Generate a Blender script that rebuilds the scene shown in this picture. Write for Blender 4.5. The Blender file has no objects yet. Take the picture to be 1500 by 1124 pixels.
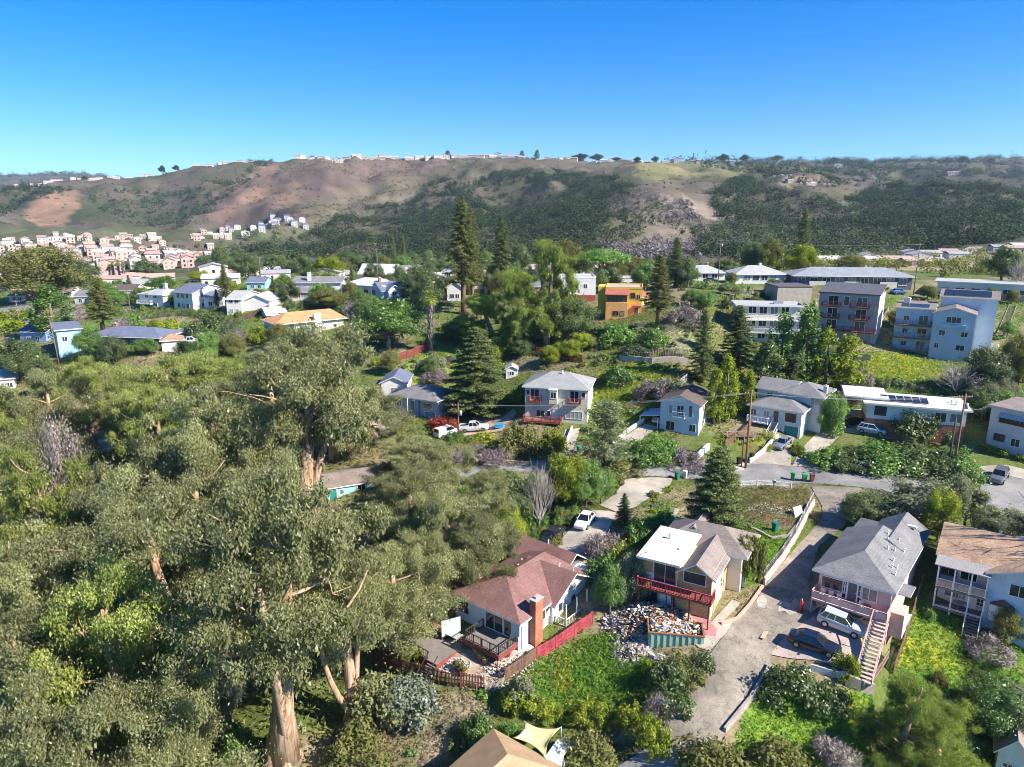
import bpy, bmesh, math, random
import numpy as np
from mathutils import Vector, Matrix, Euler
from mathutils.geometry import delaunay_2d_cdt

# ------------------------------------------------------------------ camera, sky, sun, exposure
SC = bpy.context.scene
COL = SC.collection
PITCH = math.radians(13.6); CP = math.cos(PITCH); SP = math.sin(PITCH)
CAMZ = 42.0; F = 1040.0; CX = 750.0; CY = 562.0
cam_d = bpy.data.cameras.new('camera'); cam = bpy.data.objects.new('camera', cam_d); COL.objects.link(cam)
cam.location = (0, 0, CAMZ); cam.rotation_euler = (math.radians(90) - PITCH, 0, 0)
cam_d.sensor_width = 36.0; cam_d.lens = 36.0 * F / 1500.0
cam_d.clip_start = 0.5; cam_d.clip_end = 20000.0
SC.camera = cam
SUN_EL = math.radians(38.0)
SUN_AZ = math.radians(115.0)          # clockwise from +Y (the view direction): from the right, a little behind the camera
sun_dir = Vector((math.sin(SUN_AZ) * math.cos(SUN_EL), math.cos(SUN_AZ) * math.cos(SUN_EL), math.sin(SUN_EL)))
W = bpy.data.worlds.new("World"); SC.world = W; W.use_nodes = True
nt = W.node_tree; bg = nt.nodes['Background']
sky = nt.nodes.new('ShaderNodeTexSky'); sky.sky_type = 'NISHITA'; sky.sun_disc = False
sky.sun_elevation = SUN_EL; sky.sun_rotation = SUN_AZ; sky.altitude = 300.0
sky.air_density = 1.0; sky.dust_density = 0.0; sky.ozone_density = 4.0
hs = nt.nodes.new('ShaderNodeHueSaturation'); hs.inputs['Saturation'].default_value = 1.5; hs.inputs['Value'].default_value = 0.97; hs.inputs['Hue'].default_value = 0.507
nt.links.new(sky.outputs[0], hs.inputs['Color']); 
tcw = nt.nodes.new('ShaderNodeTexCoord'); sx = nt.nodes.new('ShaderNodeSeparateXYZ'); nt.links.new(tcw.outputs['Generated'], sx.inputs[0])      # the air low down is a little bluer here than the model's
wr = nt.nodes.new('ShaderNodeValToRGB'); wr.color_ramp.elements[0].position = 0.0; wr.color_ramp.elements[0].color = (0.50, 0.74, 0.98, 1); wr.color_ramp.elements[1].position = 0.4; wr.color_ramp.elements[1].color = (0.92, 0.97, 1, 1)
nt.links.new(sx.outputs['Z'], wr.inputs[0]); wm = nt.nodes.new('ShaderNodeMixRGB'); wm.blend_type = 'MULTIPLY'; wm.inputs[0].default_value = 1.0
nt.links.new(hs.outputs[0], wm.inputs[1]); nt.links.new(wr.outputs[0], wm.inputs[2]); nt.links.new(wm.outputs[0], bg.inputs[0]); bg.inputs[1].default_value = 0.095
sun_l = bpy.data.lights.new('sun', 'SUN'); sun_l.energy = 5.0; sun_l.angle = math.radians(0.5); sun_l.color = (1.0, 0.93, 0.82)
sun_o = bpy.data.objects.new('sun', sun_l); COL.objects.link(sun_o)
sun_o.rotation_euler = sun_dir.to_track_quat('Z', 'Y').to_euler(); sun_o.location = (100, -20, 120)
SC.view_settings.view_transform = 'Standard'; SC.view_settings.look = 'None'
SC.view_settings.exposure = 1.1; SC.view_settings.gamma = 1.0
cy = SC.cycles
cy.max_bounces = 5; cy.diffuse_bounces = 3; cy.glossy_bounces = 2; cy.transmission_bounces = 3
cy.transparent_max_bounces = 4; cy.volume_bounces = 0
cy.caustics_reflective = False; cy.caustics_refractive = False
cy.sample_clamp_indirect = 4.0; cy.filter_width = 0.9; cy.use_denoising = True
cy.denoising_input_passes = 'RGB_ALBEDO_NORMAL'; cy.denoising_prefilter = 'ACCURATE'

# ------------------------------------------------------------------ projection between the photo's pixels and the place
def ray(px, py):
    a = (px - CX) / F; b = -(py - CY) / F
    return (a, CP + b * SP, -SP + b * CP)
def at(px, py, d):
    r = ray(px, py); return Vector((r[0] * d, r[1] * d, CAMZ + r[2] * d))
def at_z(px, py, z):
    r = ray(px, py); t = (z - CAMZ) / r[2]; return Vector((r[0] * t, r[1] * t, z))
def proj(X, Y, Z):
    D = CAMZ - Z; dep = Y * CP + D * SP
    return CX + F * X / dep, CY + F * (D * CP - Y * SP) / dep, dep
def z_row(x, y, py):
    """height at which the vertical line through (x, y) crosses picture row py"""
    v = (py - CY) / F
    return CAMZ - y * (v * CP + SP) / (CP - v * SP)

# ------------------------------------------------------------------ terrain: thin plate spline through surveyed points
CTL_Z = [  # picture x, picture y, ground height
 (-400,1400,-16),(0,1300,-15),(410,1300,-11),(750,1300,-9),(1000,1300,-7),(1250,1300,-9),(1600,1300,-13),(2000,1300,-14),
 (-300,1124,-14),(0,1124,-14),(200,1110,-12),(410,1108,-8),(560,1060,-7.5),(640,1110,-7.5),(800,1100,-6),(900,1070,-5),(1000,1090,-3.6),(1130,1100,-5.2),(1270,1100,-6.5),(1400,1090,-8),(1500,1100,-9),(1800,1100,-11),
 (690,985,-4.3),(590,960,-5.0),(610,930,-4.2),(720,1012,-5),(770,960,-3.6),(870,860,-0.6),(850,800,0.4),(860,772,0.8),(870,990,-4.2),(800,1000,-4.8),(960,1000,-3),
 (1040,905,-0.6),(940,930,-1.8),(900,870,-1.2),(1060,850,0),(1240,740,1.5),(1190,800,0.6),(1140,870,-0.3),(1060,1000,-2),
 (1200,905,-0.7),(1330,800,0.8),(1190,955,-1.3),(1270,985,-2.0),(1100,800,1.2),(1120,740,1.8),(1180,1050,-4.4),(1300,930,-2.4),(1350,960,-4),(1430,985,-5.2),(1490,1060,-7.5),(1440,915,-2.6),(1400,870,-1),(1500,900,-2),(1480,780,1),
 (960,740,0.8),(900,720,0.6),(920,830,0.2),
 (700,683,0.3),(850,692,0.4),(1000,697,0.8),(1150,694,1.3),(1265,694,1.6),(1400,702,1.8),(1500,718,1.6),(1700,735,1.5),
 (200,1000,-13),(80,900,-13),(300,920,-11),(490,1000,-8),(500,860,-5),(500,740,-1.2),(400,770,-4),(300,760,-7),(140,680,-5),(0,720,-8),(-200,800,-8),(0,565,3),(60,545,5),(200,515,9.5),(115,508,9),(290,503,10),(430,512,10),(510,525,8.5),(570,580,5),(540,622,3),(400,640,0),(250,620,0),(625,850,-3),(620,760,-1),(700,760,-0.6),
 (695,634,2),(650,650,1.6),(610,608,3.6),(820,618,4.4),(770,612,4.8),(870,655,2.2),(760,650,2),(985,638,4.4),(1030,642,4.4),(1090,675,1.8),(1150,655,3.4),(1110,640,4.6),(1280,640,4.3),(1400,645,4.6),(1480,650,4.4),(1230,690,1.7),(1300,670,2.4),(1390,680,2.2),(1600,660,4.4),
 (900,590,7),(960,560,10),(955,527,12.5),(800,532,10.5),(700,505,10.5),(1000,480,17),(908,470,16.5),(830,452,17),(1050,430,21),(1100,512,11.5),(1060,560,9),(1200,545,9),(1250,510,13),(1310,535,11),(1390,537,10.8),(1460,565,9.5),(1500,480,16),(1240,420,22),(1440,432,20.5),(1110,414,21.6),(1030,411,20.5),(1250,408,22.6),(1600,440,19),(1800,450,18),(1350,470,16),
 (280,455,14),(370,462,14.5),(455,442,16),(540,422,18.5),(600,422,18.8),(680,455,16),(700,432,18),(760,424,18.8),(40,450,10.5),(100,420,9.5),(150,425,10.5),(60,480,9.5),(350,490,11.5),(540,470,14),(-200,450,8),(-100,560,4),
 (200,402,0),(0,402,0),(-300,400,0),(100,372,1),(300,372,4),(100,347,6),(300,347,9),(-200,347,6),(400,338,14),(600,396,6),(800,388,6),(950,388,8),(480,392,8),(1100,392,13),(1250,382,6),(1400,372,13),(1480,366,16),(1310,388,11),(1700,372,14),(1990,372,14)]
CTL_D = [  # picture x, picture y, distance along the view axis
 (-300,272,1500),(0,272,1500),(110,270,1500),(240,271,1500),(50,320,1200),(150,325,1150),(250,310,1300),(-200,320,1200),
 (300,243,1650),(380,236,1600),(430,232,1500),(560,232,1450),(700,229,1450),(800,229,1450),(900,233,1450),(1000,236,1400),(1060,243,1400),
 (330,290,1350),(430,290,1250),(430,320,1080),(520,300,1150),(600,290,1180),(600,335,880),(700,335,830),(800,300,1000),(800,350,700),(880,300,950),(935,285,860),(980,318,740),(1000,350,640),(1100,300,900),(1100,350,640),(1150,266,1050),(1210,264,1020),(1300,282,880),(1480,296,880),(1400,330,690),(1250,330,740),(1400,352,600),(1700,300,900),(1700,340,650),(880,345,660),
 (1100,242,2300),(1250,236,2300),(1400,232,2300),(1500,230,2300),(1800,230,2300),(1400,262,1600),(1300,264,1500),(1500,270,1500),(1250,285,1250),
 (0,257,4200),(100,254,4200),(190,262,4200),(-300,258,4200),(0,300,2600),(250,300,2600),(500,262,2600),(800,262,2600),(1300,262,3500),(1800,262,3500),(400,275,4500),(800,275,5000)]
def tps_coord(X, Y):
    return np.stack([np.arctan2(X, Y) * 2.2, np.log(np.hypot(X, Y))], -1)
cp = [at_z(a, b, c) for a, b, c in CTL_Z] + [at(a, b, d) for a, b, d in CTL_D]
CXY = np.array([(p.x, p.y) for p in cp]); CZ = np.array([p.z for p in cp])
TC = tps_coord(CXY[:, 0], CXY[:, 1])
def tps_k(A, B):
    d2 = ((A[:, None, :] - B[None]) ** 2).sum(-1); return 0.5 * d2 * np.log(d2 + 1e-12)
n = len(CZ); Kt = tps_k(TC, TC) + np.eye(n) * 0.0012
Pm = np.concatenate([np.ones((n, 1)), TC], 1)
Am = np.block([[Kt, Pm], [Pm.T, np.zeros((3, 3))]])
wts = np.linalg.solve(Am, np.concatenate([CZ, np.zeros(3)]))
def vnoise(x, y, seed=0):
    xi = np.floor(x).astype(np.int64); yi = np.floor(y).astype(np.int64); fx = x - xi; fy = y - yi
    fx = fx * fx * (3 - 2 * fx); fy = fy * fy * (3 - 2 * fy)
    def hsh(a, b):
        h = (a * 374761393 + b * 668265263 + seed * 144269504) & 0x7fffffff
        h = ((h ^ (h >> 13)) * 1274126177) & 0x7fffffff
        return ((h ^ (h >> 16)) & 0xffff) / 65535.0
    return (hsh(xi, yi) * (1 - fx) + hsh(xi + 1, yi) * fx) * (1 - fy) + (hsh(xi, yi + 1) * (1 - fx) + hsh(xi + 1, yi + 1) * fx) * fy
def fbm(x, y, oct=4, seed=0):
    s = 0; a = 0.5
    for k in range(oct):
        s = s + a * vnoise(x * 2 ** k, y * 2 ** k, seed + k); a *= 0.5
    return s
NA, NR = 440, 520
AZ0, AZ1 = math.radians(-78), math.radians(78); LR0, LR1 = math.log(22.0), math.log(7000.0)
gaz = np.linspace(AZ0, AZ1, NA); glr = np.linspace(LR0, LR1, NR)
GA, GR = np.meshgrid(gaz, glr, indexing='ij')
GX = np.exp(GR) * np.sin(GA); GY = np.exp(GR) * np.cos(GA)
tc = tps_coord(GX.ravel(), GY.ravel()); GZ = np.empty(len(tc))
for i in range(0, len(tc), 20000):
    c = tc[i:i + 20000]
    GZ[i:i + 20000] = tps_k(c, TC) @ wts[:n] + wts[n] + c @ wts[n + 1:]
GZ = GZ.reshape(NA, NR)
R_ = np.exp(GR)
far = np.clip((R_ - 420) / 500, 0, 1)
ridge = 1 - np.abs(2 * fbm(GX / 230.0, GY / 230.0, 4, 3) - 1)
GZ += far * ((ridge - 0.80) * 80 + (fbm(GX / 60.0, GY / 60.0, 3, 9) - 0.45) * 14 + (0.5 - np.abs(fbm(GX / 120.0 + 3, GY / 120.0, 4, 13) - 0.5) * 4) * 7 - 3)
GZ += (1 - far) * (fbm(GX / 6.0, GY / 6.0, 3, 5) - 0.45) * 0.35
SKY = [(-600,262),(0,257),(60,255),(100,254),(150,256),(190,262),(215,262),(240,252),(300,243),(380,237),(430,233),(560,233),(660,231),(720,231),(800,232),(870,236),(930,236),(1000,239),(1060,240),(1100,237),(1200,237),(1300,238),(1400,234),(1500,231),(2000,231)]
sky_el = []
for i in range(NA):
    pxa = CX + F * math.tan(gaz[i]) * (CP + 0.30 * SP) if abs(gaz[i]) < 1.3 else (3000 if gaz[i] > 0 else -3000)
    row = float(np.interp(pxa, [q[0] for q in SKY], [q[1] for q in SKY])); rv = ray(min(max(pxa, -600), 2000), row); sky_el.append(rv[2] / math.hypot(rv[0], rv[1]))
now = ((GZ - CAMZ) / R_)[:, R_[0] > 600].max(1); dlt = np.convolve(np.pad(np.array(sky_el) - now, 4, 'edge'), np.ones(9) / 9, 'valid')
GZ += dlt[:, None] * R_ * np.clip((R_ - 650) / 550, 0, 1)
def ground(x, y):
    a = (math.atan2(x, y) - AZ0) / (AZ1 - AZ0) * (NA - 1); r = (math.log(max(22.01, math.hypot(x, y))) - LR0) / (LR1 - LR0) * (NR - 1)
    i = min(max(int(a), 0), NA - 2); j = min(max(int(r), 0), NR - 2); u = a - i; v = r - j
    return float((GZ[i, j] * (1 - u) + GZ[i + 1, j] * u) * (1 - v) + (GZ[i, j + 1] * (1 - u) + GZ[i + 1, j + 1] * u) * v)
def ground_np(X, Y):
    a = np.clip((np.arctan2(X, Y) - AZ0) / (AZ1 - AZ0) * (NA - 1), 0, NA - 1.001); r = np.clip((np.log(np.hypot(X, Y)) - LR0) / (LR1 - LR0) * (NR - 1), 0, NR - 1.001)
    i = a.astype(int); j = r.astype(int); u = a - i; v = r - j
    return (GZ[i, j] * (1 - u) + GZ[i + 1, j] * u) * (1 - v) + (GZ[i, j + 1] * (1 - u) + GZ[i + 1, j + 1] * u) * v
def hit(px, py, d0=40.0, d1=6000.0):
    """where the sight line through a picture point meets the ground"""
    d = d0; r = ray(px, py); prev = d
    while d < d1:
        if CAMZ + r[2] * d < ground(r[0] * d, r[1] * d): break
        prev = d; d *= 1.012
    lo, hi = prev, d
    for _ in range(14):
        m = (lo + hi) / 2
        if CAMZ + r[2] * m < ground(r[0] * m, r[1] * m): hi = m
        else: lo = m
    return Vector((r[0] * hi, r[1] * hi, CAMZ + r[2] * hi))
def inpoly(px, py, poly):
    px = np.asarray(px); py = np.asarray(py); ins = np.zeros(px.shape, bool); j = len(poly) - 1
    for i in range(len(poly)):
        xi, yi = poly[i]; xj, yj = poly[j]
        with np.errstate(divide='ignore', invalid='ignore'):
            ins ^= ((yi > py) != (yj > py)) & (px < (xj - xi) * (py - yi) / (yj - yi + 1e-12) + xi)
        j = i
    return ins

# ------------------------------------------------------------------ materials
MATS = {}
def newmat(name):
    m = bpy.data.materials.new(name); m.use_nodes = True; nt = m.node_tree
    for nd in list(nt.nodes): nt.nodes.remove(nd)
    return m, nt
def N(nt, t, **kw):
    nd = nt.nodes.new(t)
    for k, v in kw.items():
        if hasattr(nd, k): setattr(nd, k, v)
        else: nd.inputs[k.replace('_', ' ')].default_value = v
    return nd
def rgba(c): return (c[0], c[1], c[2], 1.0)
def surf(name, col, rough=0.7, var=0.18, scale=1.5, bump=0.0, bscale=20.0, metal=0.0, lines=None, spec=0.3, stain=0.0, cracks=0.0):
    """wall, roof, road ... paint with blotches, fine grain and optional board or shingle lines (direction, metres, depth)"""
    if name in MATS: return MATS[name]
    m, nt = newmat(name); L = nt.links.new
    out = N(nt, 'ShaderNodeOutputMaterial'); p = N(nt, 'ShaderNodeBsdfPrincipled')
    p.inputs['Roughness'].default_value = rough; p.inputs['Metallic'].default_value = metal
    p.inputs['Specular IOR Level'].default_value = spec
    L(p.outputs[0], out.inputs[0])
    tcn = N(nt, 'ShaderNodeTexCoord')
    n1 = N(nt, 'ShaderNodeTexNoise'); n1.inputs['Scale'].default_value = scale; n1.inputs['Detail'].default_value = 5; n1.inputs['Roughness'].default_value = 0.65
    L(tcn.outputs['Object'], n1.inputs['Vector'])
    mr = N(nt, 'ShaderNodeMapRange'); mr.inputs[1].default_value = 0.3; mr.inputs[2].default_value = 0.7
    mr.inputs[3].default_value = 1 - var; mr.inputs[4].default_value = 1 + var * 0.7
    L(n1.outputs[0], mr.inputs[0])
    mul = N(nt, 'ShaderNodeMixRGB', blend_type='MULTIPLY'); mul.inputs[0].default_value = 1.0; mul.inputs[1].default_value = rgba(col)
    L(mr.outputs[0], mul.inputs[2]); last = mul.outputs[0]
    n2 = N(nt, 'ShaderNodeTexNoise'); n2.inputs['Scale'].default_value = bscale; n2.inputs['Detail'].default_value = 3
    L(tcn.outputs['Object'], n2.inputs['Vector'])
    mr2 = N(nt, 'ShaderNodeMapRange'); mr2.inputs[1].default_value = 0.3; mr2.inputs[2].default_value = 0.7
    mr2.inputs[3].default_value = 1 - var * 0.8; mr2.inputs[4].default_value = 1 + var * 0.6
    L(n2.outputs[0], mr2.inputs[0])
    mul2 = N(nt, 'ShaderNodeMixRGB', blend_type='MULTIPLY'); mul2.inputs[0].default_value = 1.0
    L(last, mul2.inputs[1]); L(mr2.outputs[0], mul2.inputs[2]); last = mul2.outputs[0]
    if lines:
        ax, sz, dep = lines
        wv = N(nt, 'ShaderNodeTexWave', wave_type='BANDS', bands_direction=ax, wave_profile='SAW'); wv.inputs['Scale'].default_value = 0.314159 / sz
        wv.inputs['Distortion'].default_value = 0.0
        L(tcn.outputs['Object'], wv.inputs['Vector'])
        mr3 = N(nt, 'ShaderNodeMapRange'); mr3.inputs[1].default_value = 0.0; mr3.inputs[2].default_value = 0.22
        mr3.inputs[3].default_value = 1 - dep; mr3.inputs[4].default_value = 1.0
        L(wv.outputs['Fac'], mr3.inputs[0])
        mul3 = N(nt, 'ShaderNodeMixRGB', blend_type='MULTIPLY'); mul3.inputs[0].default_value = 1.0
        L(last, mul3.inputs[1]); L(mr3.outputs[0], mul3.inputs[2]); last = mul3.outputs[0]
    if stain:
        n4 = N(nt, 'ShaderNodeTexNoise'); n4.inputs['Scale'].default_value = 0.6; n4.inputs['Detail'].default_value = 6; n4.inputs['Distortion'].default_value = 0.8
        L(tcn.outputs['Object'], n4.inputs['Vector'])
        mr4 = N(nt, 'ShaderNodeMapRange'); mr4.inputs[1].default_value = 0.56; mr4.inputs[2].default_value = 0.68; mr4.inputs[3].default_value = 1.0; mr4.inputs[4].default_value = 1 - stain
        L(n4.outputs[0], mr4.inputs[0])
        mul4 = N(nt, 'ShaderNodeMixRGB', blend_type='MULTIPLY'); mul4.inputs[0].default_value = 1.0
        L(last, mul4.inputs[1]); L(mr4.outputs[0], mul4.inputs[2]); last = mul4.outputs[0]
    if cracks:
        nzc = N(nt, 'ShaderNodeTexNoise'); nzc.inputs['Scale'].default_value = 0.33; nzc.inputs['Detail'].default_value = 7; nzc.inputs['Roughness'].default_value = 0.62; nzc.inputs['Distortion'].default_value = 0.7; L(tcn.outputs['Object'], nzc.inputs['Vector'])
        sb = N(nt, 'ShaderNodeMath', operation='SUBTRACT'); sb.inputs[1].default_value = 0.5; L(nzc.outputs[0], sb.inputs[0]); ab = N(nt, 'ShaderNodeMath', operation='ABSOLUTE'); L(sb.outputs[0], ab.inputs[0])
        mrc = N(nt, 'ShaderNodeMapRange'); mrc.inputs[1].default_value = 0.0; mrc.inputs[2].default_value = 0.012; mrc.inputs[3].default_value = 1 - cracks; mrc.inputs[4].default_value = 1.0; L(ab.outputs[0], mrc.inputs[0])
        mulc = N(nt, 'ShaderNodeMixRGB', blend_type='MULTIPLY'); mulc.inputs[0].default_value = 1.0; L(last, mulc.inputs[1]); L(mrc.outputs[0], mulc.inputs[2]); last = mulc.outputs[0]
        n5 = N(nt, 'ShaderNodeTexNoise'); n5.inputs['Scale'].default_value = 0.22; n5.inputs['Detail'].default_value = 5; L(tcn.outputs['Object'], n5.inputs['Vector'])
        mr5 = N(nt, 'ShaderNodeMapRange'); mr5.inputs[1].default_value = 0.35; mr5.inputs[2].default_value = 0.65; mr5.inputs[3].default_value = 0.78; mr5.inputs[4].default_value = 1.22; L(n5.outputs[0], mr5.inputs[0])
        mul5 = N(nt, 'ShaderNodeMixRGB', blend_type='MULTIPLY'); mul5.inputs[0].default_value = 1.0; L(last, mul5.inputs[1]); L(mr5.outputs[0], mul5.inputs[2]); last = mul5.outputs[0]
    L(last, p.inputs['Base Color'])
    if bump:
        bp = N(nt, 'ShaderNodeBump'); bp.inputs['Strength'].default_value = bump; bp.inputs['Distance'].default_value = 0.05
        L(n2.outputs[0], bp.inputs['Height']); L(bp.outputs[0], p.inputs['Normal'])
    MATS[name] = m; return m
def barkm(name, a, b, c):
    m, nt = newmat(name); L = nt.links.new; out = N(nt, 'ShaderNodeOutputMaterial'); p = N(nt, 'ShaderNodeBsdfPrincipled'); p.inputs['Roughness'].default_value = 0.9; p.inputs['Specular IOR Level'].default_value = 0.1
    tcn = N(nt, 'ShaderNodeTexCoord'); mp = N(nt, 'ShaderNodeMapping'); mp.inputs['Scale'].default_value = (2.6, 2.6, 0.28); L(tcn.outputs['Object'], mp.inputs['Vector'])
    nz = N(nt, 'ShaderNodeTexNoise'); nz.inputs['Scale'].default_value = 1.6; nz.inputs['Detail'].default_value = 8; nz.inputs['Roughness'].default_value = 0.7; nz.inputs['Distortion'].default_value = 0.6; L(mp.outputs[0], nz.inputs['Vector'])
    rp = N(nt, 'ShaderNodeValToRGB'); e = rp.color_ramp.elements; e[0].position = 0.36; e[0].color = rgba(a); e[1].position = 0.66; e[1].color = rgba(c); x = e.new(0.5); x.color = rgba(b)
    L(nz.outputs[0], rp.inputs[0]); L(rp.outputs[0], p.inputs['Base Color']); bp = N(nt, 'ShaderNodeBump'); bp.inputs['Strength'].default_value = 0.7; bp.inputs['Distance'].default_value = 0.12; L(nz.outputs[0], bp.inputs['Height']); L(bp.outputs[0], p.inputs['Normal']); L(p.outputs[0], out.inputs[0]); return m
def leaf(name, dark, light, pale=None, trans=0.4, gloss=0.06, vary=0.22):
    """foliage: each leaf has its own tint between dark and light, a few pale; clumps and trees differ a little"""
    if name in MATS: return MATS[name]
    m, nt = newmat(name); L = nt.links.new
    out = N(nt, 'ShaderNodeOutputMaterial')
    at_ = N(nt, 'ShaderNodeAttribute', attribute_name='tint')
    rp = N(nt, 'ShaderNodeValToRGB'); e = rp.color_ramp.elements
    e[0].position = 0.0; e[0].color = rgba(dark); e[1].position = 0.8; e[1].color = rgba(light)
    x = e.new(1.0); x.color = rgba(pale or light)
    L(at_.outputs['Fac'], rp.inputs[0])
    oi = N(nt, 'ShaderNodeObjectInfo'); mr = N(nt, 'ShaderNodeMapRange'); mr.inputs[3].default_value = 1 - vary; mr.inputs[4].default_value = 1 + vary
    L(oi.outputs['Random'], mr.inputs[0])
    mul = N(nt, 'ShaderNodeMixRGB', blend_type='MULTIPLY'); mul.inputs[0].default_value = 1.0
    L(rp.outputs[0], mul.inputs[1]); L(mr.outputs[0], mul.inputs[2])
    d = N(nt, 'ShaderNodeBsdfDiffuse'); t = N(nt, 'ShaderNodeBsdfTranslucent'); mx = N(nt, 'ShaderNodeMixShader'); mx.inputs[0].default_value = trans
    L(mul.outputs[0], d.inputs[0])
    tcol = N(nt, 'ShaderNodeMixRGB', blend_type='MULTIPLY'); tcol.inputs[0].default_value = 1.0; tcol.inputs[2].default_value = (1.25, 1.3, 0.6, 1)
    L(mul.outputs[0], tcol.inputs[1]); L(tcol.outputs[0], t.inputs[0])
    L(d.outputs[0], mx.inputs[1]); L(t.outputs[0], mx.inputs[2])
    g = N(nt, 'ShaderNodeBsdfGlossy'); g.inputs['Roughness'].default_value = 0.45; mg = N(nt, 'ShaderNodeMixShader'); mg.inputs[0].default_value = gloss
    L(mx.outputs[0], mg.inputs[1]); L(g.outputs[0], mg.inputs[2]); L(mg.outputs[0], out.inputs[0])
    MATS[name] = m; return m
def shiny(name, col, rough=0.25, metal=0.0, coat=0.0, spec=0.5):
    if name in MATS: return MATS[name]
    m, nt = newmat(name); out = N(nt, 'ShaderNodeOutputMaterial'); p = N(nt, 'ShaderNodeBsdfPrincipled')
    p.inputs['Roughness'].default_value = rough; p.inputs['Metallic'].default_value = metal; p.inputs['Coat Weight'].default_value = coat
    p.inputs['Specular IOR Level'].default_value = spec
    tcn = N(nt, 'ShaderNodeTexCoord'); n1 = N(nt, 'ShaderNodeTexNoise'); n1.inputs['Scale'].default_value = 2.3
    nt.links.new(tcn.outputs['Object'], n1.inputs['Vector'])
    mr = N(nt, 'ShaderNodeMapRange'); mr.inputs[3].default_value = 0.88; mr.inputs[4].default_value = 1.1; nt.links.new(n1.outputs[0], mr.inputs[0])
    mul = N(nt, 'ShaderNodeMixRGB', blend_type='MULTIPLY'); mul.inputs[0].default_value = 1.0; mul.inputs[1].default_value = rgba(col)
    nt.links.new(mr.outputs[0], mul.inputs[2]); nt.links.new(mul.outputs[0], p.inputs['Base Color'])
    nt.links.new(p.outputs[0], out.inputs[0]); MATS[name] = m; return m
def glass():
    m = shiny('window_glass', (0.025, 0.03, 0.036), 0.06, 0, 0, 0.8); nt = m.node_tree; L = nt.links.new
    p = [n for n in nt.nodes if n.type == 'BSDF_PRINCIPLED'][0]; oi = N(nt, 'ShaderNodeObjectInfo'); rp = N(nt, 'ShaderNodeValToRGB'); e = rp.color_ramp.elements   # some panes have curtains or blinds behind them
    e[0].position = 0.0; e[0].color = (0.018, 0.021, 0.026, 1); e[1].position = 0.62; e[1].color = (0.05, 0.055, 0.065, 1); x = e.new(0.78); x.color = (0.20, 0.20, 0.19, 1); y = e.new(0.95); y.color = (0.38, 0.36, 0.33, 1)
    L(oi.outputs['Random'], rp.inputs[0]); L(rp.outputs[0], p.inputs['Base Color']); return m

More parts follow.
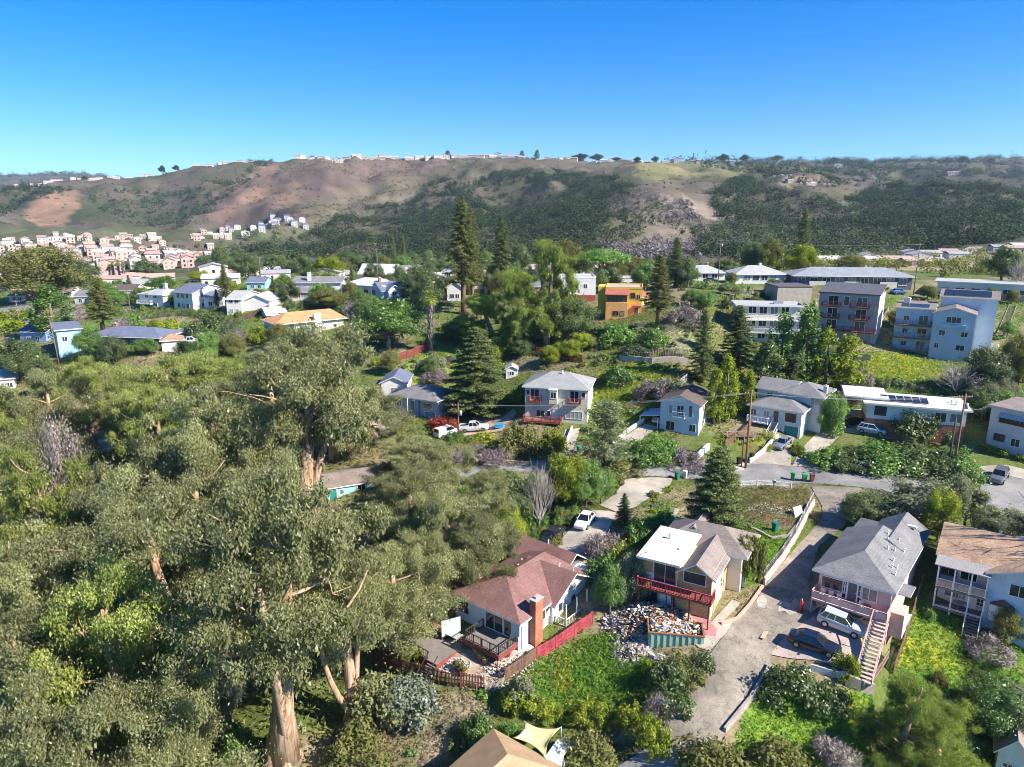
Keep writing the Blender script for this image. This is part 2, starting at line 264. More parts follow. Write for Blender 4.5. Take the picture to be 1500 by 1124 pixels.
# ------------------------------------------------------------------ object helpers
def tag(o, label=None, cat=None, group=None, kind=None):
    if label: o['label'] = label
    if cat: o['category'] = cat
    if group: o['group'] = group
    if kind: o['kind'] = kind
    return o
def thing(name, label, cat, loc=(0, 0, 0), rz=0.0, group=None):
    o = bpy.data.objects.new(name, None); COL.objects.link(o); o.location = loc; o.rotation_euler = (0, 0, rz)
    o.empty_display_size = 0.5
    return tag(o, label, cat, group)
class MB:
    """collects boxes, bars, tubes and polygons and links them as ONE mesh"""
    def __init__(s): s.v = []; s.f = []; s.m = []; s.mats = []; s.sm = []
    def mi(s, m):
        if m not in s.mats: s.mats.append(m)
        return s.mats.index(m)
    def poly(s, pts, m, smooth=False):
        b = len(s.v); s.v += [tuple(p) for p in pts]; s.f.append(tuple(range(b, b + len(pts)))); s.m.append(s.mi(m)); s.sm.append(smooth)
    def add(s, vs, fs, m, smooth=False):
        b = len(s.v); s.v += [tuple(p) for p in vs]; k = s.mi(m)
        for f in fs: s.f.append(tuple(b + i for i in f)); s.m.append(k); s.sm.append(smooth)
        return s
    def box(s, x0, y0, z0, x1, y1, z1, m):
        return s.add([(x0, y0, z0), (x1, y0, z0), (x1, y1, z0), (x0, y1, z0), (x0, y0, z1), (x1, y0, z1), (x1, y1, z1), (x0, y1, z1)],
              [(0, 3, 2, 1), (4, 5, 6, 7), (0, 1, 5, 4), (1, 2, 6, 5), (2, 3, 7, 6), (3, 0, 4, 7)], m)
    def bar(s, a, b, w, h, m):
        a = Vector(a); b = Vector(b); d = (b - a).normalized()
        u = d.cross(Vector((0, 0, 1)));
        if u.length < 1e-3: u = Vector((1, 0, 0))
        u.normalize(); v = u.cross(d).normalized(); u = u * w / 2; v = v * h / 2
        return s.add([a - u - v, a + u - v, a + u + v, a - u + v, b - u - v, b + u - v, b + u + v, b - u + v],
              [(0, 3, 2, 1), (4, 5, 6, 7), (0, 1, 5, 4), (1, 2, 6, 5), (2, 3, 7, 6), (3, 0, 4, 7)], m)
    def tube(s, pts, rads, m, n=8, smooth=True, cap=True):
        vs = []; fs = []; pts = [Vector(p) for p in pts]
        for i, p in enumerate(pts):
            d = (pts[min(i + 1, len(pts) - 1)] - pts[max(i - 1, 0)]).normalized()
            u = d.cross(Vector((0.13, 1, 0.07))).normalized(); v = d.cross(u)
            for k in range(n):
                t = 2 * math.pi * k / n; vs.append(p + (u * math.cos(t) + v * math.sin(t)) * rads[i])
            if i:
                for k in range(n): fs.append(((i - 1) * n + k, (i - 1) * n + (k + 1) % n, i * n + (k + 1) % n, i * n + k))
        if cap: fs.append(tuple(range(n))[::-1]); fs.append(tuple(range((len(pts) - 1) * n, len(pts) * n)))
        return s.add(vs, fs, m, smooth)
    def prism(s, prof, y0, y1, m):
        """a profile in (x, z) pushed along y"""
        n = len(prof); vs = [(x, y0, z) for x, z in prof] + [(x, y1, z) for x, z in prof]
        fs = [tuple(range(n)), tuple(range(2 * n - 1, n - 1, -1))] + [(i, n + i, n + (i + 1) % n, (i + 1) % n) for i in range(n)]
        return s.add(vs, fs, m)
    def build(s, name, parent=None, loc=None, rz=0.0, bevel=0.0):
        me = bpy.data.meshes.new(name); me.from_pydata(s.v, [], s.f)
        for m in s.mats: me.materials.append(m)
        me.polygons.foreach_set('material_index', s.m); me.polygons.foreach_set('use_smooth', s.sm)
        bm = bmesh.new(); bm.from_mesh(me); bmesh.ops.recalc_face_normals(bm, faces=bm.faces); bm.to_mesh(me); bm.free()
        o = bpy.data.objects.new(name, me); COL.objects.link(o)
        if parent: o.parent = parent
        if loc is not None: o.location = loc
        o.rotation_euler = (0, 0, rz)
        if bevel:
            md = o.modifiers.new('bevel', 'BEVEL'); md.width = bevel; md.segments = 2; md.limit_method = 'ANGLE'
        return o
def np_mesh(name, V, Fq, mats, fmat=None, tint=None, smooth=False):
    """mesh from numpy arrays of vertices and quads (or triangles)"""
    me = bpy.data.meshes.new(name); k = Fq.shape[1]
    me.vertices.add(len(V)); me.vertices.foreach_set('co', np.ascontiguousarray(V, np.float32).ravel())
    me.loops.add(Fq.size); me.loops.foreach_set('vertex_index', np.ascontiguousarray(Fq, np.int32).ravel())
    me.polygons.add(len(Fq)); me.polygons.foreach_set('loop_start', np.arange(0, Fq.size, k, dtype=np.int32))
    for m in mats: me.materials.append(m)
    if fmat is not None: me.polygons.foreach_set('material_index', np.ascontiguousarray(fmat, np.int32))
    me.polygons.foreach_set('use_smooth', np.full(len(Fq), smooth))
    me.update(calc_edges=True)
    if tint is not None:
        a = me.attributes.new('tint', 'FLOAT', 'FACE'); a.data.foreach_set('value', np.ascontiguousarray(tint, np.float32))
    return me
def link(me, name, parent=None, loc=None, rz=0.0, scale=None):
    o = bpy.data.objects.new(name, me); COL.objects.link(o)
    if parent: o.parent = parent
    if loc is not None: o.location = loc
    o.rotation_euler = (0, 0, rz)
    if scale is not None: o.scale = scale
    return o
def copy_tree(o, parent=None):
    c = o.copy(); COL.objects.link(c)
    if parent: c.parent = parent
    for ch in list(o.children): copy_tree(ch, c)
    return c
# ------------------------------------------------------------------ the ground sheet and what grows or lies bare on it
PX, PY, DEP = proj(GX, GY, GZ)
n1 = fbm(GX / 14.0, GY / 14.0, 4, 21); n2 = fbm(GX / 3.5, GY / 3.5, 3, 31); nf = fbm(GX / 90.0, GY / 90.0, 5, 41); nf2 = fbm(GX / 28.0, GY / 28.0, 4, 51)
def lerp(a, b, t): return np.asarray(a)[None, None] * (1 - t[..., None]) + np.asarray(b)[None, None] * t[..., None]
def sm(x, a, b):
    t = np.clip((x - a) / (b - a), 0, 1); return t * t * (3 - 2 * t)
gcol = lerp((0.12, 0.155, 0.04), (0.27, 0.22, 0.135), sm(n1 + 0.25 * n2, 0.50, 0.74))
gcol = gcol * 0 + gcol
fcol = lerp((0.125, 0.125, 0.065), (0.20, 0.165, 0.115), sm(nf, 0.35, 0.62))
fcol = fcol * np.array([0.80, 0.80, 0.86]) * (0.6 + 0.55 * nf2[..., None]) * (0.8 + 0.35 * fbm(GX / 9.0, GY / 9.0, 3, 81)[..., None])
veg = sm(0.80 - ridge, 0.0, 0.28) * (0.35 + 0.65 * sm(fbm(GX / 40.0, GY / 40.0, 3, 91), 0.3, 0.6)); fcol = fcol * (1 - 0.8 * veg[..., None]) + np.array([0.045, 0.062, 0.032]) * (0.8 * veg[..., None])
tf = sm(DEP, 330, 520)[..., None]
gcol = gcol * (1 - tf) + fcol * tf
def paint(poly, col, col2=None, edge=6.0, strength=1.0, dmin=0, dmax=1e9, seed=0):
    """ground of another kind inside an outline (ragged edge)"""
    global gcol
    fs = 5.0 if dmin < 300 else 42.0; edge = edge if dmin < 300 else edge * 2.2
    jx = (fbm(GX / fs + seed, GY / fs, 4, 61) - 0.45) * edge * 2; jy = (fbm(GX / fs, GY / fs + seed, 4, 71) - 0.45) * edge * 2
    m = inpoly(PX + jx, PY + jy * 0.6, poly) & (DEP > dmin) & (DEP < dmax)
    c = lerp(col, col2 or col, sm(n2 * 0.5 + nf2 * 0.5 if dmin > 300 else n2 * 0.6 + n1 * 0.4, 0.35, 0.6))
    st = (strength * (np.clip(1.25 - 1.1 * fbm(GX / 22.0, GY / 22.0, 4, 77), .25, 1) if dmin >= 300 else np.ones_like(GX)))[..., None]
    gcol[m] = (gcol * (1 - st) + c * st)[m]
LUSH = (0.09, 0.185, 0.03); LUSH2 = (0.18, 0.26, 0.04); YEL = (0.32, 0.33, 0.03); DRY = (0.36, 0.29, 0.20); SOIL = (0.20, 0.12, 0.08)
# far hills
paint([(300,330),(330,280),(395,236),(500,232),(640,233),(690,262),(640,300),(560,330),(450,345)], (0.145,0.10,0.085), (0.20,0.135,0.11), 8, 0.9, 500)
paint([(440,300),(560,268),(660,245),(720,260),(660,300),(560,330),(450,335)], (0.135,0.135,0.075), (0.19,0.165,0.10), 8, 0.75, 500)
paint([(300,320),(330,285),(370,255),(408,236),(415,246),(380,272),(440,268),(430,290),(360,305),(330,322)], (0.29,0.175,0.125), (0.22,0.15,0.11), 8, 0.85, 500)
paint([(30,318),(55,292),(88,278),(118,278),(120,300),(100,315),(98,330),(62,334)], (0.36,0.21,0.14), (0.27,0.18,0.12), 5, 0.9, 500)
paint([(930,262),(935,240),(990,234),(1060,240),(1095,252),(1060,262),(1010,258),(970,272)], (0.22,0.215,0.085), (0.27,0.24,0.12), 6, 0.9, 500)
paint([(860,345),(880,305),(930,288),(990,292),(1000,325),(1030,350),(1000,368),(900,366)], (0.27,0.22,0.16), (0.19,0.17,0.11), 8, 0.85, 300)
paint([(1000,292),(1040,300),(1080,315),(1060,325),(1010,312)], (0.42,0.34,0.25), None, 5, 0.8, 300)
paint([(1180,330),(1210,300),(1270,285),(1300,300),(1260,330),(1220,345)], (0.18,0.16,0.12), (0.14,0.14,0.10), 6, 0.9, 300)
paint([(560,285),(640,276),(640,284),(590,305),(560,300)], (0.36,0.29,0.21), None, 6, 0.6, 500)
paint([(1140,262),(1200,262),(1205,272),(1150,272)], (0.46,0.33,0.27), None, 4, 0.9, 300)
paint([(1280,400),(1340,380),(1420,372),(1500,368),(1500,395),(1400,392),(1330,405)], (0.34,0.28,0.20), (0.42,0.30,0.22), 6, 0.8, 250)
paint([(0,336),(230,338),(230,345),(330,333),(470,335),(470,350),(330,350),(160,352),(0,352)], (0.10,0.15,0.05), None, 6, 0.6, 500)
# near lawns and plots
paint([(770,975),(860,935),(905,925),(965,985),(960,1035),(920,1050),(800,1055),(760,1020)], LUSH, (0.12,0.23,0.03), 5)
paint([(775,968),(860,925),(890,930),(850,965),(800,1000),(770,1000)], (0.20,0.21,0.06), LUSH, 5)
paint([(1090,1040),(1125,1000),(1280,1020),(1275,1124),(1070,1124)], LUSH, LUSH2, 5)
paint([(1230,1020),(1275,1005),(1270,1124),(1230,1124)], LUSH2, YEL, 6)
paint([(1330,870),(1440,930),(1500,940),(1500,1124),(1300,1124),(1310,1000)], LUSH, LUSH2, 6)
paint([(1335,890),(1420,930),(1410,985),(1310,975)], LUSH2, YEL, 6)
paint([(1048,790),(1085,758),(1150,783),(1170,796),(1114,856),(1070,848)], LUSH, (0.15,0.28,0.03), 4)
paint([(1080,715),(1190,715),(1185,750),(1150,775),(1085,760)], (0.24,0.15,0.12), (0.20,0.18,0.08), 4)
paint([(1258,545),(1270,515),(1330,520),(1390,540),(1380,560),(1300,562)], YEL, LUSH2, 5)
paint([(600,1124),(560,1060),(600,1000),(700,1020),(720,1050),(650,1124)], DRY, (0.24,0.22,0.11), 7)
paint([(640,1124),(735,1050),(720,1085),(660,1124)], (0.11,0.15,0.035), None, 6)
paint([(545,965),(560,940),(620,905),(660,900),(640,950),(600,965)], (0.27,0.15,0.09), (0.30,0.22,0.15), 4)
paint([(610,975),(650,940),(760,930),(790,960),(720,1005),(640,985)], (0.40,0.31,0.23), (0.50,0.41,0.32), 3)
paint([(860,600),(880,545),(930,530),(1005,555),(990,600),(940,630),(890,625)], LUSH2, YEL, 8, 0.9)
paint([(930,470),(1010,470),(1020,520),(930,510)], (0.36,0.31,0.24), LUSH2, 8, 0.7)
paint([(720,540),(760,520),(860,530),(820,550)], (0.26,0.19,0.14), (0.36,0.29,0.22), 6, 0.9)
paint([(580,550),(640,500),(700,488),(750,500),(730,560),(650,585)], LUSH2, (0.24,0.30,0.05), 6, 0.9)
paint([(660,470),(700,440),(720,460),(690,490)], (0.24,0.20,0.10), None, 6, 0.8)
paint([(100,500),(140,460),(200,460),(190,490)], LUSH, LUSH2, 5, 0.9)
paint([(0,455),(28,445),(26,475),(0,480)], YEL, LUSH2, 3, 0.9, 60)
paint([(880,860),(905,800),(960,740),(985,735),(930,800),(910,840)], (0.15,0.21,0.03), YEL, 5, 0.8)
paint([(905,800),(870,800),(880,760),(925,700),(935,740)], (0.26,0.15,0.12), (0.22,0.17,0.12), 4, 0.8)
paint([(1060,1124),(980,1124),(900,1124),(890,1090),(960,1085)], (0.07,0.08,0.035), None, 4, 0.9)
paint([(1080,660),(1090,640),(1150,640),(1130,672)], (0.23,0.21,0.05), (0.24,0.15,0.10), 3, 0.8)

def ground_sheet():
    idx = np.arange(NA * NR).reshape(NA, NR)
    q = np.stack([idx[:-1, :-1], idx[:-1, 1:], idx[1:, 1:], idx[1:, :-1]], -1).reshape(-1, 4)[:, ::-1]
    V = np.stack([GX, GY, GZ], -1).reshape(-1, 3)
    m, nt = newmat('earth_and_grass'); L = nt.links.new
    out = N(nt, 'ShaderNodeOutputMaterial'); p = N(nt, 'ShaderNodeBsdfPrincipled'); p.inputs['Roughness'].default_value = 0.95; p.inputs['Specular IOR Level'].default_value = 0.1
    a = N(nt, 'ShaderNodeAttribute', attribute_name='cover')
    tcn = N(nt, 'ShaderNodeTexCoord'); last = a.outputs['Color']
    for sc_, lo, hi in ((2.2, 0.6, 1.3), (0.35, 0.72, 1.2), (0.045, 0.8, 1.15)):
        nz = N(nt, 'ShaderNodeTexNoise'); nz.inputs['Scale'].default_value = sc_; nz.inputs['Detail'].default_value = 6; nz.inputs['Roughness'].default_value = 0.7
        L(tcn.outputs['Object'], nz.inputs['Vector'])
        mr = N(nt, 'ShaderNodeMapRange'); mr.inputs[1].default_value = 0.3; mr.inputs[2].default_value = 0.7; mr.inputs[3].default_value = lo; mr.inputs[4].default_value = hi
        L(nz.outputs[0], mr.inputs[0])
        mul = N(nt, 'ShaderNodeMixRGB', blend_type='MULTIPLY'); mul.inputs[0].default_value = 1.0
        L(last, mul.inputs[1]); L(mr.outputs[0], mul.inputs[2]); last = mul.outputs[0]
    L(last, p.inputs['Base Color']); L(p.outputs[0], out.inputs[0])
    me = np_mesh('ground', V, q, [m], smooth=True)
    ca = me.color_attributes.new('cover', 'FLOAT_COLOR', 'POINT')
    c4 = np.ones((NA * NR, 4), np.float32); c4[:, :3] = np.clip(gcol.reshape(-1, 3), 0.004, 0.9); ca.data.foreach_set('color', c4.ravel())
    o = link(me, 'ground'); tag(o, kind='structure'); return o
ground_sheet()

BLOCK = []          # outlines on the map where nothing is scattered: paving and building plots
def patch(name, poly, m, off=0.07, step=1.0, kind='structure', hard=True, world=False):
    """a paved area: an outline laid on the ground and following it"""
    P = [Vector(p) for p in poly] if world else [hit(a, b) for a, b in poly]
    xy = [(p.x, p.y) for p in P]
    if hard: BLOCK.append(xy)
    bnd = []
    for i in range(len(xy)):
        a = Vector(xy[i]); b = Vector(xy[(i + 1) % len(xy)]); k = max(1, int((b - a).length / step))
        for j in range(k): bnd.append(a.lerp(b, j / k))
    nb = len(bnd); xs = [p.x for p in bnd]; ys = [p.y for p in bnd]
    gx, gy = np.meshgrid(np.arange(min(xs), max(xs), step) + step / 2, np.arange(min(ys), max(ys), step) + step / 2)
    ins = inpoly(gx.ravel(), gy.ravel(), xy); pts = bnd + [Vector((a, b)) for a, b in zip(gx.ravel()[ins], gy.ravel()[ins])]
    vs, es, fs, *_ = delaunay_2d_cdt(pts, [(i, (i + 1) % nb) for i in range(nb)], [], 1, 1e-4)
    mb = MB(); mb.add([(v.x, v.y, ground(v.x, v.y) + off) for v in vs], [tuple(f) for f in fs], m, True)
    # a small edge so the slab has thickness
    o = mb.build(name); 
    for pl in o.data.polygons:
        if pl.normal.z < 0: pl.flip()
    if kind: tag(o, kind=kind)
    return o
asphalt = surf('asphalt_grey', (0.24, 0.23, 0.22), 0.9, 0.10, 0.4, 0, 9, stain=0.12, cracks=0.3)
alley_m = surf('alley_worn_asphalt', (0.265, 0.23, 0.185), 0.9, 0.24, 0.7, 0, 7, stain=0.3, cracks=0.45)
concrete = surf('concrete_pale', (0.40, 0.355, 0.29), 0.85, 0.12, 0.5, 0, 7, stain=0.15, cracks=0.3)
concrete2 = surf('concrete_old', (0.35, 0.315, 0.265), 0.85, 0.2, 0.6, 0, 7, stain=0.25, cracks=0.35)
pinkcon = surf('concrete_pinkish', (0.42, 0.335, 0.29), 0.85, 0.15, 0.6, 0, 7, stain=0.2)
redpaint = surf('faded_red_paving', (0.48, 0.20, 0.19), 0.85, 0.35, 0.9, 0, 5)
patch('street', [(560,700),(640,690),(740,677),(860,683),(905,683),(1010,683),(1090,682),(1150,681),(1215,685),(1262,688),(1330,700),(1400,716),(1440,720),(1425,742),(1330,726),(1250,713),(1180,709),(1085,709),(1000,702),(900,702),(860,697),(740,691),(640,706),(560,716)], asphalt)
patch('street', [(1438,690),(1500,700),(1560,712),(1560,780),(1480,752),(1434,738)], asphalt, 0.075)
patch('pavement', [(1436,684),(1440,690),(1560,715),(1560,700),(1475,682)], concrete, 0.12)
patch('alley', [(1188,713),(1262,716),(1248,745),(1236,772),(1200,800),(1183,855),(1196,905),(1150,935),(1130,958),(1122,1000),(1090,1045),(1062,1078),(1030,1108),(1000,1140),(955,1140),(960,1085),(1000,1025),(1036,965),(1062,930),(1078,905),(1108,880),(1130,845),(1168,800),(1205,760),(1204,742)], alley_m, 0.08)
patch('driveway', [(1128,960),(1150,933),(1200,900),(1262,930),(1262,975),(1240,984),(1200,970)], pinkcon, 0.11)
patch('driveway', [(916,703),(985,702),(978,722),(955,728),(930,744),(905,752),(878,741),(900,725)], concrete, 0.1)
patch('driveway', [(868,748),(905,752),(892,775),(880,800),(872,822),(890,832),(880,860),(850,850),(812,812),(826,786)], concrete, 0.12)
patch('driveway', [(1160,684),(1172,660),(1200,632),(1235,602),(1262,600),(1300,612),(1360,632),(1370,645),(1290,642),(1235,634),(1205,664),(1196,686)], concrete, 0.1)
patch('driveway', [(1086,682),(1120,660),(1140,640),(1165,638),(1160,655),(1158,684)], concrete, 0.11)
patch('driveway', [(888,655),(915,640),(945,622),(965,626),(945,640),(915,668),(895,672)], concrete, 0.1)
patch('driveway', [(816,668),(828,630),(850,628),(838,665),(828,676)], concrete2, 0.1)
patch('driveway', [(512,640),(560,606),(580,598),(600,606),(570,634),(545,652)], concrete, 0.1)
patch('path', [(668,640),(700,612),(735,612),(752,600),(757,606),(735,632),(700,636)], surf('tan_paving', (0.42,0.31,0.24), 0.9, 0.2), 0.1)
patch('street', [(205,482),(260,481),(300,487),(318,500),(300,512),(270,515),(262,506),(285,500),(255,490),(205,490)], surf('asphalt_pale', (0.34,0.32,0.28), 0.9, 0.2), 0.1, 1.6)
patch('street', [(0,452),(16,447),(60,440),(64,446),(58,462),(66,490),(30,490),(24,462),(0,466)], asphalt, 0.1, 1.6)
patch('driveway', [(1000,930),(1055,912),(1078,905),(1062,930),(1040,955),(1024,950)], concrete, 0.1)
patch('driveway', [(962,870),(1000,885),(1052,918),(1048,934),(1010,930),(1000,900),(965,885)], redpaint, 0.115)
patch('path', [(1040,915),(1072,880),(1085,885),(1050,922)], concrete, 0.13)
patch('path', [(934,820),(945,795),(972,768),(990,745),(996,748),(975,775),(952,800),(944,826)], concrete2, 0.1)
patch('patio', [(720,962),(752,930),(790,955),(775,972),(740,985)], surf('patio_tan', (0.52,0.42,0.33), 0.9, 0.15), 0.12)
patch('driveway', [(905,1124),(955,1092),(985,1100),(1010,1124),(980,1150),(900,1150)], asphalt, 0.1)
patch('pavement', [(1075,692),(1075,682),(1090,678),(1090,690)], concrete, 0.12)
patch('path', [(1340,385),(1420,362),(1440,362),(1350,392)], surf('valley_road', (0.36,0.30,0.26), 0.9, 0.1), 0.3, 4)

PLAST = surf('dried_plaster_stain', (0.40, 0.365, 0.315), 0.9, 0.3, 1.6, 0, 8)
patch('stain', [(1142,884),(1150,878),(1158,882),(1166,878),(1172,886),(1164,892),(1168,898),(1156,902),(1150,896),(1140,896)], PLAST, 0.088, 0.6, hard=False)
patch('stain', [(1176,880),(1186,884),(1196,890),(1192,897),(1182,894),(1172,893)], PLAST, 0.088, 0.6, hard=False)
patch('stain', [(1108,878),(1118,872),(1124,880),(1120,892),(1110,890)], PLAST, 0.088, 0.6, hard=False)
# ------------------------------------------------------------------ foliage and trees
def unit(v): return v / (np.linalg.norm(v, axis=-1, keepdims=True) + 1e-9)
def leaves(rng, cent, rad, per, size, shell=0.45, droop=0.0, up=0.35, squash=(1, 1, 1), aspect=0.5, keep_tint=0.35, pale=0.06, radial=0.0):
    """diamond leaves through clumps: returns vertices, quads, tints"""
    cent = np.asarray(cent, float); k = len(cent); rad = np.broadcast_to(np.asarray(rad, float), (k,))
    per = np.broadcast_to(np.asarray(per), (k,)).astype(int); idx = np.repeat(np.arange(k), per); n = len(idx)
    d = unit(rng.normal(size=(n, 3))); r = rad[idx] * (shell + (1 - shell) * rng.random(n)) ** 0.7 * np.exp(rng.normal(size=n) * 0.26)
    sq = np.asarray(squash) * np.exp(rng.normal(size=(k, 3)) * 0.24)
    pos = cent[idx] + d * r[:, None] * sq[idx]
    nn = unit(d * 0.7 + rng.normal(size=(n, 3)) * 0.45 + np.array([0, 0, up]))
    ax = np.cross(nn, unit(rng.normal(size=(n, 3))))
    if droop: ax = unit(ax) * (1 - droop) + np.array([0, 0, -1.0]) * droop
    if radial: ax = unit(ax) * (1 - radial) + d * radial
    ax = unit(ax); b = unit(np.cross(nn, ax))
    s = size * (0.6 + 0.8 * rng.random(n)); a2 = ax * s[:, None] * 0.5; b2 = b * s[:, None] * 0.5 * aspect
    V = np.stack([pos - a2, pos + b2, pos + a2, pos - b2], 1).reshape(-1, 3)
    Q = np.arange(4 * n).reshape(n, 4)
    ct = rng.random(k)
    t = ct[idx] * keep_tint * 0.8 + rng.random(n) * (0.8 - keep_tint * 0.8)
    t[rng.random(n) < pale] = 1.0
    return V, Q, t
def join(parts):
    V = []; Q = []; T = []; b = 0
    for v, q, t in parts: V.append(v); Q.append(q + b); T.append(t); b += len(v)
    return np.concatenate(V), np.concatenate(Q), np.concatenate(T)
bark_pale = barkm('bark_peeling_eucalyptus', (0.20, 0.11, 0.065), (0.40, 0.27, 0.17), (0.56, 0.45, 0.35))
bark_grey = surf('bark_grey', (0.22, 0.18, 0.14), 0.9, 0.3, 1.0, 0.5, 8)
bark_red = surf('bark_redbrown', (0.26, 0.15, 0.10), 0.9, 0.3, 1.0, 0.5, 8)
bark_dark = surf('bark_dark', (0.11, 0.085, 0.065), 0.9, 0.3, 1.0, 0.5, 8)
bark_white = surf('bark_bleached', (0.42, 0.38, 0.34), 0.9, 0.3, 1.0, 0.5, 8)
LF = {
 'euc': leaf('foliage_eucalyptus', (0.16, 0.17, 0.075), (0.365, 0.375, 0.185), (0.54, 0.53, 0.36), 0.38, 0.01),
 'eucy': leaf('foliage_eucalyptus_young', (0.13, 0.17, 0.035), (0.36, 0.40, 0.10), (0.50, 0.50, 0.28), 0.28, 0.03),
 'eucg': leaf('foliage_eucalyptus_blue', (0.11, 0.14, 0.10), (0.28, 0.32, 0.22), (0.42, 0.46, 0.38), 0.25, 0.04),
 'oliveg': leaf('foliage_ragged_green', (0.10, 0.14, 0.035), (0.31, 0.39, 0.09), (0.38, 0.43, 0.15), 0.34, 0.01),
 'dark': leaf('foliage_dark_green', (0.06, 0.095, 0.03), (0.165, 0.23, 0.06), (0.22, 0.27, 0.10)),
 'green': leaf('foliage_green', (0.066, 0.14, 0.026), (0.206, 0.356, 0.06), (0.413, 0.525, 0.15)),
 'lime': leaf('foliage_yellow_green', (0.11, 0.15, 0.02), (0.36, 0.41, 0.055), (0.46, 0.48, 0.12), 0.3, 0.0),
 'olive': leaf('foliage_olive', (0.10, 0.11, 0.038), (0.29, 0.29, 0.10), (0.38, 0.36, 0.17), 0.3, 0.0),
 'grey': leaf('foliage_grey_green', (0.13, 0.145, 0.09), (0.34, 0.35, 0.22), (0.44, 0.44, 0.30), 0.3, 0.0),
 'con': leaf('foliage_conifer', (0.055, 0.085, 0.030), (0.17, 0.225, 0.065), (0.26, 0.30, 0.11), 0.2, 0.03),
 'redw': leaf('foliage_redwood', (0.07, 0.085, 0.026), (0.20, 0.215, 0.066), (0.30, 0.28, 0.12), 0.2, 0.02),
 'bare': leaf('twigs_grey', (0.14, 0.11, 0.09), (0.36, 0.31, 0.27), (0.5, 0.45, 0.4), 0.0),
 'mauve': leaf('twigs_mauve', (0.15, 0.115, 0.11), (0.33, 0.27, 0.27), (0.42, 0.36, 0.36), 0.0),
 'flow': leaf('flowers_yellow', (0.10, 0.16, 0.015), (0.42, 0.42, 0.03), (0.75, 0.62, 0.03)),
 'red': leaf('flowers_red', (0.12, 0.05, 0.02), (0.60, 0.07, 0.03), (0.75, 0.15, 0.06)),
 'grass': leaf('grass_lush', (0.075, 0.18, 0.02), (0.23, 0.37, 0.05), (0.40, 0.46, 0.08), 0.35, 0.02),
 'dry': leaf('grass_dry', (0.17, 0.13, 0.07), (0.40, 0.33, 0.21), (0.55, 0.47, 0.35), 0.2, 0.02),
 'far': leaf('foliage_far_oak', (0.022, 0.038, 0.018), (0.085, 0.118, 0.05), (0.13, 0.16, 0.08), 0.1, 0.0),
}
PROTO = {}
def limb(mb, rng, a, b, r0, r1, m, sag=0.12, n=5, k=6):
    a = np.array(a); b = np.array(b); L = np.linalg.norm(b - a); pts = []
    off = rng.normal(size=3) * L * sag
    for i in range(n + 1):
        t = i / n; pts.append(a * (1 - t) + b * t + off * math.sin(math.pi * t) + np.array([0, 0, -L * 0.06 * math.sin(math.pi * t)]))
    mb.tube(pts, [r0 * (1 - i / n) + r1 * i / n for i in range(n + 1)], m, k)
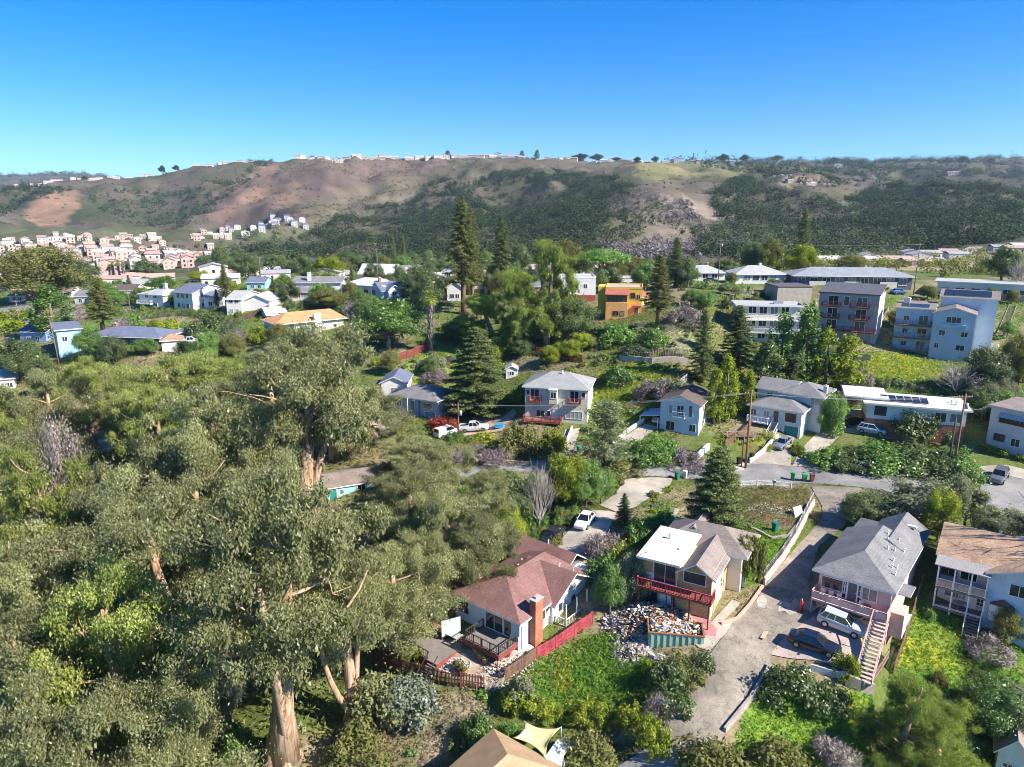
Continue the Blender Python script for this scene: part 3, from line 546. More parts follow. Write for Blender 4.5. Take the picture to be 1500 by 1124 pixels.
def proto(kind, var=0):
    """(trunk mesh, crown mesh, height, width) of one kind of tree, built once and shared"""
    key = (kind, var)
    if key in PROTO: return PROTO[key]
    rng = np.random.default_rng(sum(ord(c) for c in kind) * 7 + var * 101 + 5)
    mb = MB(); parts = []; mats = None
    if kind in ('euc', 'eucy', 'eucg', 'euct', 'ragged'):
        H, R = 24.0, 6.2; bk = bark_pale; mats = [LF[{'euct': 'euc', 'ragged': 'oliveg'}.get(kind, kind)]]
        th = {'euct': .58, 'ragged': .12}.get(kind, .30)
        lean = rng.normal(size=2) * 1.0
        stem = [np.array([0, 0, -1.2]), np.array([lean[0] * .2, lean[1] * .2, H * .18]), np.array([lean[0] * .6, lean[1] * .6, H * .42]), np.array([lean[0], lean[1], H * .66]), np.array([lean[0] * 1.2, lean[1] * 1.2, H * .86])]
        mb.tube(stem, [.85, .6, .46, .3, .1] if kind != 'euct' else [1.25, .66, .48, .32, .1], bk, 12)
        if kind == 'euct':
            for q in (1, -1): limb(mb, rng, (q * .45, .3 * q, H * .05), (lean[0] + q * 2.2, lean[1] - q * 1.6, H * .74), .42, .14, bk, .05, 7, 9)
            for q in range(6): a_ = q * 1.05; mb.tube([(1.2 * math.cos(a_), 1.2 * math.sin(a_), -1.3), (.72 * math.cos(a_), .72 * math.sin(a_), .9), (.42 * math.cos(a_), .42 * math.sin(a_), 3.0)], [.45, .34, .16], bk, 7)
        C = []; RR = []
        nb = 13 if kind != 'ragged' else 17
        for i in range(nb):
            t = th + (0.98 - th) * (i + rng.random() * .8) / nb
            az = i * 2.4 + rng.random(); rr = R * (0.35 + 0.65 * math.sin(math.pi * min(1, max(0.08, (t - th + 0.12) / (1.12 - th))) ** 0.8)) * (0.65 + .4 * rng.random())
            zb = H * (t - 0.10 - 0.10 * rng.random()); k = min(1, max(0, zb / (H * .86)))
            base = np.array([lean[0] * k * 1.2, lean[1] * k * 1.2, max(zb, H * .2)])
            tip = np.array([lean[0] * t + rr * math.cos(az), lean[1] * t + rr * math.sin(az), H * t * (0.93 + 0.06 * rng.random())])
            limb(mb, rng, base, tip, .26 * (1.25 - t) + .06, .04, bk, .1, 5, 6)
            for q in range(7):
                s = 0.45 + .65 * rng.random(); c = base * (1 - s) + tip * s + rng.normal(size=3) * np.array([1.25, 1.25, .9]) * (0.5 + s * .6)
                if q < 3: limb(mb, rng, base * .45 + tip * .55, c, .05, .015, bk, .1, 3, 4)
                C.append(c); RR.append(0.55 + .85 * rng.random())
        C = np.array(C); RR = np.array(RR); C[:, 2] = np.minimum(C[:, 2], H - RR * .6)
        parts.append(leaves(rng, C, RR, (520 * RR ** 2).astype(int) + 60, 0.245, .3, .6, .2, (1.05, 1.05, .9), .36, .5, .05))
        cp_ = C - np.array([0, 0, .8]) * RR[:, None]
        parts.append(leaves(rng, cp_, RR * .75, (150 * RR ** 2).astype(int), 0.42, .2, .75, 0, (1, 1, 1.2), .36, .5, .05))
        Wd = 2 * R
    elif kind in ('broad', 'oak', 'lime', 'olive', 'grey', 'green', 'mauvetree', 'far'):
        H, R = 8.0, 4.0; bk = bark_grey; mats = [LF[{'broad': 'green', 'oak': 'dark', 'mauvetree': 'mauve'}.get(kind, kind)]]
        mb.tube([(0, 0, -.8), (.1, 0, 1.2), (.2, .1, 2.6)], [.34, .27, .2], bk, 8)
        C = []; RR = []
        for i in range(34 if kind != 'far' else 22):
            d = unit(rng.normal(size=3)); d[2] = abs(d[2]) * 1.0 - .28; d = unit(d)
            s = (0.60 + .34 * rng.random()); c = np.array([d[0] * R * s, d[1] * R * s, H * .46 + d[2] * H * .50 * s]); rc = .75 + .65 * rng.random()
            c[2] = min(c[2], H - rc * .8); C.append(c); RR.append(rc)
            if i % 2 == 0: limb(mb, rng, (.2, .1, 2.0 + .5 * rng.random()), c, .10, .02, bk, .1, 4, 5)
        RR = np.array(RR); den = {'mauvetree': 120}.get(kind, 540)
        parts.append(leaves(rng, C, RR, (den * RR ** 2).astype(int) + 20, .205, .5, .1, .45, (1, 1, .85), .62, .5, .05))
        if kind not in ('mauvetree',):
            parts.append(leaves(rng, np.array(C) * np.array([.6, .6, .95]), RR * 1.1, (50 * RR ** 2).astype(int), .5, .2, .1, .3, (1, 1, 1), .7, .5, .0))
        Wd = 2 * R
    elif kind in ('redwood', 'conifer'):
        H, R = 26.0, 4.3; bk = bark_red; mats = [LF['redw' if kind == 'redwood' else 'con']]
        mb.tube([(0, 0, -1), (0, 0, H * .3), (.05, 0, H * .7), (0, 0, H * .98)], [.62, .45, .26, .04], bk, 10)
        C = []; RR = []; nb = 120; th = .28 if kind == 'redwood' else .08
        for i in range(nb):
            t = th + (.985 - th) * (i / nb); az = i * 2.399 + rng.random() * .6
            prof = (1 - (t - th) / (1 - th)) ** .75 * (.55 + .45 * min(1, (t - th) * 7 + .25))
            rr = R * prof * (.6 + .55 * rng.random()) + .25; z = H * t
            tip = np.array([rr * math.cos(az), rr * math.sin(az), z - rr * .22])
            if i % 2 == 0: limb(mb, rng, (0, 0, z + .2), tip, .06, .012, bk, .03, 3, 4)
            for s in np.arange(.25, 1.01, .55 / max(.6, rr)):
                C.append(np.array([0, 0, z]) * (1 - s) + tip * s + rng.normal(size=3) * .1); RR.append(.42 + .18 * rng.random())
        parts.append(leaves(rng, C, RR, 76, .33, .2, .25, .5, (1.25, 1.25, .62), .38, .5, .05)); Wd = 2 * R
    elif kind == 'cedar':
        H, R = 15.0, 5.6; bk = bark_dark; mats = [LF['con'], LF['redw']]
        mb.tube([(0, 0, -1), (0, 0, H * .5), (.05, 0, H * .98)], [.42, .25, .04], bk, 8)
        C = []; RR = []; nb = 95
        for i in range(nb):
            t = .08 + .90 * (i / nb); az = i * 2.399 + rng.random() * .5; prof = (1 - t) ** .78 * min(1, t * 5 + .5)
            rr = R * prof * (.72 + .42 * rng.random()) + .3; z = H * t
            tip = np.array([rr * math.cos(az), rr * math.sin(az), z + .05 * rr - (0.03 * rr * rr)])
            limb(mb, rng, (0, 0, z), tip, .07, .015, bk, .03, 3, 4)
            for s in np.arange(.22, 1.02, .38 / max(.6, rr)):
                w = .32 + .42 * (1 - abs(s - .55)); c = np.array([0, 0, z]) * (1 - s) + tip * s
                for q in (-1, 0, 1):
                    p = np.array([-math.sin(az), math.cos(az), 0]) * q * w * (.7 + .5 * rng.random()) * min(1, rr / 2.2); C.append(c + p - np.array([0, 0, abs(q) * .1])); RR.append(.36 + .16 * rng.random())
        parts.append(leaves(rng, C, RR, 44, .26, .2, .12, .7, (1.2, 1.2, .38), .4, .5, .06)); Wd = 2 * R
    elif kind in ('cypress', 'cyplime', 'cypdark'):
        H, R = 9.0, 1.7; bk = bark_grey; mats = [LF[{'cypress': 'green', 'cyplime': 'lime', 'cypdark': 'dark'}[kind]]]
        mb.tube([(0, 0, -.8), (0, 0, H * .5), (0, 0, H * .9)], [.22, .14, .03], bk, 7)
        C = []; RR = []
        for i in range(46):
            t = .08 + .88 * rng.random(); prof = min(1, (1 - t) * 2.2) ** .7 * (.65 + .35 * min(1, t * 4)); az = rng.random() * 6.28; s = .45 + .5 * rng.random()
            C.append((R * prof * s * math.cos(az), R * prof * s * math.sin(az), H * t)); RR.append(.38 + .3 * rng.random() * (1 - t * .5))
        RR = np.array(RR); parts.append(leaves(rng, C, RR, (330 * RR ** 2).astype(int) + 40, .34, .4, .0, .3, (1, 1, 1.7), .42, .55, .05, .25)); Wd = 2 * R
    elif kind == 'airy':
        H, R = 13.0, 4.4; bk = bark_grey; mats = [LF['grey'], LF['green']]
        mb.tube([(0, 0, -1), (.1, 0, H * .3), (0, .2, H * .65), (.1, .1, H * .97)], [.36, .27, .16, .03], bk, 8)
        C = []; RR = []
        for i in range(58):
            t = .22 + .76 * (i / 58); az = i * 2.399 + rng.random(); rr = R * (1 - t) ** .5 * (.5 + .6 * rng.random()) + .3
            tip = np.array([rr * math.cos(az), rr * math.sin(az), H * min(.99, t + .04)]); base = np.array([0, 0.1, H * (t - .05)])
            limb(mb, rng, base, tip, .07, .012, bk, .06, 4, 5)
            for s in (.45, .62, .8, 1.0): C.append(base * (1 - s) + tip * s + rng.normal(size=3) * .25); RR.append(.45 + .35 * rng.random())
        RR = np.array(RR); parts.append(leaves(rng, C, RR, 52, .30, .1, .15, .3, (1.2, 1.2, .7), .4, .6, .1)); Wd = 2 * R
    elif kind == 'pine':
        H, R = 9.5, 6.5; bk = bark_red; mats = [LF['green']]
        mb.tube([(0, 0, -1), (.3, 0, 2.4), (.1, .1, 4.2)], [.5, .4, .34], bk, 9); C = []; RR = []
        for i in range(60):
            az = i * 2.399; s = math.sqrt((i + .5) / 60); c = np.array([R * s * .9 * math.cos(az), R * s * .9 * math.sin(az), H * .95 - 2.0 * s * s - .7 + .5 * rng.random()]); C.append(c); RR.append(.9 + .35 * rng.random())
            if i % 3 == 0: limb(mb, rng, (.1, .1, 3.6 + rng.random() * .6), c, .16, .03, bk, .08, 4, 6)
        parts.append(leaves(rng, C, RR, 260, .36, .4, 0, .6, (1, 1, .5), .5, .5, .04)); Wd = 2 * R
    elif kind == 'willow':
        H, R = 6.0, 2.4; bk = bark_grey; mats = [LF['olive']]
        mb.tube([(0, 0, -.8), (.1, 0, 1.5), (0, 0, 3.4)], [.2, .15, .1], bk, 7); C = []; RR = []
        for i in range(46):
            az = i * 2.399; s = .35 + .65 * rng.random(); z = H * (.95 - .18 * s) - rng.random() * 1.0
            for q in range(5): C.append((R * s * math.cos(az), R * s * math.sin(az), max(.5, z - q * .65))); RR.append(.34)
            limb(mb, rng, (0, 0, 3.0), C[-5], .05, .012, bk, .08, 3, 4)
        parts.append(leaves(rng, C, RR, 60, .4, .1, .85, 0, (1, 1, 1.5), .3, .6, .05)); Wd = 2 * R
    elif kind == 'palm':
        H, R = 12.0, 2.0; bk = bark_white; mats = [LF['lime'], LF['bare']]
        mb.tube([(0, 0, -1), (0, 0, H * .45), (0, 0, H * .88)], [.3, .26, .24], bk, 8)
        V = []; T = []; FM = []
        for i in range(44):
            az = i * 2.399; el = math.radians(75 - 115 * (i / 44)); o = np.array([0, 0, H * .9]); d = np.array([math.cos(az) * math.cos(el), math.sin(az) * math.cos(el), math.sin(el)])
            for q in range(9):
                a = az + (q - 4) * .16; dd = unit(np.array([math.cos(a) * math.cos(el), math.sin(a) * math.cos(el), math.sin(el) - .25 + .1 * rng.random()])); b = unit(np.cross(dd, [0, 0, 1.0])) * .06
                p0 = o + d * .7; p1 = p0 + dd * R * .62; V += [p0, (p0 + p1) / 2 + b, p1 + np.array([0, 0, -.25]), (p0 + p1) / 2 - b]; T.append(rng.random()); FM.append(0)
        parts.append((np.array(V), np.arange(len(V)).reshape(-1, 4), np.array(T)))
        C = [(0, 0, H * .86 - k * .42) for k in range(19)]; sk = leaves(rng, C, [.95 - .02 * k for k in range(19)], 75, .8, .4, .9, 0, (1, 1, 1), .22, .3, .1)
        FM += [1] * len(sk[1]); parts.append(sk); Wd = 2 * R
        V, Q, T = join(parts); me = np_mesh('crown', V, Q, mats, np.array(FM), T)
        tk = mb.build('trunk'); tm = tk.data; bpy.data.objects.remove(tk); PROTO[key] = (tm, me, H, Wd); return PROTO[key]
    elif kind in ('baretree', 'shrubbare'):
        H, R = 4.0, 2.6; bk = bark_white; mats = [LF['bare']]
        for i in range(26):
            az = i * 2.399; s = .3 + .7 * rng.random(); tip = np.array([R * s * math.cos(az), R * s * math.sin(az), H * (.98 - .45 * s * s)]); base = np.array([0, 0, .2 + .5 * rng.random()])
            limb(mb, rng, base, tip, .06, .015, bk, .1, 4, 5)
            for q in range(6):
                a = base * .4 + tip * .6; b = tip + rng.normal(size=3) * .45; limb(mb, rng, a, b, .022, .007, bk, .08, 2, 3)
        mb.tube([(0, 0, -.5), (0, 0, .6)], [.16, .12], bk, 7)
        parts.append(leaves(rng, rng.normal(size=(40, 3)) * np.array([.9, .9, .5]) + np.array([0, 0, 2.6]), .4, 14, .45, .1, .2, .2, (1, 1, 1), .07, .4, .1, .5)); Wd = 2 * R
    else: raise ValueError(kind)
    V, Q, T = join(parts)
    fm = None
    if len(mats) > 1: fm = (rng.random(len(Q)) < .35).astype(np.int32)
    me = np_mesh('crown', V, Q, mats, fm, T)
    tk = mb.build('trunk'); tm = tk.data; bpy.data.objects.remove(tk)
    PROTO[key] = (tm, me, H, Wd); return PROTO[key]
def bush_proto(kind, var=0):
    """(mesh, height, width) of a bush: leafy mound down to the ground with stems inside"""
    key = ('bush', kind, var)
    if key in PROTO: return PROTO[key]
    rng = np.random.default_rng(sum(ord(c) for c in kind) * 13 + var * 37 + 3)
    H, R = 2.0, 1.5; k = 30
    a = rng.random(k) * 6.28; s = np.sqrt(rng.random(k)) * .95; z = .25 + (1 - s ** 2) * (H - .75) * (.45 + .55 * rng.random(k))
    C = np.stack([R * s * np.cos(a), R * s * np.sin(a), z], 1); RR = .2 + .44 * rng.random(k) ** 1.6
    tw = kind in ('bare', 'mauve')
    p = [leaves(rng, C, RR, (800 * RR ** 2).astype(int) + 20, .17 if not tw else .3, .45, .1, .5, (1, 1, .9), .55 if not tw else .12, .55, .03, .5 if tw else .12)]
    V, Q, T = join(p); me = np_mesh('bush', V, Q, [LF[kind]], None, T)
    PROTO[key] = (me, H, 2 * R); return PROTO[key]
TRNG = random.Random(7)
KIND_CAT = {'palm': 'palm tree', 'pine': 'pine tree', 'redwood': 'redwood', 'conifer': 'conifer', 'cedar': 'cedar', 'cypress': 'cypress', 'cyplime': 'cypress', 'cypdark': 'cypress', 'euc': 'eucalyptus', 'eucy': 'eucalyptus', 'eucg': 'eucalyptus', 'euct': 'eucalyptus'}
KIND_NAME = {'palm': 'palm_tree', 'pine': 'pine_tree', 'redwood': 'redwood_tree', 'conifer': 'conifer_tree', 'cedar': 'cedar_tree', 'cypress': 'cypress_tree', 'cyplime': 'cypress_tree', 'cypdark': 'cypress_tree', 'euc': 'eucalyptus_tree', 'eucy': 'eucalyptus_tree', 'eucg': 'eucalyptus_tree', 'euct': 'eucalyptus_tree', 'oak': 'oak_tree', 'baretree': 'bare_tree', 'willow': 'weeping_tree'}
WARN = []
def spot(px, top, base=None, d=None):
    if base is not None:
        p = hit(px, base)
    else:
        q = at(px, top, d); p = Vector((q.x, q.y, ground(q.x, q.y)))
    zt = z_row(p.x, p.y, top); dep = p.y * CP + (CAMZ - p.z) * SP
    return p, zt - p.z, dep
def tree(kind, label, px, top, w, base=None, d=None, group=None, var=None, rz=None):
    p, h, dep = spot(px, top, base, d); wm = w * dep / F
    v = TRNG.randrange(3) if var is None else var
    tm, cm, Hn, Wn = proto(kind, v)
    if h < 1.2 or h > 42: WARN.append(f'tree {label} h={h:.1f} w={wm:.1f} d={dep:.0f}'); h = max(h, 2.0)
    o = thing(KIND_NAME.get(kind, 'tree'), label, KIND_CAT.get(kind, 'tree'), (p.x, p.y, p.z), TRNG.random() * 6.28 if rz is None else rz, group)
    s = (wm / Wn, wm / Wn, h / Hn)
    link(tm, 'trunk', o, scale=s); link(cm, 'crown', o, scale=s); return o
def bush(kind, label, px, top, w, base=None, d=None, group=None, var=None, name='shrub', cat='shrub'):
    p, h, dep = spot(px, top, base, d); wm = w * dep / F
    v = TRNG.randrange(3) if var is None else var
    me, Hn, Wn = bush_proto(kind, v)
    if h < .3 or h > 8: WARN.append(f'bush {label} h={h:.1f} w={wm:.1f} d={dep:.0f}'); h = min(max(h, .6), 8)
    o = link(me, name, None, (p.x, p.y, p.z - .15), TRNG.random() * 6.28, (wm / Wn, wm / Wn, (h + .15) / Hn)); return tag(o, label, cat, group)
def hedge(kind, label, pts, width, height, name='hedge', cat='hedge', seed=1, per=1.0, size=.2):
    """a clipped or straggling row along points on the ground (picture points)"""
    rng = np.random.default_rng(seed); P = [hit(*p) for p in pts]; C = []
    for a, b in zip(P[:-1], P[1:]):
        L = (b - a).length; k = max(2, int(L * width * 2.2))
        u = (b - a).normalized(); nrm = Vector((-u.y, u.x, 0))
        for i in range(k):
            q = a.lerp(b, rng.random()) + nrm * (rng.random() - .5) * width; z = ground(q.x, q.y); C.append((q.x, q.y, z + height * (.15 + .7 * rng.random() * (1 + .25 * math.sin(q.x * 1.3)))))
    C = np.array(C); o0 = C[0].copy(); C = C - o0
    V, Q, T = leaves(rng, C, .3 + .25 * rng.random(len(C)), int(48 * per), size, .4, 0, .5, (1, 1, 1), .6, .5, .06)
    return tag(link(np_mesh(name, V, Q, [LF[kind]], None, T), name, None, tuple(o0)), label, cat)
def in_block(x, y, grow=0.0):
    r = np.zeros(np.shape(x), bool)
    for poly in BLOCK: r |= inpoly(x, y, poly)
    return r
def cover(name, kinds, poly, per_m2, size, height, seed=1, blades=True, maxn=90000, d0=45, up=0.3, aspect=.22, droop=0, block=True, radius=.16):
    """grass, weeds or ground cover nobody could count, over an outline on the ground: ONE object"""
    rng = np.random.default_rng(seed); P = [hit(*p) for p in poly]; xy = [(p.x, p.y) for p in P]
    x0 = min(p[0] for p in xy); x1 = max(p[0] for p in xy); y0 = min(p[1] for p in xy); y1 = max(p[1] for p in xy)
    n = int(min(maxn, (x1 - x0) * (y1 - y0) * per_m2)); X = rng.uniform(x0, x1, n); Y = rng.uniform(y0, y1, n)
    jx = (fbm(X / 1.5, Y / 1.5, 3, seed) - .45) * 2.2; jy = (fbm(X / 1.5, Y / 1.5, 3, seed + 9) - .45) * 2.2
    k = inpoly(X + jx, Y + jy, xy)
    if block: k &= ~in_block(X, Y)
    X = X[k]; Y = Y[k]; n = len(X)
    patchy = fbm(X / 1.8, Y / 1.8, 3, seed + 4)
    Z = ground_np(X, Y) + height * (.15 + rng.random(n) * .7) * (.3 + 1.3 * patchy)
    C = np.stack([X, Y, Z], 1); o0 = C.mean(0); C -= o0
    V, Q, T = leaves(rng, C, radius, 3, size, .2, 0, up, (1, 1, .8), aspect, .6, .08, .0)
    T = np.clip(T * .75 + np.repeat(np.clip((patchy - .3) * 1.2, 0, .5), 3)[:len(T)] * .6, 0, 1)
    fm = None
    if len(kinds) > 1:
        sel = np.repeat((fbm(X / 2.6 + 7, Y / 2.6, 3, seed + 21) + .16 * rng.random(n)) > .69, 3); fm = sel.astype(np.int32)
    o = link(np_mesh(name, V, Q, [LF[k_] for k_ in kinds], fm, T), name, None, tuple(o0)); return tag(o, kind='stuff')
# ------------------------------------------------------------------ buildings
def wallm(name, col, lines=True, var=0.10): return surf('wall_' + name, col, 0.75, var, 0.7, 0, 6, lines=('Z', 0.2, 0.10) if lines else None, stain=0.06)
def roofm(name, col, var=0.16): return surf('roof_' + name, col, 0.85, var, 0.5, 0.25, 5, lines=('Z', 0.16, 0.22), stain=0.10)
WHITE = wallm('white', (0.70, 0.68, 0.65)); CREAM = wallm('cream', (0.66, 0.61, 0.51)); PALE = wallm('pale_grey', (0.60, 0.60, 0.58))
BLUE = wallm('powder_blue', (0.50, 0.56, 0.64)); SKYB = wallm('sky_blue', (0.36, 0.62, 0.74)); PBLUE = wallm('pale_blue', (0.58, 0.64, 0.71)); DBLUE = wallm('slate_blue', (0.20, 0.32, 0.50))
PINK = wallm('pink', (0.64, 0.42, 0.37), False, 0.12); TEAL = wallm('turquoise', (0.30, 0.62, 0.60)); GREYW = wallm('stucco_grey', (0.36, 0.35, 0.35), False, 0.22)
YELLOW = wallm('ochre_yellow', (0.80, 0.50, 0.09), False); ORANGE = wallm('orange', (0.72, 0.38, 0.14), False); BRICK = surf('wall_brick', (0.42, 0.17, 0.10), 0.85, 0.3, 1.2, 0, 9, lines=('Z', 0.15, 0.2))
OSB = surf('wall_osb_board', (0.56, 0.36, 0.17), 0.85, 0.35, 0.7, 0, 8); HOUSEWRAP = surf('wall_bare_sheathing', (0.70, 0.55, 0.38), 0.85, 0.25, 0.8, 0, 6)
WOODS = surf('wall_weathered_wood', (0.46, 0.41, 0.34), 0.85, 0.2, 0.8, 0, 6, lines=('X', 0.3, 0.3)); DWALL = wallm('dark_grey', (0.13, 0.14, 0.16)); SALMON = wallm('salmon', (0.62, 0.36, 0.28), False)
TRIM = surf('trim_white', (0.78, 0.77, 0.74), 0.6, 0.06, 1, 0, 5); TRIMG = surf('trim_grey', (0.40, 0.40, 0.40), 0.6, 0.1, 1, 0, 5); TRIMD = surf('trim_dark', (0.06, 0.055, 0.05), 0.6, 0.1, 1, 0, 5)
REDW = surf('wood_red_stain', (0.26, 0.068, 0.052), 0.75, 0.2, 1.2, 0, 6); REDB = surf('wood_bright_red', (0.46, 0.075, 0.095), 0.7, 0.35, 0.9, 0, 6); BRNW = surf('wood_brown', (0.21, 0.13, 0.085), 0.8, 0.25, 1.0, 0, 6)
DECKW = surf('wood_deck_grey', (0.22, 0.19, 0.165), 0.85, 0.2, 1.0, 0, 6, lines=('X', 0.15, 0.3)); DARKF = surf('wood_dark_fence', (0.12, 0.062, 0.05), 0.8, 0.3, 0.9, 0, 7); GREYF = surf('wood_grey_fence', (0.38, 0.33, 0.28), 0.85, 0.3, 0.9, 0, 7)
R_MAROON = roofm('maroon', (0.235, 0.125, 0.11), 0.26); R_GREY = roofm('grey', (0.21, 0.205, 0.205), 0.24); R_LGREY = roofm('light_grey', (0.40, 0.40, 0.39)); R_DGREY = roofm('charcoal', (0.10, 0.105, 0.12))
R_TAN = roofm('tan', (0.42, 0.275, 0.18), 0.34); R_OCHRE = roofm('ochre', (0.43, 0.29, 0.165)); R_ORANGE = roofm('orange_tan', (0.56, 0.29, 0.14)); R_BROWN = roofm('brown_grey', (0.25, 0.205, 0.18), 0.24); R_DBROWN = roofm('dark_brown', (0.13, 0.095, 0.08))
R_WHITE = surf('roof_white_membrane', (0.60, 0.585, 0.56), 0.7, 0.12, 0.5, 0, 4, stain=0.08); R_METAL = surf('roof_grey_metal', (0.34, 0.32, 0.30), 0.6, 0.15, 0.7, 0, 4, lines=('X', 0.25, 0.25)); R_RED = roofm('tile_red', (0.40, 0.13, 0.09)); R_SALMON = roofm('salmon', (0.50, 0.24, 0.17)); R_SLATE = roofm('slate_blue', (0.15, 0.17, 0.24))
R_PORCH = surf('roof_pale_blue_metal', (0.50, 0.55, 0.62), 0.5, 0.1, 0.7, 0, 4, lines=('X', 0.3, 0.2))
SOLAR = shiny('solar_cells', (0.02, 0.024, 0.04), 0.15); STEEL = shiny('galvanised_steel', (0.55, 0.55, 0.54), 0.4, 0.7); GREEND = wallm('garage_green', (0.03, 0.22, 0.19), True)
GL = glass()
def obox(mb, o, u, n, u0, u1, z0, z1, d0, d1, m):
    o = Vector(o); u = Vector(u); n = Vector(n); k = Vector((0, 0, 1)); vs = [o + u * a + n * d + k * z for z in (z0, z1) for a, d in ((u0, d0), (u1, d0), (u1, d1), (u0, d1))]
    mb.add(vs, [(0, 3, 2, 1), (4, 5, 6, 7), (0, 1, 5, 4), (1, 2, 6, 5), (2, 3, 7, 6), (3, 0, 4, 7)], m)
class Bld:
    """a building: origin at its left front corner, x along the front, y into the depth"""
    def __init__(s, name, label, cat, corner, other, side='L', D=8.0, group=None, z0=None):
        bx, by, ey = corner
        p = at_z(bx, by, z0) if z0 is not None else hit(bx, by)
        h = z_row(p.x, p.y, ey) - p.z; q = at_z(other[0], other[1], p.z + h)
        A, B = (p, q) if side == 'L' else (q, p)
        s.h = h; s.z = p.z; s.W = math.hypot(B.x - A.x, B.y - A.y); s.rz = math.atan2(B.y - A.y, B.x - A.x); s.D = D
        s.o = thing(name, label, cat, (A.x, A.y, p.z), s.rz, group); s.A = Vector((A.x, A.y, p.z)); s.R = (0, 0, s.W, D)
        s.dep = A.y * CP + (CAMZ - p.z) * SP; s.ft = s.dep < 110
        if s.W < 3 or s.W > 40 or h < 1.8 or h > 13: WARN.append(f'house {label}: W={s.W:.1f} h={h:.1f} d={s.dep:.0f}')
        if VERBOSE: print(f'{label[:40]:40s} W={s.W:.1f} h={h:.1f} rz={math.degrees(s.rz):.0f} d={s.dep:.0f} z={s.z:.1f}')
    def w(s, x, y, z=0.0):
        c, n = math.cos(s.rz), math.sin(s.rz); return Vector((s.A.x + x * c - y * n, s.A.y + x * n + y * c, s.z + z))
    def loc(s, px, py, z):
        p = at_z(px, py, s.z + z) - s.A; c, n = math.cos(s.rz), math.sin(s.rz); return (p.x * c + p.y * n, -p.x * n + p.y * c)
    def block(s, R=None): 
        x0, y0, x1, y1 = R or s.R
        BLOCK.append([tuple(s.w(a, b).xy) for a, b in ((x0 - .4, y0 - .4), (x1 + .4, y0 - .4), (x1 + .4, y1 + .4), (x0 - .4, y1 + .4))])
    def part(s, mb, name, parent=None, label=None, bevel=0):
        o = mb.build(name, parent or s.o, bevel=bevel)
        if label: o['label'] = label
        return o
    def walls(s, m, R=None, z0=-3.0, z1=None, name='wall', gable=None, m2=None, zsplit=None):
        x0, y0, x1, y1 = R or s.R; z1 = s.h if z1 is None else z1; mb = MB(); s.block(R)
        if m2: mb.box(x0, y0, z0, x1, y1, zsplit, m2); mb.box(x0, y0, zsplit, x1, y1, z1, m)
        else: mb.box(x0, y0, z0, x1, y1, z1, m)
        if gable:
            ax, rise = gable
            if ax == 'x': mb.prism([(0, 0)] * 0 + [(y0, z1), (y1, z1), ((y0 + y1) / 2, z1 + rise)], x0, x1, m); mb.v[-6:] = [(y, x, z) for x, y, z in mb.v[-6:]]
            else: mb.prism([(x0, z1), (x1, z1), ((x0 + x1) / 2, z1 + rise)], y0, y1, m)
        return s.part(mb, name)
    def gable(s, m, R=None, e=None, rise=1.5, ax='x', ov=0.45, trim=None, t=0.16, name='roof', ove=None):
        x0, y0, x1, y1 = R or s.R; e = s.h if e is None else e; trim = trim or TRIM; mb = MB(); ove = ov if ove is None else ove
        if ax == 'x': a0, a1, b0, b1 = y0, y1, x0 - ove, x1 + ove
        else: a0, a1, b0, b1 = x0, x1, y0 - ove, y1 + ove
        mid = (a0 + a1) / 2; k = rise / (mid - a0); lo = e - k * ov
        pr = [(a0 - ov, lo), (mid, e + rise), (a1 + ov, lo), (a1 + ov, lo + t), (mid, e + rise + t), (a0 - ov, lo + t)]
        P = [[(a, b, z) if ax == 'y' else (b, a, z) for a, z in pr] for b in (b0, b1)]; n = len(pr)
        for i in range(n):
            j = (i + 1) % n; mb.poly([P[0][i], P[0][j], P[1][j], P[1][i]], m if i in (3, 4) else trim)
        for q in P: mb.poly([q[0], q[1], q[4], q[5]], trim); mb.poly([q[1], q[2], q[3], q[4]], trim)
        return s.part(mb, name)
    def hip(s, m, R=None, e=None, rise=1.5, ax='x', ov=0.45, trim=None, t=0.16, ends=(1, 1), name='roof'):
        x0, y0, x1, y1 = R or s.R; e = s.h if e is None else e; trim = trim or TRIM; mb = MB()
        X0, Y0, X1, Y1 = x0 - ov, y0 - ov, x1 + ov, y1 + ov
        half = (Y1 - Y0) / 2 if ax == 'x' else (X1 - X0) / 2; half2 = min(half, ((X1 - X0) if ax == 'x' else (Y1 - Y0)) / 2)
        if ax == 'x': r0 = (X0 + half2 * ends[0], (Y0 + Y1) / 2); r1 = (X1 - half2 * ends[1], (Y0 + Y1) / 2)
        else: r0 = ((X0 + X1) / 2, Y0 + half2 * ends[0]); r1 = ((X0 + X1) / 2, Y1 - half2 * ends[1])
        z = e + t - .05; zr = e + rise + t; c = [(X0, Y0, z), (X1, Y0, z), (X1, Y1, z), (X0, Y1, z)]; a = (*r0, zr); b = (*r1, zr)
        if ax == 'x':
            mb.poly([c[0], c[1], b, a], m); mb.poly([c[2], c[3], a, b], m); mb.poly([c[3], c[0], a], m if ends[0] > .1 else trim); mb.poly([c[1], c[2], b], m if ends[1] > .1 else trim)
        else:
            mb.poly([c[1], c[2], b, a], m); mb.poly([c[3], c[0], a, b], m); mb.poly([c[0], c[1], a], m if ends[0] > .1 else trim); mb.poly([c[2], c[3], b], m if ends[1] > .1 else trim)
        d = [(x, y, z - t - .06) for x, y, _ in c]
        for i in range(4): mb.poly([d[i], d[(i + 1) % 4], c[(i + 1) % 4], c[i]], trim)
        mb.poly(d[::-1], trim); return s.part(mb, name)
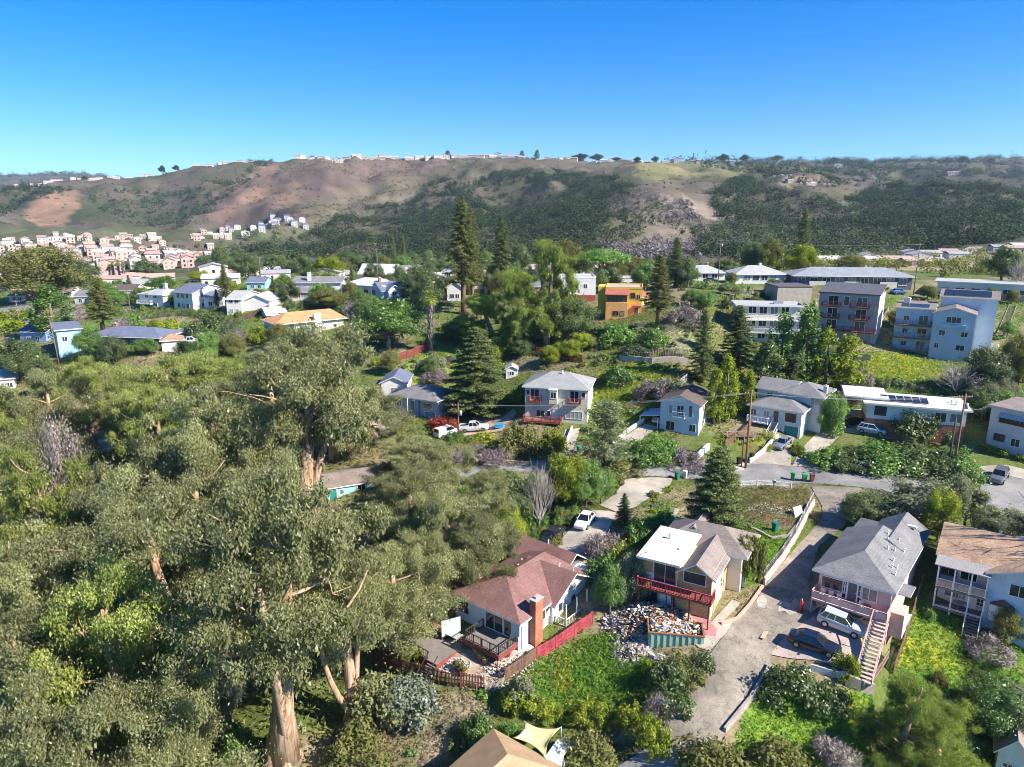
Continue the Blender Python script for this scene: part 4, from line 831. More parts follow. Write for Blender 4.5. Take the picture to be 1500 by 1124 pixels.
    def flat(s, m, R=None, e=None, ov=0.5, t=0.22, trim=None, parapet=0.0, tilt=0.0, name='roof'):
        x0, y0, x1, y1 = R or s.R; e = s.h if e is None else e; mb = MB(); trim = trim or TRIM
        X0, Y0, X1, Y1 = x0 - ov, y0 - ov, x1 + ov, y1 + ov
        c = [(X0, Y0, e), (X1, Y0, e), (X1, Y1, e + tilt), (X0, Y1, e + tilt)]; d = [(x, y, z + t) for x, y, z in c]
        mb.poly(c[::-1], trim); mb.poly(d, m)
        for i in range(4): mb.poly([c[i], c[(i + 1) % 4], d[(i + 1) % 4], d[i]], trim)
        if parapet:
            for q in ((X0, Y0, X1, Y0 + .2), (X0, Y1 - .2, X1, Y1), (X0, Y0 + .2, X0 + .2, Y1 - .2), (X1 - .2, Y0 + .2, X1, Y1 - .2)): mb.box(q[0], q[1], e + t + .002, q[2], q[3], e + t + parapet, trim)
        return s.part(mb, name)
    def fr(s, face, R=None):
        x0, y0, x1, y1 = R or s.R
        return {'f': ((x0, y0, 0), (1, 0, 0), (0, -1, 0), x1 - x0), 'b': ((x0, y1, 0), (1, 0, 0), (0, 1, 0), x1 - x0), 'r': ((x1, y0, 0), (0, 1, 0), (1, 0, 0), y1 - y0), 'l': ((x0, y0, 0), (0, 1, 0), (-1, 0, 0), y1 - y0)}[face]
    def win(s, face, uc, z, w, h, R=None, nx=2, ny=1, trim=None, name='window', off=0.0, label=None, gm=None):
        o, u, n, L = s.fr(face, R); c = uc * L if abs(uc) <= 1.0 else uc; trim = trim or TRIM; a, b = c - w / 2, c + w / 2; t = .09; f0, f1 = off + .004, off + .075
        mb = MB()
        obox(mb, o, u, n, a - t, b + t, z - t, z, f0, f1, trim); obox(mb, o, u, n, a - t, b + t, z + h, z + h + t, f0, f1, trim)
        obox(mb, o, u, n, a - t, a, z, z + h, f0, f1, trim); obox(mb, o, u, n, b, b + t, z, z + h, f0, f1, trim)
        for i in range(1, nx): x = a + (b - a) * i / nx; obox(mb, o, u, n, x - .035, x + .035, z, z + h, f0, f1 - .01, trim)
        for i in range(1, ny): y = z + h * i / ny; obox(mb, o, u, n, a, b, y - .03, y + .03, f0, f1 - .015, trim)
        fo = s.part(mb, name, label=label); g = MB(); obox(g, o, u, n, a, b, z, z + h, f0, off + .03, gm or GL); s.part(g, 'pane', fo); return fo
    def door(s, face, uc, z, w=0.95, h=2.05, m=None, R=None, name='door', label=None, off=0.0):
        o, u, n, L = s.fr(face, R); c = uc * L if abs(uc) <= 1 else uc; mb = MB(); m = m or TRIM; a, b = c - w / 2, c + w / 2
        obox(mb, o, u, n, a, b, z, z + h, off + .004, off + .05, m)
        if name == 'garage_door':
            for i in range(1, 4): obox(mb, o, u, n, a + .05, b - .05, z + h * i / 4 - .02, z + h * i / 4 + .02, off + .05, off + .07, m)
        for q in (a - .1, b): obox(mb, o, u, n, q, q + .1, z, z + h + .1, off + .004, off + .08, TRIM)
        obox(mb, o, u, n, a, b, z + h, z + h + .1, off + .004, off + .08, TRIM)
        d = s.part(mb, name, label=label)
        if s.ft and name == 'door': k = MB(); obox(k, o, u, n, b - .18, b - .1, z + 1.0, z + 1.08, off + .05, off + .12, STEEL); s.part(k, 'handle', d)
        return d
    def rail(s, mb, pts, z, h, m, bal=.16, solid=None, post=1.6):
        for a, b in zip(pts[:-1], pts[1:]):
            a = Vector((*a, 0)); b = Vector((*b, 0)); L = (b - a).length; up = Vector((0, 0, 1))
            mb.bar(a + up * (z + h), b + up * (z + h), .1, .07, m); mb.bar(a + up * (z + .12), b + up * (z + .12), .06, .06, m)
            k = max(1, round(L / post))
            for i in range(k + 1): p = a.lerp(b, i / k); mb.bar(p + up * z, p + up * (z + h), .1, .1, m)
            if solid: mb.bar(a + up * (z + .16 + (h - .3) / 2), b + up * (z + .16 + (h - .3) / 2), .04, h - .28, solid)
            elif bal:
                k = int(L / bal)
                for i in range(1, k): p = a.lerp(b, i / k); mb.bar(p + up * (z + .12), p + up * (z + h), .035, .035, m)
    def balcony(s, face, u0, u1, z, dep=1.4, floor=None, rail=None, R=None, h=1.0, solid=None, posts=False, bal=.2, name='balcony', ends=True, label=None):
        o, u, n, L = s.fr(face, R); a = u0 * L if abs(u0) <= 1.2 else u0; b = u1 * L if abs(u1) <= 1.2 else u1; floor = floor or DECKW; rail = rail or TRIM; mb = MB()
        obox(mb, o, u, n, a, b, z - .2, z, .01, dep, floor); bo = s.part(mb, name, label=label)
        O = Vector(o); U = Vector(u); Nn = Vector(n); P = lambda t, d: tuple((O + U * t + Nn * d).xy)
        r = MB(); e = .06; pts = ([P(a + e, .1)] if ends else []) + [P(a + e, dep - e), P(b - e, dep - e)] + ([P(b - e, .1)] if ends else [])
        s.rail(r, pts, z, h, rail, bal, solid); s.part(r, 'railing', bo)
        if posts:
            k = max(1, round((b - a) / 3.0))
            for i in range(k + 1):
                p = P(a + .1 + (b - a - .2) * i / k, dep - .12); m = MB(); m.bar((*p, -2.5), (*p, z - .2), .14, .14, rail); s.part(m, 'post', bo)
        return bo
    def chimney(s, x, y, z0, z1, w=.7, d=.7, m=None):
        mb = MB(); m = m or BRICK; mb.box(x - w / 2, y - d / 2, z0, x + w / 2, y + d / 2, z1, m); mb.box(x - w / 2 - .07, y - d / 2 - .07, z1, x + w / 2 + .07, y + d / 2 + .07, z1 + .1, TRIMG if m is BRICK else m)
        mb.box(x - w / 5, y - d / 5, z1 + .1, x + w / 5, y + d / 5, z1 + .32, SALMON); return s.part(mb, 'chimney')
    def pipe(s, x, y, z, h=.5, r=.07):
        mb = MB(); mb.tube([(x, y, z - .3), (x, y, z + h)], [r, r], TRIM, 7); mb.tube([(x, y, z + h), (x, y, z + h + .06)], [r * 1.6, r * 1.6], TRIM, 7); return s.part(mb, 'vent_pipe')
    def solar(s, x0, y0, z0, x1, y1, z1, nx, ny):
        for i in range(nx):
            for j in range(ny):
                mb = MB(); g = .05; a = x0 + (x1 - x0) * i / nx + g; b = x0 + (x1 - x0) * (i + 1) / nx - g; c = j / ny; d = (j + 1) / ny; ya = y0 + (y1 - y0) * c + g; yb = y0 + (y1 - y0) * d - g; za = z0 + (z1 - z0) * c; zb = z0 + (z1 - z0) * d
                top = [(a, ya, za), (b, ya, za), (b, yb, zb), (a, yb, zb)]; bot = [(x, y, z - .05) for x, y, z in top]
                mb.poly(top, SOLAR); mb.poly(bot[::-1], TRIMG)
                for k in range(4): mb.poly([bot[k], bot[(k + 1) % 4], top[(k + 1) % 4], top[k]], STEEL)
                s.part(mb, 'solar_panel')
    def steps(s, x, y, z, x2, y2, z2, w, m, rail=None, name='stairs', n=None):
        a = Vector((x, y, z)); b = Vector((x2, y2, z2)); n = n or max(2, int(abs(z2 - z) / .19)); mb = MB(); u = (b - a); u.z = 0; u.normalize(); k = Vector((-u.y, u.x, 0)); run = (Vector((x2, y2, 0)) - Vector((x, y, 0))).length / n
        for i in range(n):
            p = a.lerp(b, (i + .5) / n); mb.bar(p - k * w / 2, p + k * w / 2, run * .95, .07, m)
        for q in (-1, 1): mb.bar(a + k * q * w / 2 - Vector((0, 0, .1)), b + k * q * w / 2 - Vector((0, 0, .1)), .07, .26, rail or m)
        st = s.part(mb, name)
        if rail:
            r = MB(); up = Vector((0, 0, .95))
            for q in (-1, 1):
                r.bar(a + k * q * w / 2 + up, b + k * q * w / 2 + up, .09, .09, rail)
                for i in range(6): p = a.lerp(b, i / 5) + k * q * w / 2; r.bar(p, p + up, .08, .08, rail)
            s.part(r, 'handrail', st)
        return st
    def grid(s, face, rows, cols, w=1.2, h=1.2, R=None, z=1.0, dz=2.8, trim=None, u0=.15, u1=.85):
        for r in range(rows):
            for c in range(cols): s.win(face, u0 + (u1 - u0) * (c + .5) / cols if cols > 1 else (u0 + u1) / 2, z + r * dz, w, h, R, trim=trim)
VERBOSE = False
# ------------------------------------------------------------------ the houses of the near slope
# maroon roof house with decks
b = Bld('house', 'two storey house with maroon shingle hip roof, tall brick chimney and grey decks', 'house', (761, 955, 911), (668, 869), 'R', 15.0)
W_, H_ = b.W, b.h; D_ = 15.5
b.walls(PBLUE, (0, 0, W_, D_), -3.5, H_)
b.walls(WHITE, (W_ - .02, .3, W_ + .12, 5.0), -3.0, H_ - .05, name='side_cladding')
b.hip(R_MAROON, (0, 0, W_, D_ - 3), H_, 2.3, 'y', .55, ends=(.75, .5), trim=TRIM)
b.walls(WHITE, (W_ * .5, 5.2, W_ + .5, 12.6), -3, H_, name='wing_wall', gable=('x', 2.05)); b.gable(R_MAROON, (W_ * .45, 5.2, W_ + .5, 12.6), H_, 2.05, 'x', .5, ove=.7)
b.gable(R_MAROON, (-.6, D_ - 4.2, W_ * .75, D_), H_ + .35, 1.4, 'x', .5, name='rear_roof'); b.walls(DWALL, (-.4, D_ - 4, W_ * .74, D_ - .2), -2, H_ + .35, name='rear_wall')
b.win('f', .12, H_ - 2.0, 1.7, 1.5, nx=1); b.win('f', .62, H_ - 2.35, 2.4, 2.1, nx=2, name='glass_door'); b.win('f', .83, H_ - 2.3, 1.0, 2.05, nx=1, name='glass_door')
b.win('r', .8, H_ - 1.7, 1.1, 1.2, (0, 0, W_ + .12, 15), nx=2); b.win('r', 3.9, H_ - 1.6, .7, 1.1, (0, 0, W_ + .12, 15), nx=1); b.win('r', 4.7, H_ - 1.6, .7, 1.1, (0, 0, W_ + .12, 15), nx=1)
b.win('f', .93, .1, .9, 1.5, nx=1, name='glass_door'); b.win('r', .6, .1, 1.0, 1.8, (0, 0, W_ + .12, 15), nx=1, name='glass_door')
b.chimney(W_ + .55, 2.2, -2.5, H_ + 1.9, .8, 1.35)
b.win('r', .55, H_ - 1.9, .9, 1.1, (0, 5.2, W_ + .5, 12.6), nx=1); b.win('r', .2, H_ - 1.7, .8, 1.0, (0, 5.2, W_ + .5, 12.6), nx=1)
b.balcony('r', .06, .94, H_ - 2.7, 1.6, BRNW, TRIM, (0, 5.2, W_ + .5, 12.6), .95, bal=.3, posts=True, name='porch')
for i in range(4):
    m = MB(); y = 5.7 + i * 2.1; m.bar((W_ + 2.0, y, H_ - 2.7), (W_ + 2.0, y, H_ + .1), .12, .12, TRIM); b.part(m, 'porch_post')
b.steps(W_ + 1.5, 13.0, H_ - 2.7, W_ + 1.5, 7.6, -1.6, 1.3, BRNW, BRNW)
for x, y, z in ((W_ * .3, 8.5, H_ + 1.2), (W_ * .42, 6.4, H_ + 1.75), (W_ * .2, 5.4, H_ + .9), (W_ * .8, 9.8, H_ + 1.6), (W_ * .95, 10.6, H_ + 1.2), (W_ * .3, D_ - 1.6, H_ + 1.6)): b.pipe(x, y, z, .45)
DK = thing('deck', 'grey timber two level deck with dark rails below the maroon roof house', 'deck', b.w(0, 0), b.rz)
def deck_part(mb, name, parent=None): return mb.build(name, parent or DK)
zt = H_ - 2.45; zl = zt - 1.35
m = MB(); m.box(W_ * .44, -3.2, zt - .25, W_ * .98, -.06, zt, DECKW); u = deck_part(m, 'upper_deck'); m = MB(); m.box(W_ * .44, -3.26, zt - .55, W_ * .98, -3.2, zt, REDW); m.box(W_ * .98, -3.2, zt - .55, W_ * .98 + .06, -.06, zt, REDW); deck_part(m, 'skirt', u)
m = MB(); m.box(-3.0, -6.9, zl - .25, W_ * .40, -1.4, zl, DECKW); l = deck_part(m, 'lower_deck'); m = MB(); m.box(-3.0, -6.96, zl - .5, W_ * .40, -6.9, zl, REDW); m.box(W_ * .40, -6.9, zl - .5, W_ * .40 + .06, -3.3, zl, REDW); deck_part(m, 'skirt', l)
m = MB(); b.rail(m, [(W_ * .46, -.2), (W_ * .46, -3.1), (W_ * .97, -3.1), (W_ * .97, -.2)], zt, .95, TRIMD, .3, None, 1.3); deck_part(m, 'railing', u)
m = MB(); b.rail(m, [(-2.9, -1.5), (-2.9, -6.8), (W_ * .24, -6.8)], zl, .95, TRIMD, .3, None, 1.3); deck_part(m, 'railing', l)
m = MB()
for i in range(6): m.box(W_ * .41 + .07, -3.4 - 0.0, zl + .05 + i * .2, W_ * .44 - .02, -1.6, zl + .1 + i * .2, DECKW)
deck_part(m, 'steps')
b2 = b; m = MB()
n_ = 9
for i in range(n_): t = (i + .5) / n_; m.bar((W_ * .26, -6.7 - t * 2.0, zl - t * 1.7), (W_ * .40, -6.7 - t * 2.0, zl - t * 1.7), .26, .06, DECKW)
for x in (W_ * .26, W_ * .40): m.bar((x, -6.7, zl + .9), (x, -8.7, zl - .8), .08, .08, TRIMD); m.bar((x, -6.7, zl - .1), (x, -8.7, zl - 1.8), .06, .25, TRIMD); m.bar((x, -8.7, zl - 1.9), (x, -8.7, zl - .8), .1, .1, TRIMD)
deck_part(m, 'stairs')
for x in (-1.0, W_ * .38, W_ * .94):
    for y in (-6.3, -3.0): m = MB(); m.bar((x, y, -4), (x, y, zl - .26 if y < -5 else zt - .26), .14, .14, BRNW); deck_part(m, 'post')
GH = b

# gutted house
b = Bld('house', 'gutted two storey house with white flat roof, bare board walls and red balcony', 'house', (1039, 909, 842), (943, 817), 'R', 12.0)
W_, H_ = b.W, b.h; HOSP = b
b.walls(HOUSEWRAP, (0, 0, W_, 10), -2.5, H_); 
for q in ((W_ * .48, -.06, 3.0, W_ - .02, -.004, H_ - .05), (.02, -.06, 3.9, W_ * .17, -.004, H_ - .05), (W_ * .50, -.06, .2, W_ - .02, -.004, 1.9), (W_ + .004, 5.4, .3, W_ + .06, 6.6, 4.4), (W_ + .004, 1.2, .1, W_ + .06, 2.5, 1.2)): m = MB(); m.box(*q, OSB); b.part(m, 'boarding')
for q in ((W_ * .50, -.05, 1.9, W_ - .02, -.004, 3.0), (0.02, -.05, 3.0, W_ * .17, -.004, 3.9)): m = MB(); m.box(*q, TRIM); b.part(m, 'white_panel')
b.win('f', .33, 3.05, 2.6, 2.2, nx=2, name='glass_door'); b.win('f', .76, 3.9, 2.3, 1.2, nx=1, off=.062); b.win('r', 1.2, 3.8, .6, 1.4, nx=1, ny=2); b.win('r', 4.2, 1.9, .6, 1.1, nx=1, ny=2)
b.door('f', .36, 0, 1.0, 2.1, TRIM); b.win('f', .12, .2, 1.6, 2.0, nx=1, name='opening', trim=BRNW); b.win('f', .43, .1, .8, 2.0, nx=1, name='opening', trim=BRNW)
b.flat(R_WHITE, (-.3, -.9, W_ * .55, 7.0), H_ + .35, .2, .25, TRIM, tilt=.25, name='flat_roof'); m = MB(); m.box(.02, .02, H_, W_ * .53, 6.8, H_ + .36, TRIM); b.part(m, 'upstand')
b.gable(R_BROWN, (W_ * .56, -.2, W_ + .1, 7.5), H_ - .25, 1.15, 'y', .45, ove=.5); m = MB(); m.prism([(W_ * .56, H_ - .2), (W_, H_ - .2), (W_ * .78, H_ + .85)], .01, .15, OSB); b.part(m, 'gable_wall')
b.hip(R_BROWN, (.2, 6.0, W_ + 2.0, 12.2), H_ - .2, 1.7, 'x', .4, name='rear_roof'); b.walls(HOUSEWRAP, (.5, 9.9, W_ + 1.6, 12.0), -2, H_ - .2, name='rear_wall'); b.walls(CREAM, (W_ - .2, 6.6, W_ + 1.6, 9.9), -2, H_ - .2, name='bay_wall')
b.gable(R_BROWN, (W_ * .25, 8.2, W_ * .6, 13.0), H_, 1.3, 'y', .4, name='dormer_roof')
b.balcony('f', -.02, 1.06, 2.85, 1.75, REDW, REDB, None, 1.0, bal=.17)
for x in (.2, W_ * .52, W_ * .76, W_ * 1.03): m = MB(); m.bar((x, -1.65, -1.5), (x, -1.65, 2.65), .13, .13, REDW); b.part(m, 'post')
b.pipe(1.5, 4.5, H_ + .75, .5, .14); b.pipe(3.2, 2.5, H_ + .65, .12, .1)

# pink house
b = Bld('house', 'pink stucco house with grey hip roof, pink balcony and long outside stair', 'house', (1191, 886, 834), (1307, 867), 'L', 14.0)
W_, H_ = b.W, b.h; PK = b; D1 = b.loc(1238, 775, H_)[1]; D1 = min(max(D1, 9), 15); D2 = D1 + 5.5
b.walls(PINK, (.3, 0, W_, D1), -3, H_); b.walls(PINK, (W_ * .38, D1, W_ - .2, D2), -2, H_ + .1, name='rear_wall')
b.hip(R_GREY, (.1, 0, W_, D1), H_, 1.95, 'y', .5, ends=(.95, .35), trim=TRIM); b.gable(R_GREY, (W_ * .36, D1 - 3.5, W_ - .1, D2), H_ + .15, 1.5, 'y', .45, name='rear_roof'); b.flat(R_DGREY, (W_ * .05, D1 - .2, W_ * .4, D2 - 1), H_ - .1, .2, .2, name='side_roof'); b.walls(PINK, (W_ * .08, D1 + .1, W_ * .38, D2 - 1.2), -2, H_ - .1, name='annexe_wall')
b.win('f', .24, H_ - 1.75, 2.3, 1.25, nx=1); b.win('f', .72, H_ - 1.75, 1.5, 1.3, nx=2); b.door('f', .50, H_ - 2.45, 1.0, 2.1, DWALL); b.win('f', .405, H_ - 2.3, .4, 1.9, nx=1, ny=3, name='side_light'); b.win('f', .60, H_ - 2.3, .4, 1.9, nx=1, ny=3, name='side_light')
b.balcony('f', .02, 1.02, H_ - 2.55, 1.9, PINK, PINK, None, .9, solid=PINK, posts=True)
for i in range(4):
    t = .1 + i * .27; m = MB(); m.bar((W_ * t, -1.7, H_ - 3.6), (W_ * t + .9, -1.7, H_ - 2.8), .1, .1, PINK); b.part(m, 'brace')
for x, y in ((.72, .55), (.8, .6), (.66, .7), (.62, .82), (.78, .82), (.9, .7), (.85, .42), (.93, .35), (.88, .3), (.95, .22)):
    b.pipe(W_ * x, D1 * y, H_ + .15 + 1.95 * min(1, (1.05 - x) / .55), .4)
m = MB(); m.box(W_ * .72, D1 + 2.6, H_ + 1.15, W_ * .9, D1 + 3.1, H_ + 1.4, TRIM); b.part(m, 'skylight')
m = MB(); m.box(W_ * .4, 2.3, H_ + 1.0, W_ * .48, 2.8, H_ + 1.42, STEEL); b.part(m, 'roof_vent')
b.steps(W_ - .4, -1.9, H_ - 2.6, W_ - .1, -8.6, -1.6, 1.5, surf('concrete_step', (0.5, 0.4, 0.36), 0.8), PINK, n=16)
b.flat(R_GREY, (W_ - .1, .6, W_ + 1.5, 3.0), H_ - .35, .15, .12, name='porch_roof'); m = MB(); m.box(W_ + .02, .6, -1, W_ + 1.3, 3.0, H_ - 2.6, PINK); b.part(m, 'porch_base')
b.win('f', .3, .3, 2.2, 1.7, trim=BRNW, name='opening', nx=1); b.win('f', .62, .3, 2.0, 1.7, trim=BRNW, name='opening', nx=1)
b.win('r', .35, H_ - 1.8, 1.0, 1.1, (0, 0, W_, D1)); b.win('r', .6, H_ - 1.8, 1.0, 1.1, (0, 0, W_, D1))
for i in range(4):
    c = thing('chair', 'pale plastic chair on the pink balcony', 'chair', b.w(W_ * (.14 + .12 * i) if i < 3 else W_ * .68, -1.0, H_ - 2.53), b.rz + .3 * i, 'chairs on the pink balcony')
    m = MB(); m.box(-.25, -.25, .40, .25, .25, .46, CREAM); m.build('seat', c); m = MB(); m.box(-.25, .2, .46, .25, .26, .95, CREAM); m.build('backrest', c)
    for x in (-.22, .22):
        for y in (-.22, .22): m = MB(); m.bar((x, y, 0), (x, y, .4), .05, .05, CREAM); m.build('leg', c)

# pale blue house at the right edge with a two storey veranda
b = Bld('house', 'pale blue house with tan roof and grey two storey veranda at the right edge', 'house', (1365, 889, 826), (1450, 845), 'L', 12.0)
W_, H_ = b.W, b.h; X2 = W_ + 6.5
b.walls(PALE, (.2, 1.9, W_, 11), -2.5, H_ + .5); b.walls(PBLUE, (W_, .6, X2, 11), -2.5, H_ + .3, name='blue_wall', gable=('y', 1.2))
b.gable(R_TAN, (0, 1.9, X2, 11.2), H_ + .55, 1.9, 'x', .5, trim=TRIM); b.gable(R_TAN, (W_, .4, X2, 6.5), H_ + .3, 1.2, 'y', .45, name='front_roof')
m = MB(); c = [(-.3, -.35, H_ - .05), (W_ + .2, -.35, H_ - .05), (W_ + .2, 2.1, H_ + .62), (-.3, 2.1, H_ + .62)]; d = [(x, y, z + .09) for x, y, z in c]; m.poly(c[::-1], TRIMG); m.poly(d, R_METAL)
for k in range(4): m.poly([c[k], c[(k + 1) % 4], d[(k + 1) % 4], d[k]], TRIMG)
b.part(m, 'veranda_roof')
b.balcony('f', 0, 1.0, H_ - 2.7, 1.95, DECKW, TRIM, (0, 1.9, W_, 11), 1.0, solid=GREYF, bal=0, name='veranda')
b.balcony('f', 0, 1.0, .15, 1.95, DECKW, TRIM, (0, 1.9, W_, 11), .25, bal=0, name='porch')
for x in (.1, W_ * .35, W_ * .68, W_ - .1): m = MB(); m.bar((x, .05, -2.2), (x, .05, H_ + .02), .15, .15, TRIM); b.part(m, 'post')
RV = (0, 1.9, W_, 11)
b.win('f', .2, H_ - 1.9, 1.5, 1.2, RV, trim=BRNW); b.win('f', .6, H_ - 1.9, 1.5, 1.2, RV); b.win('f', .32, 1.0, 1.3, 1.1, RV); b.win('f', .52, 1.0, 1.0, 1.1, RV); b.door('f', .72, .15, .9, 2.0, TRIM, RV); b.win('f', .9, .8, .9, 1.2, RV, ny=3)
RB = (W_, .6, X2, 11)
b.win('f', .42, H_ - 1.75, 1.6, 1.3, RB); b.win('f', .22, .5, 1.9, 1.5, RB, nx=4, ny=3, off=.35); m = MB(); m.box(W_ + .5, .2, .3, W_ + 2.6, .59, 2.2, TRIM); m.prism([(W_ + .4, 2.2), (W_ + 2.7, 2.2), (W_ + 1.55, 2.9)], .1, .59, R_DBROWN); b.part(m, 'bay')
b.steps(W_ * .82, -.1, .1, W_ * .82, -2.0, -1.3, 1.4, DECKW, TRIM); b.pipe(W_ * 1.05, 7.5, H_ + 2.0, .5, .12)

# tan roof house at the bottom edge (only its far corner is in the picture)
ze = -1.6; C0 = at_z(724, 1069, ze); R0 = at_z(809, 1117, ze); 
b = Bld('house', 'low house with ochre shingle hip roof at the bottom edge beside a shade sail', 'house', (724, 1110, 1069), (809, 1117), 'L', 8.0, z0=None)
W_, H_ = b.W, b.h; b.walls(CREAM, (0.5, -12, W_ + 2, -.5), -2.5, H_); b.hip(R_OCHRE, (0.4, -12.4, W_ + 2, -.5), H_, 2.1, 'y', .5, trim=TRIM, ends=(.8, .8)); b.win('b', .5, H_ - 1.7, 1.2, 1.0, (0.5, -12, W_ + 2, -.5)); b.win('l', .7, H_ - 1.7, 1.2, 1.0, (0.5, -12, W_ + 2, -.5))
TANH = b
# small house at the lower right corner
b = Bld('house', 'small white house with brown shingle gable roof in the lower right corner', 'house', (1456, 1136, 1096), (1512, 1112), 'L', 9.0)
b.walls(WHITE, gable=('y', 1.5)); b.gable(R_BROWN, None, None, 1.5, 'y', .4); b.win('f', .42, .5, 1.1, 1.2, nx=3, ny=3); b.win('l', .4, .6, 1.0, 1.1)
# white house under the eucalyptus
b = Bld('house', 'white cottage half hidden by eucalyptus beside the new yellow fence', 'house', (603, 876, 856), (655, 829), 'L', 7.0)
b.walls(WHITE); b.gable(R_SALMON, None, None, 1.2, 'x', .4); b.win('f', .35, .8, 1.0, 1.1, ny=2); b.win('f', .6, .8, 1.0, 1.1, ny=2); b.win('f', .8, .8, 1.0, 1.1, ny=2)
b = Bld('house', 'turquoise house with brown roof glimpsed through the eucalyptus', 'house', (480, 735, 716), (548, 705), 'L', 7.0)
b.walls(TEAL); b.gable(R_BROWN, None, None, 1.0, 'x', .3); b.door('f', .12, 0, 1.1, 2.0, GREEND); b.win('f', .3, .9, .6, .7, nx=1); b.win('f', .72, .9, 1.2, 1.0); BLUESH = b
b = Bld('house', 'narrow pale grey house beside the tall eucalyptus trunk', 'house', (415, 741, 702), (434, 699), 'L', 6.0)
b.walls(PALE, gable=('y', .9)); b.gable(R_LGREY, None, None, .9, 'y', .3); b.win('f', .45, 3.2, .8, 1.2); b.win('f', .45, .6, .8, 1.2)
b = Bld('hut', 'small hut with tan rounded roof behind the eucalyptus trunk', 'hut', (404, 772, 764), (437, 764), 'L', 3.5)
b.walls(HOUSEWRAP); b.hip(R_TAN, None, None, .9, 'x', .4, trim=SALMON); b.door('f', .5, 0, .8, 1.6, BRNW)
b = Bld('shed', 'turquoise shed in the eucalyptus grove', 'shed', (474, 824, 796), (508, 790), 'L', 3.0)
b.walls(TEAL); b.flat(R_LGREY, None, None, .25, .12); b.door('f', .35, 0, .8, 1.8, SKYB); b.win('f', .75, 1.0, .6, .6, nx=1)
b = Bld('house', 'grey roofed house in a clearing of the left grove', 'house', (100, 684, 664), (166, 655), 'L', 6.0)
b.walls(PBLUE); b.gable(R_LGREY, None, None, .9, 'x', .4); b.win('f', .3, .8, 1.2, 1.0); b.win('f', .7, .8, 1.2, 1.0)

# ------------------------------------------------------------------ across the street
b = Bld('house', 'cream two storey house with grey hip roof, two small balconies and red deck', 'house', (860, 622, 571), (769, 566), 'R', 8.5)
W_, H_ = b.W, b.h; b.walls(CREAM); b.hip(R_LGREY if 0 else roofm('mid_grey', (0.30, 0.30, 0.30)), None, None, 2.0, 'x', .5)
z2 = H_ - 2.55
for u in (.13, .76): b.win('f', u + .03, z2 + .1, 1.5, 2.0, name='glass_door'); b.balcony('f', u - .06, u + .14, z2, 1.1, REDW, REDW, None, .95, bal=.14)
b.win('f', .05, z2 + 1.1, .6, .8, nx=1); b.win('f', .93, z2 + 1.0, .6, .9, nx=1)
m = MB(); m.box(W_ * .40, -.8, z2 - .3, W_ * .53, -.004, H_ - .3, CREAM); m.box(W_ * .39, -.9, H_ - .3, W_ * .54, -.004, H_ - .15, TRIM); b.part(m, 'bay'); b.win('f', .465, z2 + .8, 1.0, 1.1, off=.8)
b.win('f', .79, .95, 3.0, 1.3, nx=4); b.win('f', .25, .95, 1.4, 1.2); b.door('f', .49, .5, .9, 2.0, TRIM); b.win('f', .38, 1.2, .7, .9, nx=1)
b.balcony('f', .0, .60, .45, 2.0, REDW, REDB if 0 else REDW, None, 1.0, bal=.16, posts=True, name='deck'); b.grid('r', 2, 2, .9, 1.2, z=1.0); b.pipe(W_ * .55, 3.6, H_ + 1.6, .8, .12); b.pipe(W_ * .3, 3, H_ + 1.2, .4); b.door('f', .84, -2.4, 2.6, 2.2, TRIMG, name='garage_door')
# blue gable house with carport
b = Bld('house', 'pale blue gable house with white balcony box and lean-to carport', 'house', (1022, 640, 594), (968, 587), 'R', 9.0)
W_, H_ = b.W, b.h; b.walls(PBLUE, gable=('y', 1.35)); b.gable(R_DBROWN, None, None, 1.35, 'y', .5)
b.win('f', .27, H_ - 2.0, .6, 1.5, nx=1); b.win('f', .52, H_ - 2.1, 1.1, 1.6, ny=2); b.win('f', .78, H_ - 2.2, .6, 1.9, nx=1); b.balcony('f', .33, .66, H_ - 2.4, .8, TRIM, TRIM, None, .9, bal=.5); b.win('f', .28, .5, 1.4, 1.6); b.win('f', .85, .8, 1.0, 1.2); b.grid('r', 2, 2, .8, 1.1)
m = MB(); c = [(-3.6, -.3, 2.35), (-.02, -.3, 2.9), (-.02, 5.2, 2.9), (-3.6, 5.2, 2.35)]; d = [(x, y, z + .12) for x, y, z in c]; m.poly(c[::-1], TRIM); m.poly(d, R_PORCH)
for k in range(4): m.poly([c[k], c[(k + 1) % 4], d[(k + 1) % 4], d[k]], TRIM)
cpo = b.part(m, 'carport_roof')
for x, y in ((-3.5, -.2), (-.3, -.2), (-3.5, 5.1)): m = MB(); m.bar((x, y, -1.5), (x, y, 2.4), .13, .13, TRIM); b.part(m, 'carport_post')
CARPORT = b
